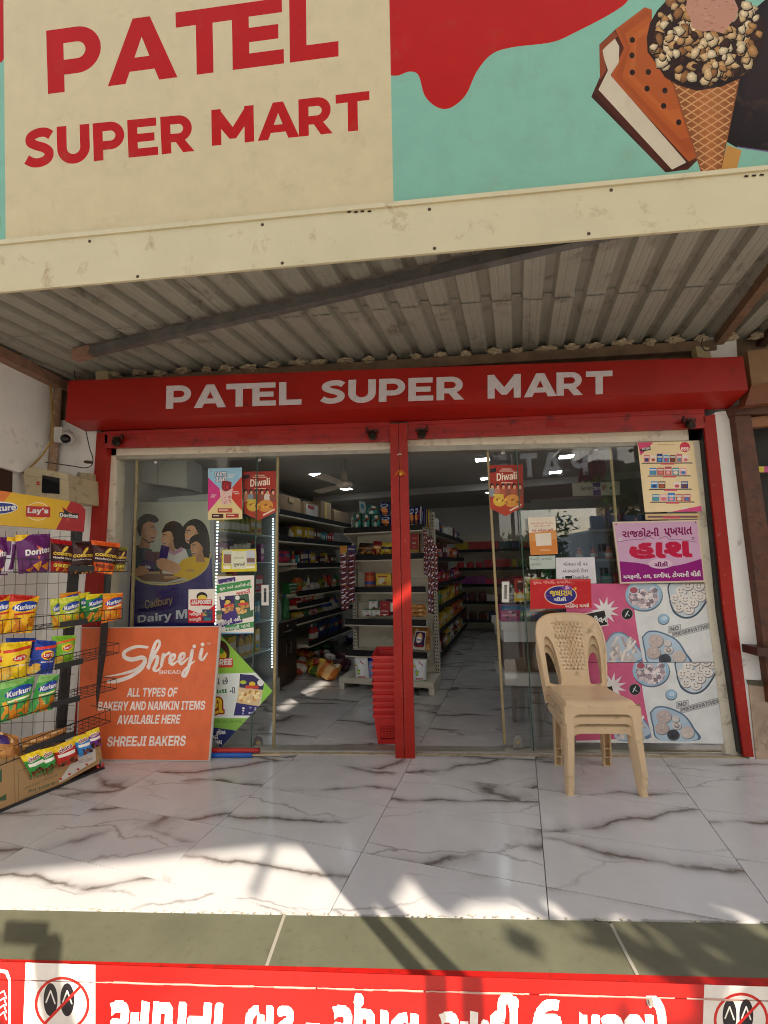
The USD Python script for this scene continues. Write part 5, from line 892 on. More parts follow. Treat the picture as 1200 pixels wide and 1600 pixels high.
put('glass_door', trimesh.Trimesh([uv(-1.89, .02, .2), uv(-1.89, 1.06, .2), uv(-1.89, 1.06, 2.0), uv(-1.89, .02, 2.0)], [(0, 1, 2), (0, 2, 3)], process=False), GM, fz); STRIP = lamp('led_strip_light', (.75, .93, 1.0), 2.2)
for v in (.05, 1.0): put('light_strip', [ubx(-1.93, -1.92, v, v+.010, z, z+.011) for z in np.arange(.3, 1.98, .03)], STRIP, fz, kind='stuff')
for k, z in enumerate((.5, .82, 1.14, 1.46, 1.76)): fill(-2.05, .12, .95, z+.001, .16, .24, .06, .09, ['bottle', 'carton'], f'fridge shelf {ORD[k]} from bottom', 90+k, [[8, 1], [3, 7, 4], [0, 4, 1], [4, 11, 5], [1, 10, 4]][k])
PF = FV(-.021).off(.002)
A = Art([(203, 785), (326, 783), (337, 1010), (193, 1010)], lin('#2c2470')); A.add([(213, 785), (326, 783), (330, 862), (322, 893), (296, 905), (260, 912), (225, 910), (206, 898)], lin('#b5b8a6')); A.add(rect(206, 860, 330, 905), lin('#6b4a2c')); A.l[-1] = (Polygon(rect(206, 862, 330, 915)).intersection(Polygon([(206, 800), (330, 800), (330, 862), (318, 882), (296, 900), (260, 910), (225, 908), (206, 896)])), lin('#7a5533'))
SK = lin('#cf9f7a'); SK2 = lin('#c2906a'); HR = lin('#14100f')
def face(cx, cy, r, side, skin, hair, smile=1.0):
    """a head turned to one side (side = -1 left, 1 right): neck, ear, face with shaded cheek, hair, brow, eye, nose, smile"""
    f = lambda pts: [(cx+side*x*r, cy+y*r) for x, y in pts]; sm = lambda pts, n=5: Polygon([tuple(p) for p in smooth_line(f(pts+[pts[0]]), n)]).buffer(0)
    A.add(f([(-.55, .3), (.25, .7), (.2, 1.7), (-.9, 1.7)]), shade(skin, .72))
    A.add(sm([(-.75, -.5), (-.2, -.95), (.45, -.85), (.72, -.35), (.78, -.05), (.95, .22), (.78, .32), (.8, .55), (.62, .9), (.25, 1.05), (-.25, .75), (-.6, .3)]), skin)
    A.add(sm([(-.75, -.4), (-.35, -.3), (-.2, .35), (.1, .95), (-.25, .75), (-.6, .3)]), shade(skin, .78)); A.add(sm([(.05, .15), (.4, .1), (.45, .4), (.15, .45)]), shade(skin, 1.12))
    A.add(sm([(-.42, -.1), (-.2, -.15), (-.18, .2), (-.36, .28)], 4), shade(skin, .88))
    A.add(stroke(f([(.28, -.32), (.5, -.40), (.66, -.32)]), r*.09), hair); A.add(ell(cx+side*.5*r, cy-.14*r, r*.11, r*.07), WHITE).add(ell(cx+side*.53*r, cy-.14*r, r*.065), hair)
    A.add(sm([(.22, .52), (.5, .50), (.72, .46), (.55, .72), (.35, .72)], 4), lin('#6a2a22')).add(f([(.26, .53), (.68, .48), (.64, .58), (.34, .62)]), WHITE)
A.add([(204, 868), (214, 852), (236, 858), (250, 880), (248, 898), (204, 898)], lin('#39454d')); face(231, 829, 16, 1, SK2, HR); A.add(Polygon([tuple(p) for p in smooth_line([(217, 836), (213, 822), (217, 810), (228, 803), (241, 805), (248, 812), (243, 817), (232, 815), (224, 820), (221, 828), (220, 838), (217, 836)], 5)]).buffer(0), HR).add(stroke([(224, 842), (232, 848), (240, 846)], 1.8), lin('#3a261e'))
A.add(Polygon([tuple(p) for p in smooth_line([(282, 870), (281, 840), (288, 820), (302, 811), (316, 815), (325, 830), (328, 856), (322, 880), (282, 870)], 6)]).buffer(0), HR); A.add([(280, 870), (292, 858), (308, 858), (318, 880), (296, 900), (280, 892)], lin('#2f4a45')); face(301, 834, 15, -1, SK, HR); A.add(Polygon([tuple(p) for p in smooth_line([(286, 826), (294, 815), (306, 814), (314, 824), (316, 842), (309, 832), (303, 822), (294, 822), (286, 826)], 5)]).buffer(0), HR)
A.add([(252, 880), (258, 858), (272, 852), (290, 858), (300, 884), (284, 898), (254, 896)], lin('#cfccc4')); A.add(Polygon([tuple(p) for p in smooth_line([(254, 836), (258, 820), (272, 814), (285, 822), (289, 842), (284, 858), (272, 856), (262, 846), (254, 836)], 6)]).buffer(0), HR); face(263, 840, 13, -1, SK, HR); A.add(Polygon([tuple(p) for p in smooth_line([(252, 833), (257, 823), (268, 820), (276, 828), (277, 846), (271, 840), (266, 830), (252, 833)], 5)]).buffer(0), HR).add([(261, 856), (272, 862), (284, 854), (286, 860), (272, 868), (262, 862)], lin('#b98a9f'))
A.add([(270, 892), (286, 874), (304, 868), (326, 872), (330, 890), (300, 906), (272, 900)], lin('#d8ae20')); face(309, 856, 13, -1, SK2, HR); A.add(Polygon([tuple(p) for p in smooth_line([(295, 852), (298, 840), (311, 834), (324, 840), (328, 858), (321, 866), (316, 854), (307, 846), (295, 852)], 5)]).buffer(0), HR)
for pts, c_ in (([(229, 858), (247, 866), (239, 893), (221, 886)], '#54303a'), ([(223, 872), (243, 880), (238, 893), (219, 887)], '#33205a'), ([(252, 851), (265, 855), (259, 884), (246, 880)], '#33206a')): A.add(pts, lin(c_))
A.text('milk', [(227, 882), (236, 885), (235, 889), (226, 886)], WHITE, 'InterB'); A.add(Polygon([tuple(p) for p in smooth_line([(208, 892), (220, 884), (230, 888), (232, 895), (214, 900), (208, 892)], 4)]).buffer(0), SK2).add(Polygon([tuple(p) for p in smooth_line([(244, 876), (256, 872), (282, 884), (274, 896), (248, 888), (244, 876)], 4)]).buffer(0), SK).add(Polygon(rect(226, 893, 250, 897)), lin('#b58a58')).add(Polygon(rect(256, 900, 276, 904)), lin('#b58a58')).add(Polygon(rect(290, 890, 304, 893)), lin('#b58a58'))
arc = smooth_line([(204, 897), (225, 910), (262, 913), (298, 905), (322, 888), (331, 862)], 8); A.add(LineString(arc).buffer(1.3), lin('#c9b552')); A.add(Polygon(list(map(tuple, arc+[0, 1.2]))+[(340, 862), (340, 1020), (190, 1020)]), lin('#2c2470'))
A.text('Cadbury', [(226, 938), (269, 931), (270, 945), (227, 955)], lin('#b8a45c'), 'Inter').text('Dairy Milk', [(215, 962), (318, 948), (318, 968), (215, 976)], lin('#dfe2ee'), 'InterB')
put_art('advertisement', A, PF, tint('gloss_print', .22, .05, gain=1.25), fz)
ac = thing('wall_cabinet', 'white overhead cabinet in the top left corner behind the glass', 'cabinet', uv(-2.3, .6, 2.2)); put('cabinet_body', slab([(199, 722), (292, 716), (292, 763), (199, 750)], FY(.62), .3), mat('overhead_white', (.55, .55, .5), .5), ac); put('door_gap', slab([(246, 720), (247, 720), (247, 757), (246, 757)], FY(.62).off(.002), .002), mat('joint_shadow', (.25, .22, .17), .7), ac); put('frame_piece', slab([(222, 716), (224, 716), (223, 752), (221, 752)], FY(.62).off(.004), .01), WL, ac)
# ------------------------------------------------------------------ posters and notices on the glass
PG = FY(.043); PG2 = FY(.082)
def poster(name, label, cat, A, plane, mt=PAPER, back=None, thick=.0012):
    t = thing(name, label, cat, plane.at(np.array(A.o.exterior.coords))[:-1].mean(0))
    put('print', *(lambda r: (r[0],))(A.mesh(plane.at, plane.n)), mt, t, colors=A.mesh(plane.at, plane.n)[1]) if False else None
    q, C, _ = A.mesh(plane.at, plane.n); put('print', q, mt, t, colors=C); put('sheet', slab(A.o, plane.off(-.0006), thick), back or mat('paper_back', (.55, .53, .48), .7), t); return t
A = Art([(325, 732), (378, 730.5), (378.5, 811), (325, 812.5)], lin('#d8c48c')); A.add([(325, 732), (378, 730.5), (378, 745), (353, 772), (325, 748)], lin('#8fbcd2')).add([(325, 746), (350, 770), (325, 800)], lin('#c8337e')).add([(378, 744), (355, 771), (378, 798)], lin('#c23220'))
for i, (tx, y) in enumerate((('TASTE', 738), ('140', 745))): A.text(tx, [(335+i*2, y), (354, y-.7), (354, y+5.5+i*2), (335+i*2, y+6+i*2)], WHITE, 'InterX', outline=lin('#2b5f8a'), ow=.7)
for k in range(3): A.add(rect(356, 741+k*2.3, 368-k*2, 742+k*2.3), WHITE)
A.add([(343, 764), (346, 788), (360, 788), (364, 763), (354, 768)], lin('#d9b9b0')); bits(A, 18, ['#b04a52', '#c97a7a', '#d9a59a'], 346, 768, 361, 786, 1.3, 2, 1); A.add(blob(353.5, 759, 8.5, 3, 11, .15), lin('#8a1a20')); bits(A, 9, ['#b3242c', '#6a1218', '#c23a40'], 347, 754, 360, 764, 1.6, 5)
for k, (x0, y0, x1, y1, c) in enumerate(((340, 794, 363, 801, '#b04a3a'), (331, 803, 349, 809.5, '#4a2018'), (353, 802.5, 373, 809, '#a32a22'))): A.add(rect(x0, y0, x1, y1), lin(c)); A.add(rect(x0+2, y0+2, x1-7, y1-3), lin('#d9c9b5'))
for x0, x1, y in ((330, 338, 773), (329, 336, 776), (364, 373, 768), (366, 374, 771)): A.add(rect(x0, y, x1, y+1), WHITE)
A.add(ell(329.5, 736, .9), lin('#b3282a')); poster('ice_cream_poster', 'small ice cream poster with pink, blue and red triangles on the left glass', 'poster', A, PG)
def diwali(x0, y0, w, h, tip):
    X = lambda a: x0+a*w; Y = lambda b: y0+b*h
    A = Art([(X(0), Y(0)), (X(1), Y(-.015)), (X(1.02), Y(.86)), (X(tip), Y(1.06)), (X(.03), Y(.90))], lin('#9c2b1c')); A.add([(X(.03), Y(.55)), (X(1.02), Y(.50)), (X(1.02), Y(.86)), (X(tip), Y(1.06)), (X(.03), Y(.90))], lin('#a93a22'))
    A.add([(X(.02), Y(.08)), (X(.2), Y(.05)), (X(.2), Y(.14)), (X(.02), Y(.16))], INK); A.text('Diwali', [(X(.22), Y(.17)), (X(.82), Y(.13)), (X(.82), Y(.29)), (X(.22), Y(.33))], lin('#e6d3c0'), 'InterB')
    for a, b, c in ((.36, .07, .66), (.3, .11, .72), (.35, .355, .7)): A.add(rect(X(a), Y(b), X(c), Y(b+.018)), lin('#d9b5a0'))
    q = random.Random(int(x0))
    for k in range(6):
        a = .08+k*.165; A.add(ell(X(a), Y(.56), w*.10, h*.10), lin(q.choice(['#b5745a', '#7d8a93', '#c9bfb5', '#a8553a', '#8a4a3a']))); A.add(ell(X(a), Y(.43), w*.055, h*.055), lin('#14100f')); A.add(ell(X(a+.012), Y(.455), w*.04, h*.042), SK)
    A.add(ell(X(.3), Y(.74), w*.19, h*.12, 10), lin('#cfa83a')).add(ell(X(.68), Y(.74), w*.24, h*.13, -8), lin('#c98a3a')); bits(A, 16, ['#e0b850', '#b5702a', '#d99a3a', '#8a4a20'], X(.2), Y(.68), X(.88), Y(.82), w*.04, 7); A.add(rect(X(.12), Y(.60), X(.42), Y(.645)), lin('#c9b13a')); A.add([(X(.6), Y(.93)), (X(.95), Y(.80)), (X(.97), Y(.83)), (X(.62), Y(.96))], lin('#e0c9b5')); return A
poster('festival_poster', 'red festival snack poster with a pointed lower edge at the left doorway edge', 'poster', diwali(379.5, 737, 51.5, 72, .48), PG2)
poster('festival_poster', 'red festival snack poster with a pointed lower edge on the right sliding door', 'poster', diwali(764.5, 727, 52.5, 75, .50), PG2)
A = Art([(347, 859), (400, 857.5), (401, 892.5), (346, 894)], lin('#c9b92a')); A.add(rect(349, 860, 363, 882), lin('#b9bfae')).add(rect(384, 860, 399, 882), lin('#b5b9bf')).add(rect(362, 861, 385, 889), lin('#cfd0b5')).add(rect(350, 866, 361, 880), lin('#8a5a4a')).add(rect(386, 872, 398, 879), lin('#7a5a4a')).add(rect(349, 884, 360, 889), lin('#dcd9c5')).add(rect(385, 884, 398, 888), lin('#dcd9c5')); A.text('ગુજરાતી', [(365, 879), (383, 878.5), (383, 885), (365, 886)], lin('#3a3a2a'), 'Guj', .03); A.text('હવે મળશે', [(366, 869), (381, 868.5), (381, 873), (366, 873.5)], lin('#6a7a4a'), 'Guj'); poster('yellow_notice', 'small yellow sticker with Gujarati lettering high on the left glass', 'sticker', A, PG)
A = Art([(294.5, 921), (336, 920), (336, 972.5), (294, 973.5)], lin('#dcd4c8')); A.add([(294, 952), (310, 958), (322, 956), (336, 944), (336, 973), (294, 974)], lin('#c3161c')); A.add(ell(315.5, 932, 8.5, 7), INK).add(ell(316, 934.5, 7, 5), lin('#d0b84a')).add(Polygon(rect(299, 938, 330, 945)).buffer(1.5), lin('#b81c22')); A.text('JALPOOREE', [(299, 938), (330, 937.5), (330, 943.5), (299, 944.5)], WHITE, 'InterX'); A.add(ell(315, 948.5, 5, 2.4), lin('#dcd4c8'))
A.text('પઉંપૂરી', [(295.5, 957), (314, 955.5), (314, 962.5), (295.5, 963.5)], WHITE, 'Guj', .03).text('રવાપૂરી', [(295.5, 965), (314, 964), (314, 971), (295.5, 972)], WHITE, 'Guj', .03); A.add(rect(316, 952, 332, 970), lin('#3a3560')); bits(A, 9, ['#c99a5a', '#b5824a', '#2f6a4a', '#d9b27a'], 318, 955, 331, 966, 2, 4); A.add(rect(319, 965, 330, 970), lin('#2f7a86')); poster('snack_notice', 'small white and red snack notice above the orange board', 'notice', A, PG)
A = Art([(338, 900.5), (397, 899), (396.5, 989.5), (337.5, 991)], lin('#dfd6cb')); RT = lambda g, a=-9: affinity.rotate(g, a, origin=(367, 945))
A.add(RT(Polygon(rect(347, 902, 374, 909))), lin('#3d2a72')).add(RT(Polygon(rect(340, 911, 396, 922)).buffer(1)), lin('#3d8a4a')); A.text('શુદ્ધ અને હાઈજેનિક'.replace('દ્ધ', 'ધ'), [(343, 917), (393, 909), (393, 916), (343, 924)], WHITE, 'Guj', .02).text('જલપૂરી', [(369, 924), (391, 919), (391, 929), (369, 933)], lin('#b3241f'), 'Guj', .03).text('ક્વોલીટી'.replace('ક્', 'ક'), [(348, 908.5), (372, 904.5), (372, 909), (348, 913)], WHITE, 'Guj', .01)
for x, c in ((344, '#33265e'), (367, '#3f5f4a')):
    A.add(RT(Polygon(rect(x, 930, x+23, 966)), -6), lin(c)); bits(A, 22, ['#d0a064', '#c08a4a', '#dcb87c', '#a8703a'], x+4, 944, x+20, 959, 3, int(x)); A.add(ell(x+12, 939, 5, 4), INK).add(ell(x+12, 940.5, 4, 3), lin('#d0b84a')).add(RT(Polygon(rect(x+6, 943, x+20, 947)), -6), lin('#c9403a')).add(ell(x+4, 934, 3.5), WHITE)
A.add([(349, 960), (369, 952), (371, 965), (350, 972)], lin('#3d2a72')).add([(338, 975), (378, 962), (379, 972), (338, 982)], lin('#3d2a72')).add(RT(Polygon(rect(348, 976, 394, 983)).buffer(1), -8), lin('#3d8a4a')).add([(372, 962), (396, 952), (396, 963), (376, 968)], lin('#3f6a4a')); A.text('પાણીપૂરી નહીં,', [(340, 972), (377, 961), (377, 971), (340, 981)], WHITE, 'Guj', .03).text('જલપૂરી માંગો', [(352, 979), (391, 973), (391, 981), (352, 988)], WHITE, 'Guj', .02); A.add(ell(342, 962, 5, 7), lin('#9a8a6a')).add(ell(342, 957, 5, 3.5), lin('#3f6a4a')).add(rect(338, 988.5, 397, 991), lin('#5aa0d0')); poster('snack_poster', 'white snack poster with green and purple Gujarati banners on the left glass', 'poster', A, PG)
A = Art([(345, 993), (426, 1080), (345, 1168), (262, 1080)], lin('#d3d8d3')); A.add([(345, 985), (400, 1051), (330, 1053), (250, 1050)], lin('#86b53f')); A.add(ell(342, 1020, 17, 20), lin('#3a1812')).add(ell(341, 1024, 13, 10), lin('#d0b52a')).add(blob(344, 1017, 5, 2, 8), lin('#3f8a2a')).add(Polygon(rect(320, 1030, 362, 1041)).buffer(2), lin('#c2402f')); A.text('JALPOOREE', [(302, 1032), (363, 1029), (362, 1039), (302, 1041)], WHITE, 'InterX')
A.add([(375, 1053), (396, 1055), (413, 1068), (411, 1080), (403, 1108), (365, 1118), (372, 1085)], lin('#cdb48a')); A.add([(375, 1053), (396, 1055), (413, 1068), (411, 1078), (374, 1074)], lin('#2b2654')); A.add([(369, 1098), (407, 1104), (404, 1118), (365, 1118)], lin('#2b2a66')); bits(A, 24, ['#dcc38a', '#c99a5a', '#e6d3a0', '#b5803a'], 374, 1080, 404, 1097, 3.4, 9); A.add(ell(394, 1069, 5, 4), lin('#d0b52a')).add(ell(380, 1066, 5, 3), lin('#a8b53a')).add(ell(407, 1067, 5), WHITE).add(rect(383, 1071, 404, 1076), lin('#c2402f')); bits(A, 9, ['#d9d6e0', '#9a98c0'], 374, 1105, 400, 1115, 2, 3)
A.add([(413, 1066), (432, 1080), (405, 1110)], lin('#86c04a')).add([(250, 1122), (390, 1122), (375, 1142), (330, 1137), (250, 1145)], lin('#7fae4a')).add([(250, 1138), (330, 1136), (372, 1142), (345, 1172), (250, 1180)], lin('#1f2a5c'))
A.text('આપે છે', [(322, 1060), (356, 1058), (356, 1069), (322, 1071)], lin('#4a4a52'), 'Guj', .02).text('શુદ્ધતા'.replace('દ્ધ', 'ધ'), [(322, 1078), (355, 1076), (355, 1085), (322, 1087)], lin('#1f7a3a'), 'Guj', .04).text('ની', [(359, 1074), (368, 1073), (368, 1083), (359, 1084)], lin('#4a4a52'), 'Guj', .02).text('ટી', [(328, 1092), (349, 1089), (349, 1114), (328, 1117)], lin('#d8b52a'), 'Guj', .045, outline=lin('#8a1f1a'), ow=2.2)
A.text('પૂરી પેકેટ. 10 રૂ દરેક બાળકો', [(330, 1125), (378, 1124), (378, 1130), (330, 1131)], lin('#3a5a2a'), 'Guj').text('ટોર્સ'.replace('ર્સ', 'સ'), [(338, 1140), (353, 1139), (353, 1147), (338, 1148)], WHITE, 'Guj', .03).text('પર', [(332, 1149), (341, 1148.5), (341, 1155), (332, 1155.5)], WHITE, 'Guj', .03).text('લબ્ધ'.replace('બ્', 'બ'), [(331, 1157), (347, 1156), (347, 1163), (331, 1164)], WHITE, 'Guj', .03); poster('diamond_poster', 'green and white snack poster hung as a diamond behind the orange board', 'poster', A, FY(.036))
A = Art([(824.5, 808.5), (867.5, 807), (872, 865.5), (829, 867.5)], lin('#d4c7b5')); A.add([(826, 833), (869.5, 828), (872, 866), (829, 868)], lin('#c98a4a')).add([(827, 846), (870.5, 842), (872, 866), (829, 868)], lin('#c4772f'))
for k, (x0, x1) in enumerate(((829, 864), (834, 860))): A.text(['તમારા મોબાઈલ થી પેમેન્ટ'.replace('ન્', 'ન'), 'માટે સ્કેન કરો'.replace('સ્', 'સ')][k], [(x0, 816+k*4), (x1, 815+k*4), (x1, 818.5+k*4), (x0, 819.5+k*4)], lin('#b3522f'), 'Guj')
A.text('પર ઓર્ડર કરો'.replace('ર્ડ', 'ડ'), [(831, 826.5), (864, 825), (864, 829.5), (831, 831)], lin('#a8442a'), 'Guj', .03).add([(836, 834), (861, 832.5), (862, 852), (838, 853.5)], lin('#d6cab8')).add(rect(844, 859, 860, 859.8), lin('#e0cdb5')); poster('orange_notice', 'white and orange payment notice on the right glass', 'notice', A, PG)
A = Art([(827, 869), (867.5, 868), (868, 888.5), (828, 889.5)], lin('#a9b3a8')); A.text('અહીં મળશે', [(829, 871), (862, 870), (862, 875), (829, 876)], lin('#5a6a60'), 'Guj').text('આભાર', [(830, 880), (845, 879.5), (845, 884), (830, 884.5)], lin('#5a6a60'), 'Guj'); poster('paper_notice', 'pale grey-green paper slip under the orange payment notice', 'notice', A, PG)
A = Art([(868.5, 871.5), (929, 870.5), (932, 911.5), (869.5, 913)], lin('#c9c6c9'))
for k, s in enumerate(('ગોવર્ધન ઘી પર'.replace('ર્ધ', 'ધ'), 'એનઆરપી ઉપર', '૪ % ડિસકાઉનટ'.replace('ડિ', 'િડ'))): A.text(s, [(880-k, 878+k*10.5), (918+k, 877+k*10.5), (918+k, 883.5+k*10.5), (880-k, 884.5+k*10.5)], lin('#3a3a48'), 'Guj', .01)
A.add(rect(883, 900, 894, 904), INK); poster('paper_notice', 'white sheet with three hand-written lines beside the orange payment notice', 'notice', A, PG)
A = Art([(828.5, 905.5), (923, 904.5), (924.5, 950), (828.5, 951.5)], lin('#c4141a')); A.add([(827, 904), (924, 903), (924, 909), (860, 907), (829, 909)], lin('#cf3a3a')); A.text('શુધધ, પૌષટિક, સવાદિષટ...', [(833, 907.5), (896, 906.5), (896, 912.5), (833, 913.5)], lin('#e6a59a'), 'Guj', .02); A.add(ell(876, 930, 25.5, 15.5), lin('#e0c0a8')).add(ell(876, 930, 24, 14), lin('#2a1f7a')).add(ell(886, 918.5, 8, 4), lin('#7a3a8a')); A.text('જલારામ', [(859, 923), (894, 922), (894, 931), (859, 932)], lin('#e0c83a'), 'Guj', .03).text('ચીકી', [(865, 933), (885, 932.5), (885, 939), (865, 939.5)], WHITE, 'Guj', .04).text('ૐ', [(882, 915), (890, 915), (890, 921), (882, 921)], lin('#e6b5c9'), 'Guj', .03).text('અિહંયા મળશે', [(883, 943), (921, 942), (921, 949), (883, 950)], WHITE, 'Guj', .025).add(ell(899, 919.5, 2), lin('#d9b52a'))
for k in range(9): A.add(stroke([(832+k*10, 914+k % 3*9), (838+k*10, 912+k % 3*9)], .5), lin('#d94a4a'))
poster('red_banner', 'red vinyl banner with a purple oval in Gujarati across the right glass', 'banner', A, FY(.030), VINYL)
A = Art([(996, 691.5), (1082.5, 689), (1096.5, 799), (1007.5, 800.5)], lin('#dcc79c')); A.add([(996, 691), (1021, 691), (1001, 712)], lin('#c8406a')).add([(1000, 702), (1016, 697), (1017, 703), (1001, 706)], INK); A.text('ICE & CREAM', [(1003, 700), (1015, 698.5), (1015, 702), (1003, 703.5)], WHITE, 'InterB').add(ell(1070, 698.5, 8, 8), lin('#c4324a')); A.text('₹59', [(1064, 699), (1076, 698.5), (1076, 704), (1064, 704.5)], lin('#f0d9d0'), 'InterX').add(rect(1027, 694.5, 1054, 695.2), lin('#9a7a4a'))
PC = ['#c46a72', '#d99a9a', '#e0c9b5', '#3d78b5', '#2a3a7a', '#a8502f', '#3f8ac0', '#b34a5a', '#6a3a2a', '#4a8a9a']
for r, (y, x0, x1, n) in enumerate(((711, 1006, 1077, 7), (731, 1015, 1074, 5), (752, 1017, 1076, 5), (772, 1019, 1080, 5))):
    for k in range(n):
        if r == 2 and k == 2: continue
        a = x0+(x1-x0)*k/n; b = a+(x1-x0)/n-1; A.add(rect(a, y-(2 if k % 3 == 2 else 0), b, y+11), lin(PC[(r*3+k*2) % 10])); A.add(rect(a+.8, y+2, b-.8, y+4), WHITE); A.add(ell((a+b)/2, y+7.5, (b-a)*.33, 2.6), lin(PC[(r*5+k+4) % 10]))
    A.add([(x0-2, y+12), (x1+4, y+11.5), (x1+6, y+13.2), (x0-4, y+13.8)], lin('#4a3a3f')).add(rect((x0+x1)/2-9, y+12.6, (x0+x1)/2+12, y+15), lin('#c4415a'))
A.add([(1047, 800), (1096, 790), (1097, 800)], lin('#c8407a')); A.text('ORDER', [(1066, 793), (1074, 792), (1074, 795), (1066, 796)], WHITE, 'InterB'); poster('price_poster', 'cream price poster with rows of ice packs at the top right of the shop front', 'poster', A, FY(.016))
A = Art([(1008, 803), (1093, 802), (1094, 811), (1009, 812)], lin('#c2a67a')); A.add(rect(1012, 806, 1090, 809), lin('#6a4a4a')).add(rect(1036, 807, 1062, 810), lin('#c4415a')); poster('price_poster', 'lower edge of a second cream price poster under the first one', 'poster', A, FY(.020))
HB = FY(.004)
t = thing('sweet_board', 'mauve and purple sweet shop board with large red Gujarati lettering on the right', 'board', HB.at((1028, 862))[0])
A = Art([(957.5, 815.5), (1091.5, 812), (1102, 909.5), (969, 912)], lin('#c9b5a0')); A.add([(960, 818), (1089, 814.5), (1099.5, 907), (971, 909.5)], lin('#c09ab5')); A.add(list(map(tuple, smooth_line([(968, 877), (1000, 880), (1032, 886), (1065, 882), (1096, 873)], 6)))+[(1099.5, 907), (971, 909.5)], lin('#86186f'))
A.text('રાજકોટની', [(972, 826), (1030, 824), (1030, 838), (972, 840)], lin('#7a1450'), 'Guj', .032).text('પખયાત', [(1037, 825), (1082, 822), (1082, 835), (1037, 838)], lin('#7a1450'), 'Guj', .032).add(stroke([(1040, 833), (1046, 836), (1048, 839)], 1.8), lin('#7a1450'))
A.text('હાશ', [(983, 849), (1081, 845), (1082, 871), (983, 874)], lin('#b31a3f'), 'Guj', .045); A.add(ell(1032, 881, 19, 7.5), lin('#cdb0c4')); A.text('ચીકી', [(1022, 878), (1044, 877), (1044, 885), (1022, 886)], lin('#6a1450'), 'Guj', .04); A.text('મગફળી, તલ, દાળીયા, ટોપરાની ચીકી', [(974, 897), (1095, 891), (1095, 902), (974, 906)], WHITE, 'Guj', .022)
for s in (-1, 1): A.add(LineString(smooth_line([(1026+s*4, 842), (1026+s*14, 838.5), (1026+s*22, 843), (1026+s*40, 843.5), (1026+s*62, 847)], 6)).buffer(.5), lin('#8a5a80'))
A.add(ell(969, 842.5, 2.5), lin('#dcd4d4')).add(ell(969, 842.5, 1.2), lin('#1f8a3a')).add(ell(1083, 841, 2.4), lin('#7a4a70')).add(ell(1083, 841, 1), lin('#cbb'*2 if False else '#ccbbbb'))
put_art('print', A, HB, tint('gloss_print', .22, .05, gain=1.25), t); put('board', slab(A.o, HB.off(-.0006), .014), mat('board_edge', '#9a8a72', .6), t)
for x, y in ((963, 819), (1087, 816), (973, 906), (1097, 903)): q = trimesh.creation.icosphere(1, .005); q.apply_translation(HB.off(.001).at((x, y))[0]); put('nail', q, BLACK, t)
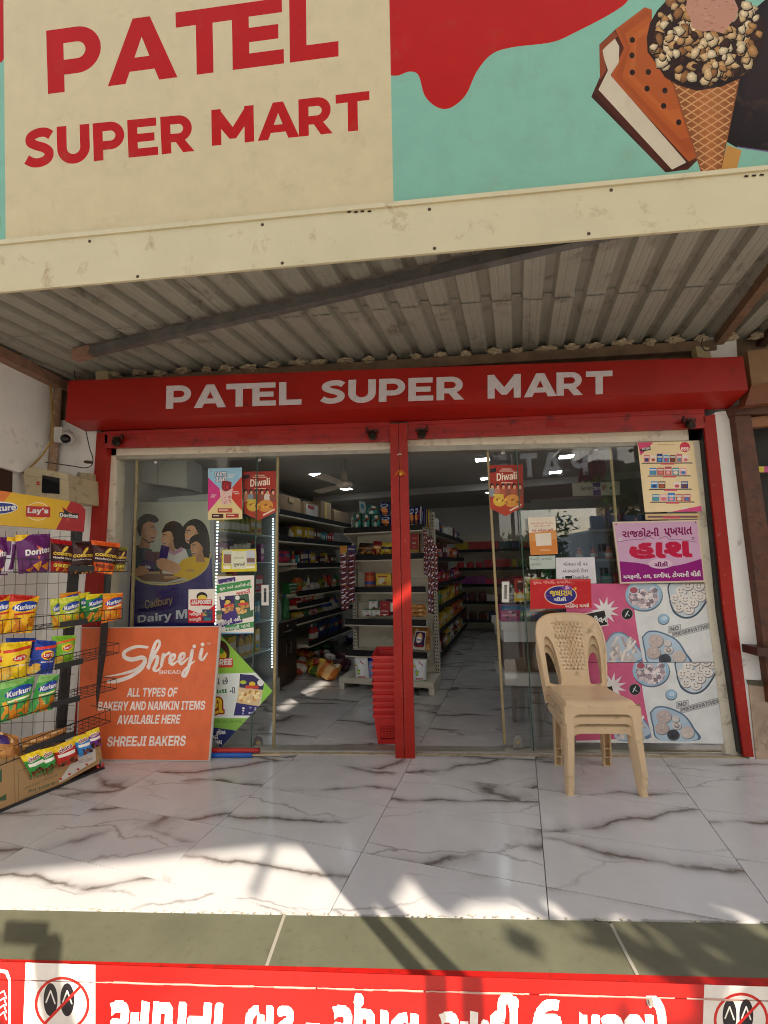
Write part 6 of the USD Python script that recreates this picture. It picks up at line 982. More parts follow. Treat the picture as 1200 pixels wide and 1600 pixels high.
# two food sheets, one above the other
def food(A, f, full=True):
    Z = lambda pts: [f(*p) for p in pts]; CZ = lambda pts: Polygon([f(*p) for p in smooth_line(list(pts)+[pts[0]], 5)]).buffer(0); E_ = lambda x, y, rx, ry=None, rot=0: Polygon([f(*p) for p in np.array(ell(x, y, rx, ry, rot).exterior.coords)[:-1]])
    PK, BL, BL2 = lin('#c4567c'), lin('#8fb0c6'), lin('#5f8fb5')
    edge = smooth_line([(640, -30), (628, 30), (632, 100), (640, 160), (652, 230), (668, 312)], 6); A.add(Z([(250, -40)]+list(map(tuple, edge))+[(250, 330)]), PK)
    A.add(Polygon(Z(np.array(star(505, 95, 28, 62, 11, .3).exterior.coords)[:-1])), lin('#d9d3d2')); A.add(Z([(390, 110), (505, 88), (520, 155), (440, 170), (400, 150)]), lin('#e0dcd6')).add(Z([(394, 113), (503, 92), (517, 152), (440, 167), (402, 147)]), lin('#161214')); A.text('જીવન', [f(440, 118), f(510, 108), f(514, 142), f(446, 152)], WHITE, 'Guj', .04)
    def black(x, y): A.add(E_(x, y, 25), lin('#8f8a8c')).add(E_(x, y, 23), lin('#17171b')); A.add(stroke(Z([(x-8, y+10), (x+4, y-12)]), 1.4), WHITE).add(stroke(Z([(x-6, y-4), (x+10, y+8)]), 1.1), lin('#9ab5c0'))
    black(600, 107); black(757, 298)
    A.add(E_(672, 30, 80, 68), lin('#54616d')).add(E_(670, 26, 78, 66), BL).add(E_(670, 24, 66, 54), lin('#a8bccb')); q = random.Random(3)
    for k in range(95):
        x, y = 670+q.uniform(-58, 58), 32+q.uniform(-30, 46)
        if ((x-670)/62)**2+((y-26)/52)**2 < 1: A.add(affinity.translate(affinity.rotate(Polygon(Z([(x-7, y-6), (x+6, y-7), (x+7, y+6), (x-6, y+7)])), 20), .5, .8), lin('#6a5d66')); A.add(affinity.rotate(Polygon(Z([(x-7, y-6), (x+6, y-7), (x+7, y+6), (x-6, y+7)])).buffer(.8), q.uniform(0, 90)), lin(q.choice(['#c5b5b8', '#d6c8ca', '#a08f96', '#dfd4d4', '#7d6f78'])))
    A.add(E_(628, 6, 22, 18), lin('#b9c6cf')).add(E_(628, 6, 17, 13), lin('#a34f5e'))
    A.add(CZ([(780, 60), (785, -30), (960, -40), (958, 20), (905, 105), (850, 128), (800, 105)]), lin('#3f4f5e')).add(CZ([(786, 58), (790, -26), (952, -34), (950, 18), (900, 98), (850, 120), (806, 98)]), lin('#b9c4ca'))
    for x, y in ((830, 8), (806, 40), (848, 44), (820, 78), (862, 88), (885, 20), (880, 60), (912, 34), (932, -2), (905, -12), (858, -14), (925, 70)):
        if y > 64 and x > 900: continue
        A.add(E_(x+2, y+3, 24, 21), lin('#6f6a6e')).add(E_(x, y, 23, 20), lin('#d6d0c9'))
        for s in (-7, 7): A.add(E_(x+s, y-4, 2.6, 3.2), lin('#5a5052'))
        A.add(stroke(Z([(x-9, y+5), (x-4, y+10), (x+4, y+10), (x+9, y+5)]), .9), lin('#5a5052'))
    A.add(E_(755, 130, 25, 24), lin('#39424a')).add(E_(755, 128, 23, 22), BL).add(E_(757, 126, 13, 10), lin('#b5cad9'))
    A.add(Z([(776, 160), (828, 150), (828, 180), (776, 190)]), lin('#7f8084')).add(Z([(780, 162), (825, 153), (825, 178), (780, 187)]), lin('#bfc0bf')).add(Z([(790, 184), (962, 140), (962, 168), (792, 210)]), lin('#7f8084')).add(Z([(793, 185), (960, 143), (960, 167), (794, 207)]), lin('#b9bab9'))
    A.text('NO', [f(784, 165), f(820, 157), f(820, 175), f(784, 183)], lin('#5f5f64'), 'InterX').text('PRESERVATIVES', [f(797, 187), f(957, 148), f(957, 164), f(797, 203)], lin('#55565a'), 'InterB')
    A.add(CZ([(505, 230), (540, 188), (590, 190), (650, 250), (665, 300), (640, 320), (520, 322)]), lin('#5d7f9c')).add(CZ([(510, 232), (542, 194), (588, 196), (644, 252), (657, 300), (520, 322)]), lin('#a9bac8'))
    for k in range(26): x, y, a = q.uniform(530, 632), q.uniform(215, 312), q.uniform(-.9, .9); c_, s_ = math.cos(a), math.sin(a); A.add(Z([(x-5*c_-24*s_, y-5*s_+24*c_), (x+5*c_-24*s_, y+5*s_+24*c_), (x+5*c_+24*s_, y+5*s_-24*c_), (x-5*c_+24*s_, y-5*s_-24*c_)]), lin(q.choice(['#cfc5bd', '#bdb1ab', '#ded6cd', '#a89c9a'])))
    A.add(CZ([(662, 205), (690, 180), (740, 182), (810, 215), (850, 270), (870, 322), (700, 322), (672, 260)]), lin('#4f6b84')).add(CZ([(668, 207), (692, 186), (738, 188), (806, 220), (842, 272), (858, 322), (704, 322), (678, 258)]), lin('#a8bccc'))
    for x, y, r, c in ((722, 222, 32, '#b9aba5'), (712, 272, 30, '#b3a59f'), (775, 260, 20, '#c9c2bd'), (775, 260, 10, '#8f8a8c'), (820, 290, 30, '#c0b4ad'), (760, 300, 26, '#3a3c44'), (772, 232, 16, '#c5c0bd')): A.add(E_(x+2, y+3, r+1, r*.86+1), lin('#6f737a')).add(E_(x, y, r, r*.86), lin(c)); bits(A, 8 if r > 25 else 3, ['#cfc3bb', '#a39690', '#c4b5ac'] if c != '#3a3c44' else ['#22242a'], f(x-r*.5, y)[0], f(x, y-r*.4)[1], f(x+r*.5, y)[0], f(x, y+r*.4)[1], 1.6, int(x))
f1 = lambda x, y: (760+x/2.727, 920+y/2.727)
f2 = lambda x, y: (760+(x+30+.02*(y))/2.727, 920+(y+322+.0*x)/2.727)
SH = tint('sheet_print', .40, .12, gain=1.25)
for fn, o, lb, yy in ((f1, [(884, 912), (1106, 912), (1123.5, 1034), (886, 1035)], 'upper pink and white frozen snack poster on the right glass', .034), (f2, [(886, 1036), (1123.5, 1035), (1135, 1162), (900, 1160)], 'lower pink and white frozen snack poster behind the plastic chairs', .0345)):
    A = Art(o, lin('#d2d4d2')); food(A, fn); q = random.Random(2); poster('food_poster', lb, 'poster', A, FY(yy), SH)
# ------------------------------------------------------------------ orange bread board leaning by the glass
BD = Plane((0, -.155, 0), (0, -math.cos(.10), math.sin(.10)))
t = thing('bread_board', 'large orange bread advertisement board leaning against the left glass', 'board', (-2.0, -.15, 0)); OR = lin('#cc5f33')
A = Art([(166, 981.5), (342, 979.5), (325.5, 1188), (120, 1186), (128, 981.5)], OR)
Q = lambda pts: [(140+x/4, 940+y/4) for x, y in pts]; TX = lin('#d8cfc8')
def pen(pts, ws, n=8):
    c = smooth_line(Q(pts), n); w = np.interp(np.linspace(0, 1, len(c)), np.linspace(0, 1, len(ws)), ws); return unary_union([LineString(c[i:i+2]).buffer((w[i]+w[i+1])/4, quad_segs=3) for i in range(len(c)-1)])
for pts, ws in (([(360, 285), (290, 282), (222, 312), (218, 345), (262, 362), (330, 350), (345, 375), (300, 420), (200, 452), (88, 470)], [4, 5, 6, 7, 6.5, 6, 4, 1]), ([(118, 500), (170, 496), (250, 470), (320, 425), (352, 380)], [5.5, 6.5, 6, 5, 3]), ([(362, 408), (395, 345), (436, 275), (432, 245), (410, 262), (385, 340), (368, 415)], [3.5, 5, 4, 4, 4.5, 6, 5]), ([(372, 405), (400, 352), (424, 345), (418, 385), (402, 425), (425, 430), (455, 398)], [2.5, 3.5, 5, 6, 5, 3.5, 2]), ([(462, 330), (456, 360), (448, 398)], [5, 5.5, 4.5]), ([(452, 372), (475, 335), (497, 322)], [2, 3.5, 5]), ([(497, 385), (528, 358), (532, 333), (514, 335), (503, 365), (516, 392), (552, 370)], [2.5, 3, 4, 5, 6, 5, 2]), ([(556, 378), (588, 352), (592, 325), (572, 330), (562, 360), (574, 388), (618, 352)], [2.5, 3, 4, 5, 6, 5, 2]), ([(642, 305), (632, 360), (612, 430), (594, 466), (580, 455), (600, 420), (655, 372)], [5, 5.5, 5.5, 5, 4, 3.5, 2]), ([(702, 298), (694, 330), (692, 356), (708, 362), (736, 322)], [5, 5.5, 5, 4, 2])): A.add(pen(pts, ws), TX)
for x, y in ((654, 280), (706, 268)): A.add(ell(140+x/4, 940+y/4, 2.9), TX)
A.text('BREAD', Q([(437, 430), (570, 428), (568, 452), (436, 454)]), TX, 'Inter').text('TM', Q([(735, 258), (754, 257), (754, 268), (735, 269)]), TX, 'Inter')
for s, q4 in (('ALL TYPES OF', [(240, 540), (552, 538), (542, 595), (232, 597)]), ('BAKERY AND NAMKIN ITEMS', [(58, 626), (726, 620), (718, 676), (50, 682)]), ('AVAILABLE HERE', [(180, 710), (572, 706), (562, 763), (170, 767)]), ('SHREEJI BAKERS', [(116, 843), (606, 838), (596, 902), (106, 906)])): A.text(s, Q(q4), TX, 'InterB')
put_art('print', A, BD, tint('orange_print', .42, .10, gain=1.35, dirt=('#8a3a1c', 5, .3)), t); put('panel', slab([(164, 980), (345.5, 978), (328, 1189.5), (118, 1187.5), (126, 980)], BD.off(-.0008), .014), mat('board_white_edge', (.5, .47, .43), .6), t)
# brooms lying on the floor
for y, c, x1, lb, nm in ((1172.5, (.42, .02, .015), 403, 'red', 'red_broom'), (1180, (.015, .10, .42), 394, 'blue', 'blue_broom')):
    z = .045 if lb == 'red' else .018; a, b = FZ(z).at((318, y))[0], FZ(z).at((x1, y))[0]
    t = thing('broom', f'{lb} plastic broom handle lying on the tiles by the orange board', 'broom', a); pts = np.linspace(a, b, 16); put('handle', tube(pts, [.0165+.0022*(i % 2)*(i < 12) for i in range(16)], 12), mat(nm, c, .3), t, smooth=50)
    if lb == 'blue': put('stick', tube([b, FZ(.016).at((440, 1180))[0]], .006, 8), mat('bare_stick', (.5, .38, .22), .6), t)
    else: put('end_cap', tube([b, b+(b-a)/np.linalg.norm(b-a)*.012], .019, 12), mat('red_cap', (.30, .015, .012), .4), t)
# ------------------------------------------------------------------ snack rack on the left
RN = np.array([.923, -.385, 0]); RE = np.array([-2.30, -.30, 0]); RF = Plane(RE, RN); RB_ = RF.off(-.27)
rk = thing('snack_rack', 'black wire snack rack with a yellow header along the left wall', 'display rack', RE+[-.2, -.3, 0]); WIRE = mat('black_wire', (.012, .012, .012), .35)
put('base', [slab([(-60, 1296), (0, 1266), (163, 1198), (166, 1206), (0, 1275), (-60, 1305)], RF, .34)], WIRE, rk)
put('post', slab([(170, 850), (178, 850), (153, 1200), (145, 1200)], RB_.off(.02), .03), WIRE, rk); put('post', slab([(116, 812), (131, 812), (102, 1160), (88, 1160)], RB_, .03), WIRE, rk)
bw = [tube(RB_.off(.005).at([(x-.0*x, 830), (x-9, 1150)]), .0016, 5) for x in range(-8, 112, 17)]+[tube(RB_.off(.005).at([(-40, y+6), (116, y)]), .0016, 5) for y in range(838, 1150, 24)]
for i, w in enumerate(bw): put('back_wire', w, WIRE, rk)
BS = [((-70, 871, 894), (200, 877, 893)), ((-70, 976, 1000), (191, 951, 966)), ((-70, 1059, 1084), (186, 1005.5, 1020)), ((-70, 1122, 1148), (181.5, 1061, 1076)), ((-70, 1200, 1224), (173, 1109, 1127))]
for (xl, tl, bl), (xr, tr, br) in BS:
    pr = []; T_, B_ = RF.at([(xl, tl), (xr, tr)]), RF.at([(xl, bl), (xr, br)]); N_ = 22
    s = put('basket_shelf', [tube(T_, .003, 6), tube(B_, .003, 6), tube([T_[1], T_[1]-RN*.25], .003, 6), tube([B_[1], B_[1]-RN*.25], .003, 6), tube([B_[0]-RN*.25, B_[1]-RN*.25], .003, 6)], WIRE, rk)
    for k in range(N_+1):
        a = B_[0]+(B_[1]-B_[0])*k/N_; b = T_[0]+(T_[1]-T_[0])*k/N_; put('wire', tube([b, a, a-RN*.25], .0016, 5), WIRE, s)
    for j in (.08, .16): put('wire', tube([B_[0]-RN*j, B_[1]-RN*j], .0016, 5), WIRE, s)
for x0, y0, x1, y1, h in ((107, 884, 148, 884, 8), (94, 972, 137, 966, 9), (86, 1038, 130, 1028, 9), (79, 1098, 125, 1086, 9), (40, 1168, 116, 1142, 8)): put('price_bar', slab([(x0, y0), (x1, y1), (x1, y1+h), (x0, y0+h)], RF.off(.004), .004), WIRE, rk)
HP2 = RF.off(-.10); A = Art([(-70, 755), (0, 766.5), (112, 783.5), (126, 788), (134, 797), (131, 831), (86, 827), (0, 820.5), (-70, 815)], lin('#d6a916')); A.add([(-70, 750), (18, 769), (-6, 800), (-10, 822), (-70, 822)], lin('#d6701c')); A.add([(112, 780), (140, 780), (140, 835), (86, 830)], lin('#a3181f'))
A.add(affinity.rotate(ell(-3, 794, 31, 10), -3), lin('#e6e0d6')).add(affinity.rotate(ell(-3, 794.5, 30, 8.5), -3), lin('#1b2f7a')); A.text('Kurkure', [(-29, 792), (25, 787), (25, 797), (-29, 801)], WHITE, 'InterX'); A.add(ell(59, 799, 18.5, 14.5), lin('#e6d7a8')).add(ell(59, 799, 17, 13), lin('#e0a81c')).add(affinity.rotate(Polygon(rect(42, 792.5, 77, 806.5)).buffer(1.5), 2), lin('#b0201c')); A.text("Lay's", [(43.5, 793), (76, 794), (75, 804.5), (42.5, 804)], WHITE, 'InterX')
A.add([(96, 791), (113, 801), (106, 815)], lin('#c9541c')).add([(98, 794), (110, 801), (105, 811)], lin('#1a1214')).add([(93, 800), (123, 802.5), (122, 811), (92.5, 808)], lin('#241a1c')); A.text('Doritos', [(94, 801.5), (122, 803.5), (121.5, 810), (93.5, 807.5)], WHITE, 'InterX')
put_art('header_print', A, HP2.off(.001), VINYL, rk); put('header', slab(A.o, HP2, .025), mat('header_red', (.3, .02, .02), .4), rk)
put('header_post', slab([(120, 828), (127, 829), (126, 850), (119, 850)], HP2.off(-.03), .02), WIRE, rk)
K = lambda pts: [(x/3.333, 800+y/3.333) for x, y in pts]
def rackbag(kind, label, pts, off=-.06, bulge=.028, seed=0, grp=None): pouch('snack_packet', label, 'packet', RF.off(off), K(pts), snack(kind, seed), bulge*1.4, seed=seed, res=.10)
rackbag('corn_purple', 'purple corn chip packet behind at the left end of the top rack basket', [(-90, 128), (45, 130), (40, 330), (-110, 330)], -.09, .03, 1)
A = Art(UNIT, lin('#c9c4c9')); A.add(rect(0, .0, .4, .5), lin('#5b1f5e')).add(rect(.5, .2, .9, .9), lin('#5b1f5e')); A.add(rect(0, 0, 1, .12), lin('#e0b21e')); pouch('snack_packet', 'silver side of a purple corn chip packet in the top rack basket', 'packet', RF.off(-.075), K([(38, 128), (92, 132), (70, 318), (5, 322)]), A, .02, seed=2)
rackbag('corn_purple', 'large purple corn chip packet in front in the top rack basket', [(78, 118), (262, 112), (258, 308), (98, 325)], -.045, .035, 3)
rackbag('corn_red', 'red and brown nacho packet next to the purple one in the top rack basket', [(262, 135), (385, 152), (372, 322), (262, 312)], -.06, .03, 4); rackbag('corn_dark', 'dark brown nacho packet in the middle of the top rack basket', [(378, 150), (486, 152), (486, 318), (352, 330)], -.05, .03, 5)
rackbag('corn_orange', 'orange peri peri nacho packet right in the top rack basket', [(474, 145), (626, 162), (585, 328), (486, 312)], -.045, .03, 6); rackbag('corn_olive', 'olive nacho packet at the right end of the top rack basket', [(604, 180), (666, 182), (645, 312), (590, 310)], -.07, .02, 7)
rackbag('puff_yellow', 'yellow puff snack packet at the far left of the second rack basket', [(-60, 430), (60, 430), (50, 632), (-70, 640)], -.07, .03, 1); rackbag('puff_yellow', 'yellow puff snack packet in front in the second rack basket', [(55, 426), (206, 436), (166, 630), (18, 636)], -.045, .035, 2)
rackbag('puff_lime', 'lime puff snack packet behind the front lime one', [(258, 452), (330, 446), (330, 600), (275, 618)], -.08, .02, 3); rackbag('puff_orange', 'orange puff snack packet peeping out behind the lime ones', [(310, 425), (420, 412), (430, 480), (320, 500)], -.11, .02, 33); rackbag('puff_lime', 'lime puff snack packet in front in the second rack basket', [(308, 448), (418, 436), (412, 590), (316, 612)], -.05, .028, 4)
rackbag('puff_green', 'dark green puff snack packet left of its twin in the second rack basket', [(410, 425), (470, 415), (462, 570), (412, 570)], -.08, .02, 5); rackbag('puff_green', 'dark green puff snack packet with yellow corners in the second rack basket', [(448, 428), (540, 424), (530, 562), (440, 584)], -.05, .026, 6); rackbag('puff_orange', 'orange puff snack packet at the right end of the second rack basket', [(536, 424), (640, 420), (630, 556), (526, 582)], -.045, .03, 7)
rackbag('chip_blue', 'blue potato chip packet hidden behind the yellow one in the third rack basket', [(30, 655), (190, 655), (170, 760), (40, 780)], -.10, .02, 1); rackbag('chip_yellow', 'yellow potato chip packet at the far left of the third rack basket', [(-90, 700), (50, 682), (30, 870), (-110, 890)], -.07, .03, 2); rackbag('chip_yellow', 'yellow potato chip packet in front in the third rack basket', [(10, 680), (166, 672), (142, 862), (-10, 878)], -.045, .035, 3)
rackbag('chip_blue', 'blue potato chip packet in front in the third rack basket', [(184, 664), (302, 672), (272, 842), (138, 850)], -.045, .033, 4); rackbag('chip_lime', 'bright green potato chip packet at the right of the third rack basket', [(268, 646), (396, 640), (380, 772), (288, 802)], -.06, .03, 5)
rackbag('puff_mint', 'light green puff snack packet at the left of the fourth rack basket', [(0, 880), (182, 854), (142, 1060), (0, 1102)], -.05, .034, 1); rackbag('puff_mint', 'light green puff snack packet tilted right in the fourth rack basket', [(204, 850), (308, 844), (274, 1030), (142, 1058)], -.05, .03, 2)
pouch('bread_bag', 'clear bag of brown buns at the left of the lowest rack basket', 'bread bag', RF.off(-.05), K([(-70, 1130), (95, 1165), (112, 1290), (-80, 1320)]), snack('bread', 3), .06, seed=3); pouch('bread_bag', 'clear bag of rusks lying along the lowest rack basket', 'bread bag', RF.off(-.07), K([(105, 1180), (340, 1118), (345, 1145), (118, 1245)]), snack('bread', 8), .05, seed=4)
cb2 = thing('carton_under_rack', 'brown cardboard carton standing at the foot of the snack rack', 'carton', RE+[-.15, -.4, .05]); CP = RF.off(-.015)
A = Art([(-70, 1196), (21, 1182), (157, 1166), (160, 1190), (24, 1264), (-70, 1300)], lin('#ab8759')); A.add([(21, 1182), (22, 1182), (24.6, 1264), (23.6, 1264)], lin('#8a6a42')); GI = lin('#3f5a3a')
o = Polygon([(28, 1204), (88, 1186), (156, 1176), (157, 1188), (29, 1252)]); A.add(o.difference(o.buffer(-.6)), GI)
A.text('490406S', [(83, 1208), (45, 1219), (47, 1208), (84, 1198)], GI, 'InterB').text('40 Packs x 115 g Each', [(90, 1212), (37, 1235), (37, 1230), (90, 1208)], GI, 'Inter').text('4.604 Kg', [(86, 1225), (44, 1240), (45, 1234), (86, 1220)], GI, 'InterB')
A.add([(0, 1246), (10, 1240), (10, 1249), (0, 1252)], GI).add(ell(6, 1248, 4, 3), GI).add([(-3, 1208), (3, 1200), (3, 1222), (-3, 1222)], GI); A.add([(91, 1222), (120, 1180), (149, 1170), (150, 1188), (95, 1222)], lin('#cfc8bf')); A.text('SWEETZER', [(145, 1188), (123, 1193), (123, 1188), (145, 1183)], lin('#7a7470'), 'Inter')
for k in range(4): A.add(ell(95+k*13.5, 1217-k*7.5, 2.2, 1.8), lin('#b3241f'))
put_art('print', A, CP, CARTON, cb2); put('box_body', slab(A.o, CP.off(-.001), .28), mat('carton_brown', '#9a7a50', .8, grain=(6, .12)), cb2)
for k, (pts, lb) in enumerate((([(105, 1272), (205, 1236), (262, 1338), (168, 1382)], 'green and yellow chocolate packet at the left on the carton'), ([(198, 1240), (272, 1222), (300, 1325), (238, 1368)], 'green chocolate packet second on the carton'), ([(268, 1226), (386, 1176), (408, 1298), (308, 1332)], 'red chocolate packet in the middle on the carton'), ([(378, 1172), (458, 1150), (486, 1248), (416, 1276)], 'blue chocolate packet on the carton'), ([(446, 1146), (516, 1118), (532, 1214), (470, 1236)], 'purple chocolate packet at the right end of the carton'))): pouch('chocolate_packet', lb, 'packet', RF.off(.012), K(pts), snack('choco_small', (0, 0, 1, 2, 3)[k]), .022, seed=k)
P = RF.off(-.02).at((156, 1208))[0]; w = trimesh.creation.torus(.017, .008, major_sections=16, minor_sections=8); w.apply_transform(trimesh.geometry.align_vectors([0, 0, 1], [.5, -.8, 0])); w.apply_translation([P[0], P[1], .026]); put('caster', w, mat('red_caster', (.45, .03, .03), .3), rk); put('caster_fork', bx(P[0]-.012, P[0]+.012, P[1]-.01, P[1]+.012, .03, .07), STEEL, rk)
# ------------------------------------------------------------------ stacked plastic chairs
CH = mat('chair_plastic', '#d8bb94', .33, grain=(6, .08), dirt=('#6d5230', 11, .15))
def chair():
    ms = {}
    # back: arch with a woven splat between two tear-shaped openings
    H0_, H1_ = .40, .885
    oL = smooth_line([(-.205, H0_), (-.218, .52), (-.232, .66), (-.232, .76), (-.205, .835), (-.13, .876), (0, .885)], 6); outer = Polygon(list(map(tuple, oL))+[(-x, y) for x, y in oL[::-1][1:]])
    hole = Polygon(smooth_line([(-.178, .42), (-.186, .54), (-.190, .66), (-.178, .722), (-.155, .728), (-.128, .685), (-.108, .60), (-.098, .50), (-.100, .42), (-.14, .412), (-.178, .42)], 5)).buffer(0)
    hs = [hole, affinity.scale(hole, -1, 1, origin=(0, 0))]
    for i in range(13):
        for j in range(-4, 5):
            x, y = j*.026+(.013 if i % 2 else 0), .515+i*.0245; lim = .078+.028*max(0, (y-.60)/.24)
            if abs(x) < lim: hs.append(Polygon([(x-.0052, y), (x, y-.0062), (x+.0052, y), (x, y+.0062)]))
    g = outer.difference(unary_union(hs)).segmentize(.03)
    v, f = tri(g); v3, f = trimesh.remesh.subdivide_to_size(np.column_stack([v, np.zeros(len(v))]), f, .0085, max_iter=12); v = v3[:, :2]
    def yb(q, k=0.): x, z = q[:, 0], q[:, 1]; wv = (np.abs(x) < .085+.028*np.clip((z-.60)/.24, 0, 1))*(z > .505)*(z < .83); return -.004*wv*(np.sin(math.pi*(x+z-.515)/.0255)*np.sin(math.pi*(x-z+.515)/.0255))+.20+.24*(z-.40)+.10*np.clip(z-.62, 0, 1)**1.3-.75*x**2*np.clip((z-.38)/.2, 0, 1)+k+.010*np.clip(np.abs(x)-.15, 0, .05)/.05
    Fr = np.column_stack([v[:, 0], yb(v), v[:, 1]]); Bk = np.column_stack([v[:, 0], yb(v, .016), v[:, 1]]); V, F = [Fr, Bk], [f, f[:, ::-1]+len(Fr)]; k = 2*len(Fr)
    for ring in [g.exterior, *g.interiors]:
        c = np.array(ring.coords)[:-1]; n = len(c); i = np.arange(n); j = (i+1) % n; V += [np.column_stack([c[:, 0], yb(c), c[:, 1]]), np.column_stack([c[:, 0], yb(c, .016), c[:, 1]])]; F += [np.stack([k+i, k+j, k+n+j], 1), np.stack([k+i, k+n+j, k+n+i], 1)]; k += 2*n
    b = trimesh.Trimesh(np.vstack(V), np.vstack(F), process=False); ms['backrest'] = b
    # raised rim of the arch
    rim = [(x*.985, z) for x, z in oL]+[(-x*.985, z) for x, z in oL[::-1][1:]]; rm = np.array(rim); ms['rim'] = tube(np.column_stack([rm[:, 0], yb(rm)+.006, rm[:, 1]-.002]), .0095, 8)
    # seat: dished plate with rolled front and skirt
    nx, ny = 22, 18; V = []
    for j in range(ny+1):
        for i in range(nx+1):
            a, t = 2*i/nx-1, j/ny; w = .225-.03*t; s = np.sign(a)*abs(a); x = s*w; y = -.225+.45*t; z = .425-.02*t-.012*(1-a*a)*math.sin(math.pi*min(1, t*1.1))
            e = max(abs(a)-.86, 0)/.14; z -= .035*e**2
            if t < .14: z -= .038*(1-t/.14)**2; y += .004*(1-t/.14)
            V.append((x, y, z))
    F = []
    for j in range(ny):
        for i in range(nx): p = j*(nx+1)+i; F += [[p, p+1, p+nx+2], [p, p+nx+2, p+nx+1]]
    k = len(V); V += [(x, y, z-.006) for x, y, z in V]; F += [[c+k, b_+k, a+k] for a, b_, c in F]; ms['seat'] = trimesh.Trimesh(V, F, process=False)
    sk = []
    fr = [(x, -.222-.0*x, .386) for x in np.linspace(-.20, .20, 13)]
    def band(top, low, th=.005):
        top, low = np.array(top), np.array(low); n = len(top); V = np.vstack([top, low, top+[0, th, 0], low+[0, th, 0]]); F = []
        for i in range(n-1): F += [[i, n+i, n+i+1], [i, n+i+1, i+1], [2*n+i, 3*n+i+1, 3*n+i], [2*n+i, 2*n+i+1, 3*n+i+1], [n+i, 3*n+i, 3*n+i+1], [n+i, 3*n+i+1, n+i+1]]
        return trimesh.Trimesh(V, F, process=False)
    xs = np.linspace(-.222, .222, 25); ms['front_apron'] = band([(x, -.222, .391) for x in xs], [(x, -.217, .352-.055*np.clip((abs(x)-.13)/.07, 0, 1)**2) for x in xs])
    for s, nm in ((-1, 'side_apron'), (1, 'side_apron ')):
        ys = np.linspace(-.215, .215, 12); T_ = [(s*(.2235-.03*(y+.225)/.45), y, .398-.02*(y+.225)/.45) for y in ys]; B_ = [(s*(.2215-.03*(y+.225)/.45), y, .352) for y in ys]; n = len(ys); V = T_+B_+[(x-s*.005, y, z) for x, y, z in T_+B_]; F = []
        for i in range(n-1): F += [[i, n+i, n+i+1], [i, n+i+1, i+1], [2*n+i, 3*n+i+1, 3*n+i], [2*n+i, 2*n+i+1, 3*n+i+1], [n+i, 3*n+i, 3*n+i+1], [n+i, 3*n+i+1, n+i+1]]
        ms[nm] = trimesh.Trimesh(V, F, process=False)
    # legs: open channels, wide at the seat and narrow at the floor
    def leg(sx, front):
        V, F, n = [], [], 10
        for i in range(n+1):
            t = i/n; z = .40*(1-t)+.0*t; w = .064-.018*t; d = .056-.014*t
            if front: cx, cy = sx*(.190+.022*t**1.4), -.190-.008*t
            else: cx, cy = sx*(.150+.012*t), .150+.035*t
            if t < .15: w += .018*(1-t/.15)**2
            o, q = (-1 if front else 1), .0065
            prof = [(-w/2, o*d*.12), (-w/2+.010, o*d*.5), (w/2-.010, o*d*.5), (w/2, o*d*.12), (w/2, -o*d*.5), (w/2-q, -o*d*.5), (w/2-q, o*d*.08), (w/2-.014, o*d*.5-o*q), (-w/2+.014, o*d*.5-o*q), (-w/2+q, o*d*.08), (-w/2+q, -o*d*.5), (-w/2, -o*d*.5)]
            V += [(cx+a, cy+b_, z) for a, b_ in prof]
        m_ = 12
        for i in range(n):
            for k_ in range(m_): a, b_ = i*m_+k_, i*m_+(k_+1) % m_; F += [[a, b_, b_+m_], [a, b_+m_, a+m_]]
        V = np.array(V); q = trimesh.Trimesh(V, F, process=False); cap_ = n*m_; q2 = [[cap_+0, cap_+1, cap_+9], [cap_+1, cap_+8, cap_+9], [cap_+1, cap_+2, cap_+8], [cap_+2, cap_+7, cap_+8], [cap_+2, cap_+3, cap_+7], [cap_+3, cap_+6, cap_+7], [cap_+3, cap_+4, cap_+6], [cap_+4, cap_+5, cap_+6], [cap_+0, cap_+9, cap_+11], [cap_+9, cap_+10, cap_+11]]
        c_ = V[cap_:cap_+12].mean(0); foot = bx(c_[0]-.022, c_[0]+.022, c_[1]-.018, c_[1]+.016, 0, .005); return cat_meshes([trimesh.Trimesh(V, F+q2, process=False), foot])
    ms['leg'] = leg(-1, True); ms['leg '] = leg(1, True); ms['leg  '] = leg(-1, False); ms['leg   '] = leg(1, False); return ms
CM = chair(); CO = np.array([1.070, -.325, 0])
c0 = thing('plastic_chair', 'beige plastic chair at the bottom of the stack of three, its feet on the tiles', 'chair', CO)
for k, m_ in CM.items(): put(k.strip(), trimesh.Trimesh(np.array(m_.vertices)+CO, m_.faces, process=False), CH, c0, smooth=35)
copy(c0, 'plastic_chair', CO+[.002, -.013, .060], 'beige plastic chair in the middle of the stack of three', 'chair'); copy(c0, 'plastic_chair', CO+[.0, -.026, .120], 'beige plastic chair on top of the stack of three, its seat in view', 'chair')
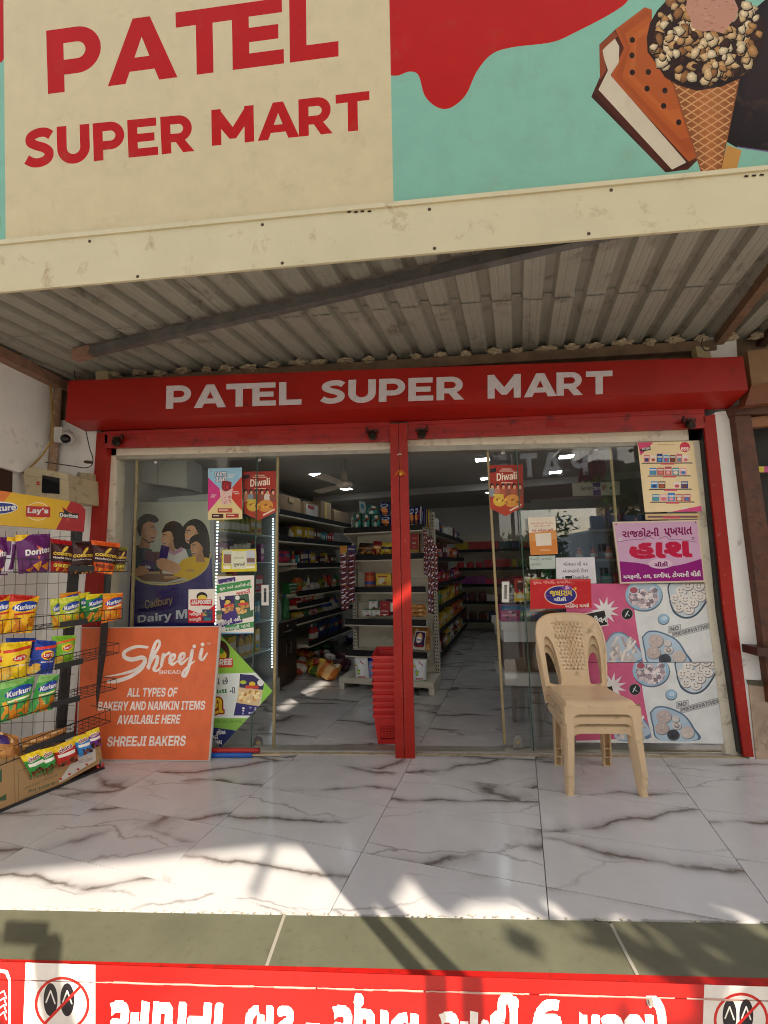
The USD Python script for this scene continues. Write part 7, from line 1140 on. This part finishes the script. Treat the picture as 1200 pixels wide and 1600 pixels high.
# ------------------------------------------------------------------ locks, charm, camera, meter, cables
for k, (x, y, lb) in enumerate(((182, 691, 'at the left end of the left shutter'), (582, 681, 'at the right end of the left shutter'), (659, 679, 'at the left end of the right shutter'), (1079, 664, 'at the right end of the right shutter'))):
    P = FY(-.075).at((x, y))[0]; t = thing('padlock', f'old dark round padlock {lb}', 'padlock', P); q = lathe([(0, -.017), (.026, -.017), (.034, -.009), (.034, .009), (.026, .017), (0, .017)], seg=20); q.apply_transform(trimesh.geometry.align_vectors([0, 0, 1], [.15, -1, .1])); q.apply_translation(P); put('lock_body', q, mat('old_brass', '#2f2419', .35, .7, grain=(30, .4)), t)
    s = np.linspace(0, math.pi, 9); put('shackle', tube([P+[.02*math.cos(a), .0, .02+.028*math.sin(a)] for a in s], .005, 6), mat('old_steel', '#4a4038', .4, .6), t); put('hasp', [bx(P[0]-.05, P[0]+.05, P[1]+.012, P[1]+.022, P[2]+.03, P[2]+.055), lathe([(0, 0), (.009, 0), (.009, .05), (0, .05)], (P[0]+(.045 if k % 2 == 0 else -.045), P[1]-.004, P[2]+.02), 10)], mat('hasp_rust', '#4a1f17', .5, .4), t)
CPn = FY(-.082); t = thing('hanging_charm', 'orange flower charm hung on threads from the red centre post', 'charm', CPn.at((626, 740))[0])
for a, b in (((612, 668), (625, 709)), ((636, 668), (625.5, 709)), ((625, 709), (622.5, 734)), ((625.5, 709), (627, 734))): put('thread', tube(CPn.at([a, b]), .0012, 5), mat('thread_red', '#b5642f', .8), t)
P = CPn.at((625.5, 740))[0]
for k in range(8): a = k/8*6.283; put('petal', tube([P, P+[.018*math.cos(a), -.012, .018+.012*math.sin(a)], P+[.036*math.cos(a), -.004, .004+.012*math.sin(a)], P+[.045*math.cos(a), .004, -.022]], [.003, .004, .0035, .001], 6), mat('charm_orange', '#c9651c', .6), t)
q = trimesh.creation.icosphere(2, .014); q.apply_translation(P+[.004, -.008, -.004]); put('lemon', q, mat('charm_yellow', '#d8a52c', .5), t, smooth=True); put('knot', tube(CPn.at([(621, 711), (624, 709), (628, 710)]), .004, 6), mat('knot_white', (.6, .55, .5), .8), t)
CW = FY(-.045); t = thing('conduit_pipe', 'pinkish painted conduit pipe running down the wall corner', 'pipe', CW.at((84, 730))[0]); put('pipe', tube(CW.at([(93, 560), (90, 620), (86, 680), (81, 738)]), .031, 12), mat('painted_pipe', '#a8876c', .7, grain=(9, .3), dirt=('#d8ccb8', 14, .3)), t, smooth=True)
t = thing('security_camera', 'white security camera with a black dome fixed to the conduit pipe', 'camera', CW.at((95, 682))[0]); WP = mat('white_plastic', (.62, .60, .56), .35, grain=(9, .08)); put('mount_box', slab([(84, 667), (97, 667), (97, 692), (84, 690)], FY(-.12), .07), WP, t)
P = FY(-.13).at((104, 684))[0]; q = trimesh.creation.icosphere(3, .047); q.apply_translation(P+[-.006, .02, .01]); put('dome_shell', q, WP, t, smooth=True); q = trimesh.creation.icosphere(3, .038); q.apply_translation(P+[0, -.008, -.010]); put('lens_dome', q, mat('black_gloss', (.01, .01, .012), .08), t, smooth=True)
IV = mat('ivory_plastic', '#b5a684', .5, grain=(8, .12), dirt=('#6a5a3f', 16, .25))
t = thing('meter_box', 'ivory electricity meter box with a dark window on the left wall', 'meter box', FY(-.2).at((72, 757))[0]); MP = FY(-.34); put('box_body', slab(Polygon([(40, 735), (50, 731), (105, 742), (106, 781), (44, 780), (38, 745)]).buffer(1.5), MP, .34), IV, t); put('window', slab([(66, 742), (93, 747), (93, 772), (65, 770)], MP.off(.002), .003), mat('black_gloss', (.01, .01, .012), .08), t)
A = Art(UNIT, INK); A.l = []; A.o = sbox(0, 0, 1200, 1600); A.add(ell(59.5, 754, 2.6, 2), lin('#a3281f')).add(rect(56.5, 756.5, 63, 758), lin('#a3281f')); put_art('warning_mark', A, MP.off(.0022), PAPER, t); put('lid_seam', slab([(40, 743), (105, 750), (105, 750.7), (40, 743.7)], MP.off(.0012), .002), mat('joint_shadow', (.25, .22, .17), .7), t)
t = thing('switch_box', 'small ivory socket box with dark holes beside the meter box', 'socket box', FY(-.1).at((130, 754))[0]); SP_ = FY(-.10); put('box_body', slab([(121, 738), (140, 739), (139, 771), (120, 769)], SP_, .08), IV, t); put('socket_holes', [slab(ell(x, y, r), SP_.off(.002), .003) for x, y, r in ((131.5, 751, 2.2), (132, 757.5, 2.4), (123.5, 742, .8), (137, 743, .8), (123, 766, .8), (137, 768, .8))], BLACK, t)
YC = mat('yellow_cable', '#a8853a', .5); t = thing('yellow_cable', 'yellow cable running along the left wall and down to the meter box', 'cable', CW.at((75, 600))[0]); put('wire', tube(np.vstack([Plane((LW+.03, 0, 0), (1, 0, 0)).at(smooth_line([(-30, 540), (20, 551), (68, 562)], 5)), FY(-.12).at(smooth_line([(76, 567), (78, 590), (81, 630), (82, 670), (80, 690)], 5)), Plane((LW+.03, 0, 0), (1, 0, 0)).at(smooth_line([(66, 712), (52, 726), (36, 739)], 4))]), .007, 7), YC, t)
BK = mat('black_cable', (.02, .018, .016), .5)
for lb, pts, r in (('black cable hanging from the red shutter box to the socket box', [(134, 672), (140, 700), (145, 716), (143, 727), (132, 731), (112, 728), (70, 722)], .004), ('black cable loop under the socket box', [(121, 768), (128, 780), (138, 776), (139, 762)], .003), ('black cable between the meter box and the socket box', [(106, 757), (115, 755), (119, 745), (124, 738)], .003), ('black cable dropping at the right end of the shutter box top', [(1098, 528), (1096, 540), (1103, 548), (1110, 546)], .004), ('black cable hanging over the left end of the shutter box', [(112, 560), (116, 580), (119, 596)], .005)):
    put('black_cable', tube(FY(-.13).at(smooth_line(pts, 5)), r, 6), BK, label=lb, cat='cable')
put('black_cable', tube(Plane((LW+.035, 0, 0), (1, 0, 0)).at(smooth_line([(-30, 546), (20, 557), (68, 566)], 5)), .004, 6), BK, label='thin black cable running beside the yellow one on the left wall', cat='cable')
P = FY(-.13).at((78, 564))[0]
for k in range(1): put('cable_knot', [tube(P+rr.uniform(.4, 1)*np.array([[math.cos(a+i)*.03, math.sin(a)*.02, math.sin(a+i*2)*.035] for a in np.linspace(0, 6, 12)]), .004, 5) for i in range(5)], BK, label='tangled knot of black cable at the top of the conduit pipe', cat='cable', kind=None)
q = FY(-.12).at((138, 722))[0]; put('cable_coil', trimesh.Trimesh(*(lambda m_: (np.array(m_.vertices)+q, m_.faces))(trimesh.creation.torus(.024, .009, major_sections=14, minor_sections=6))), mat('brown_tape', '#3f2f20', .7), label='brown taped cable joint beside the shutter guide', cat='cable')
lg = thing('wall_ledge', 'white plaster ledge on the left wall above the brown panel', 'ledge', (LW, -.7, 2.1)); Lf = Plane((LW, 0, 0), (1, 0, 0)); put('ledge_block', slab([(-60, 695), (0, 713), (30, 722), (52, 734), (30, 738), (0, 729), (-60, 716)], Lf.off(.05), .06), LIME, lg); put('brown_panel', slab([(-60, 722), (0, 730), (20, 733), (19, 772), (-60, 778)], Lf.off(.02), .02), mat('brown_board', '#3a2418', .6), lg)
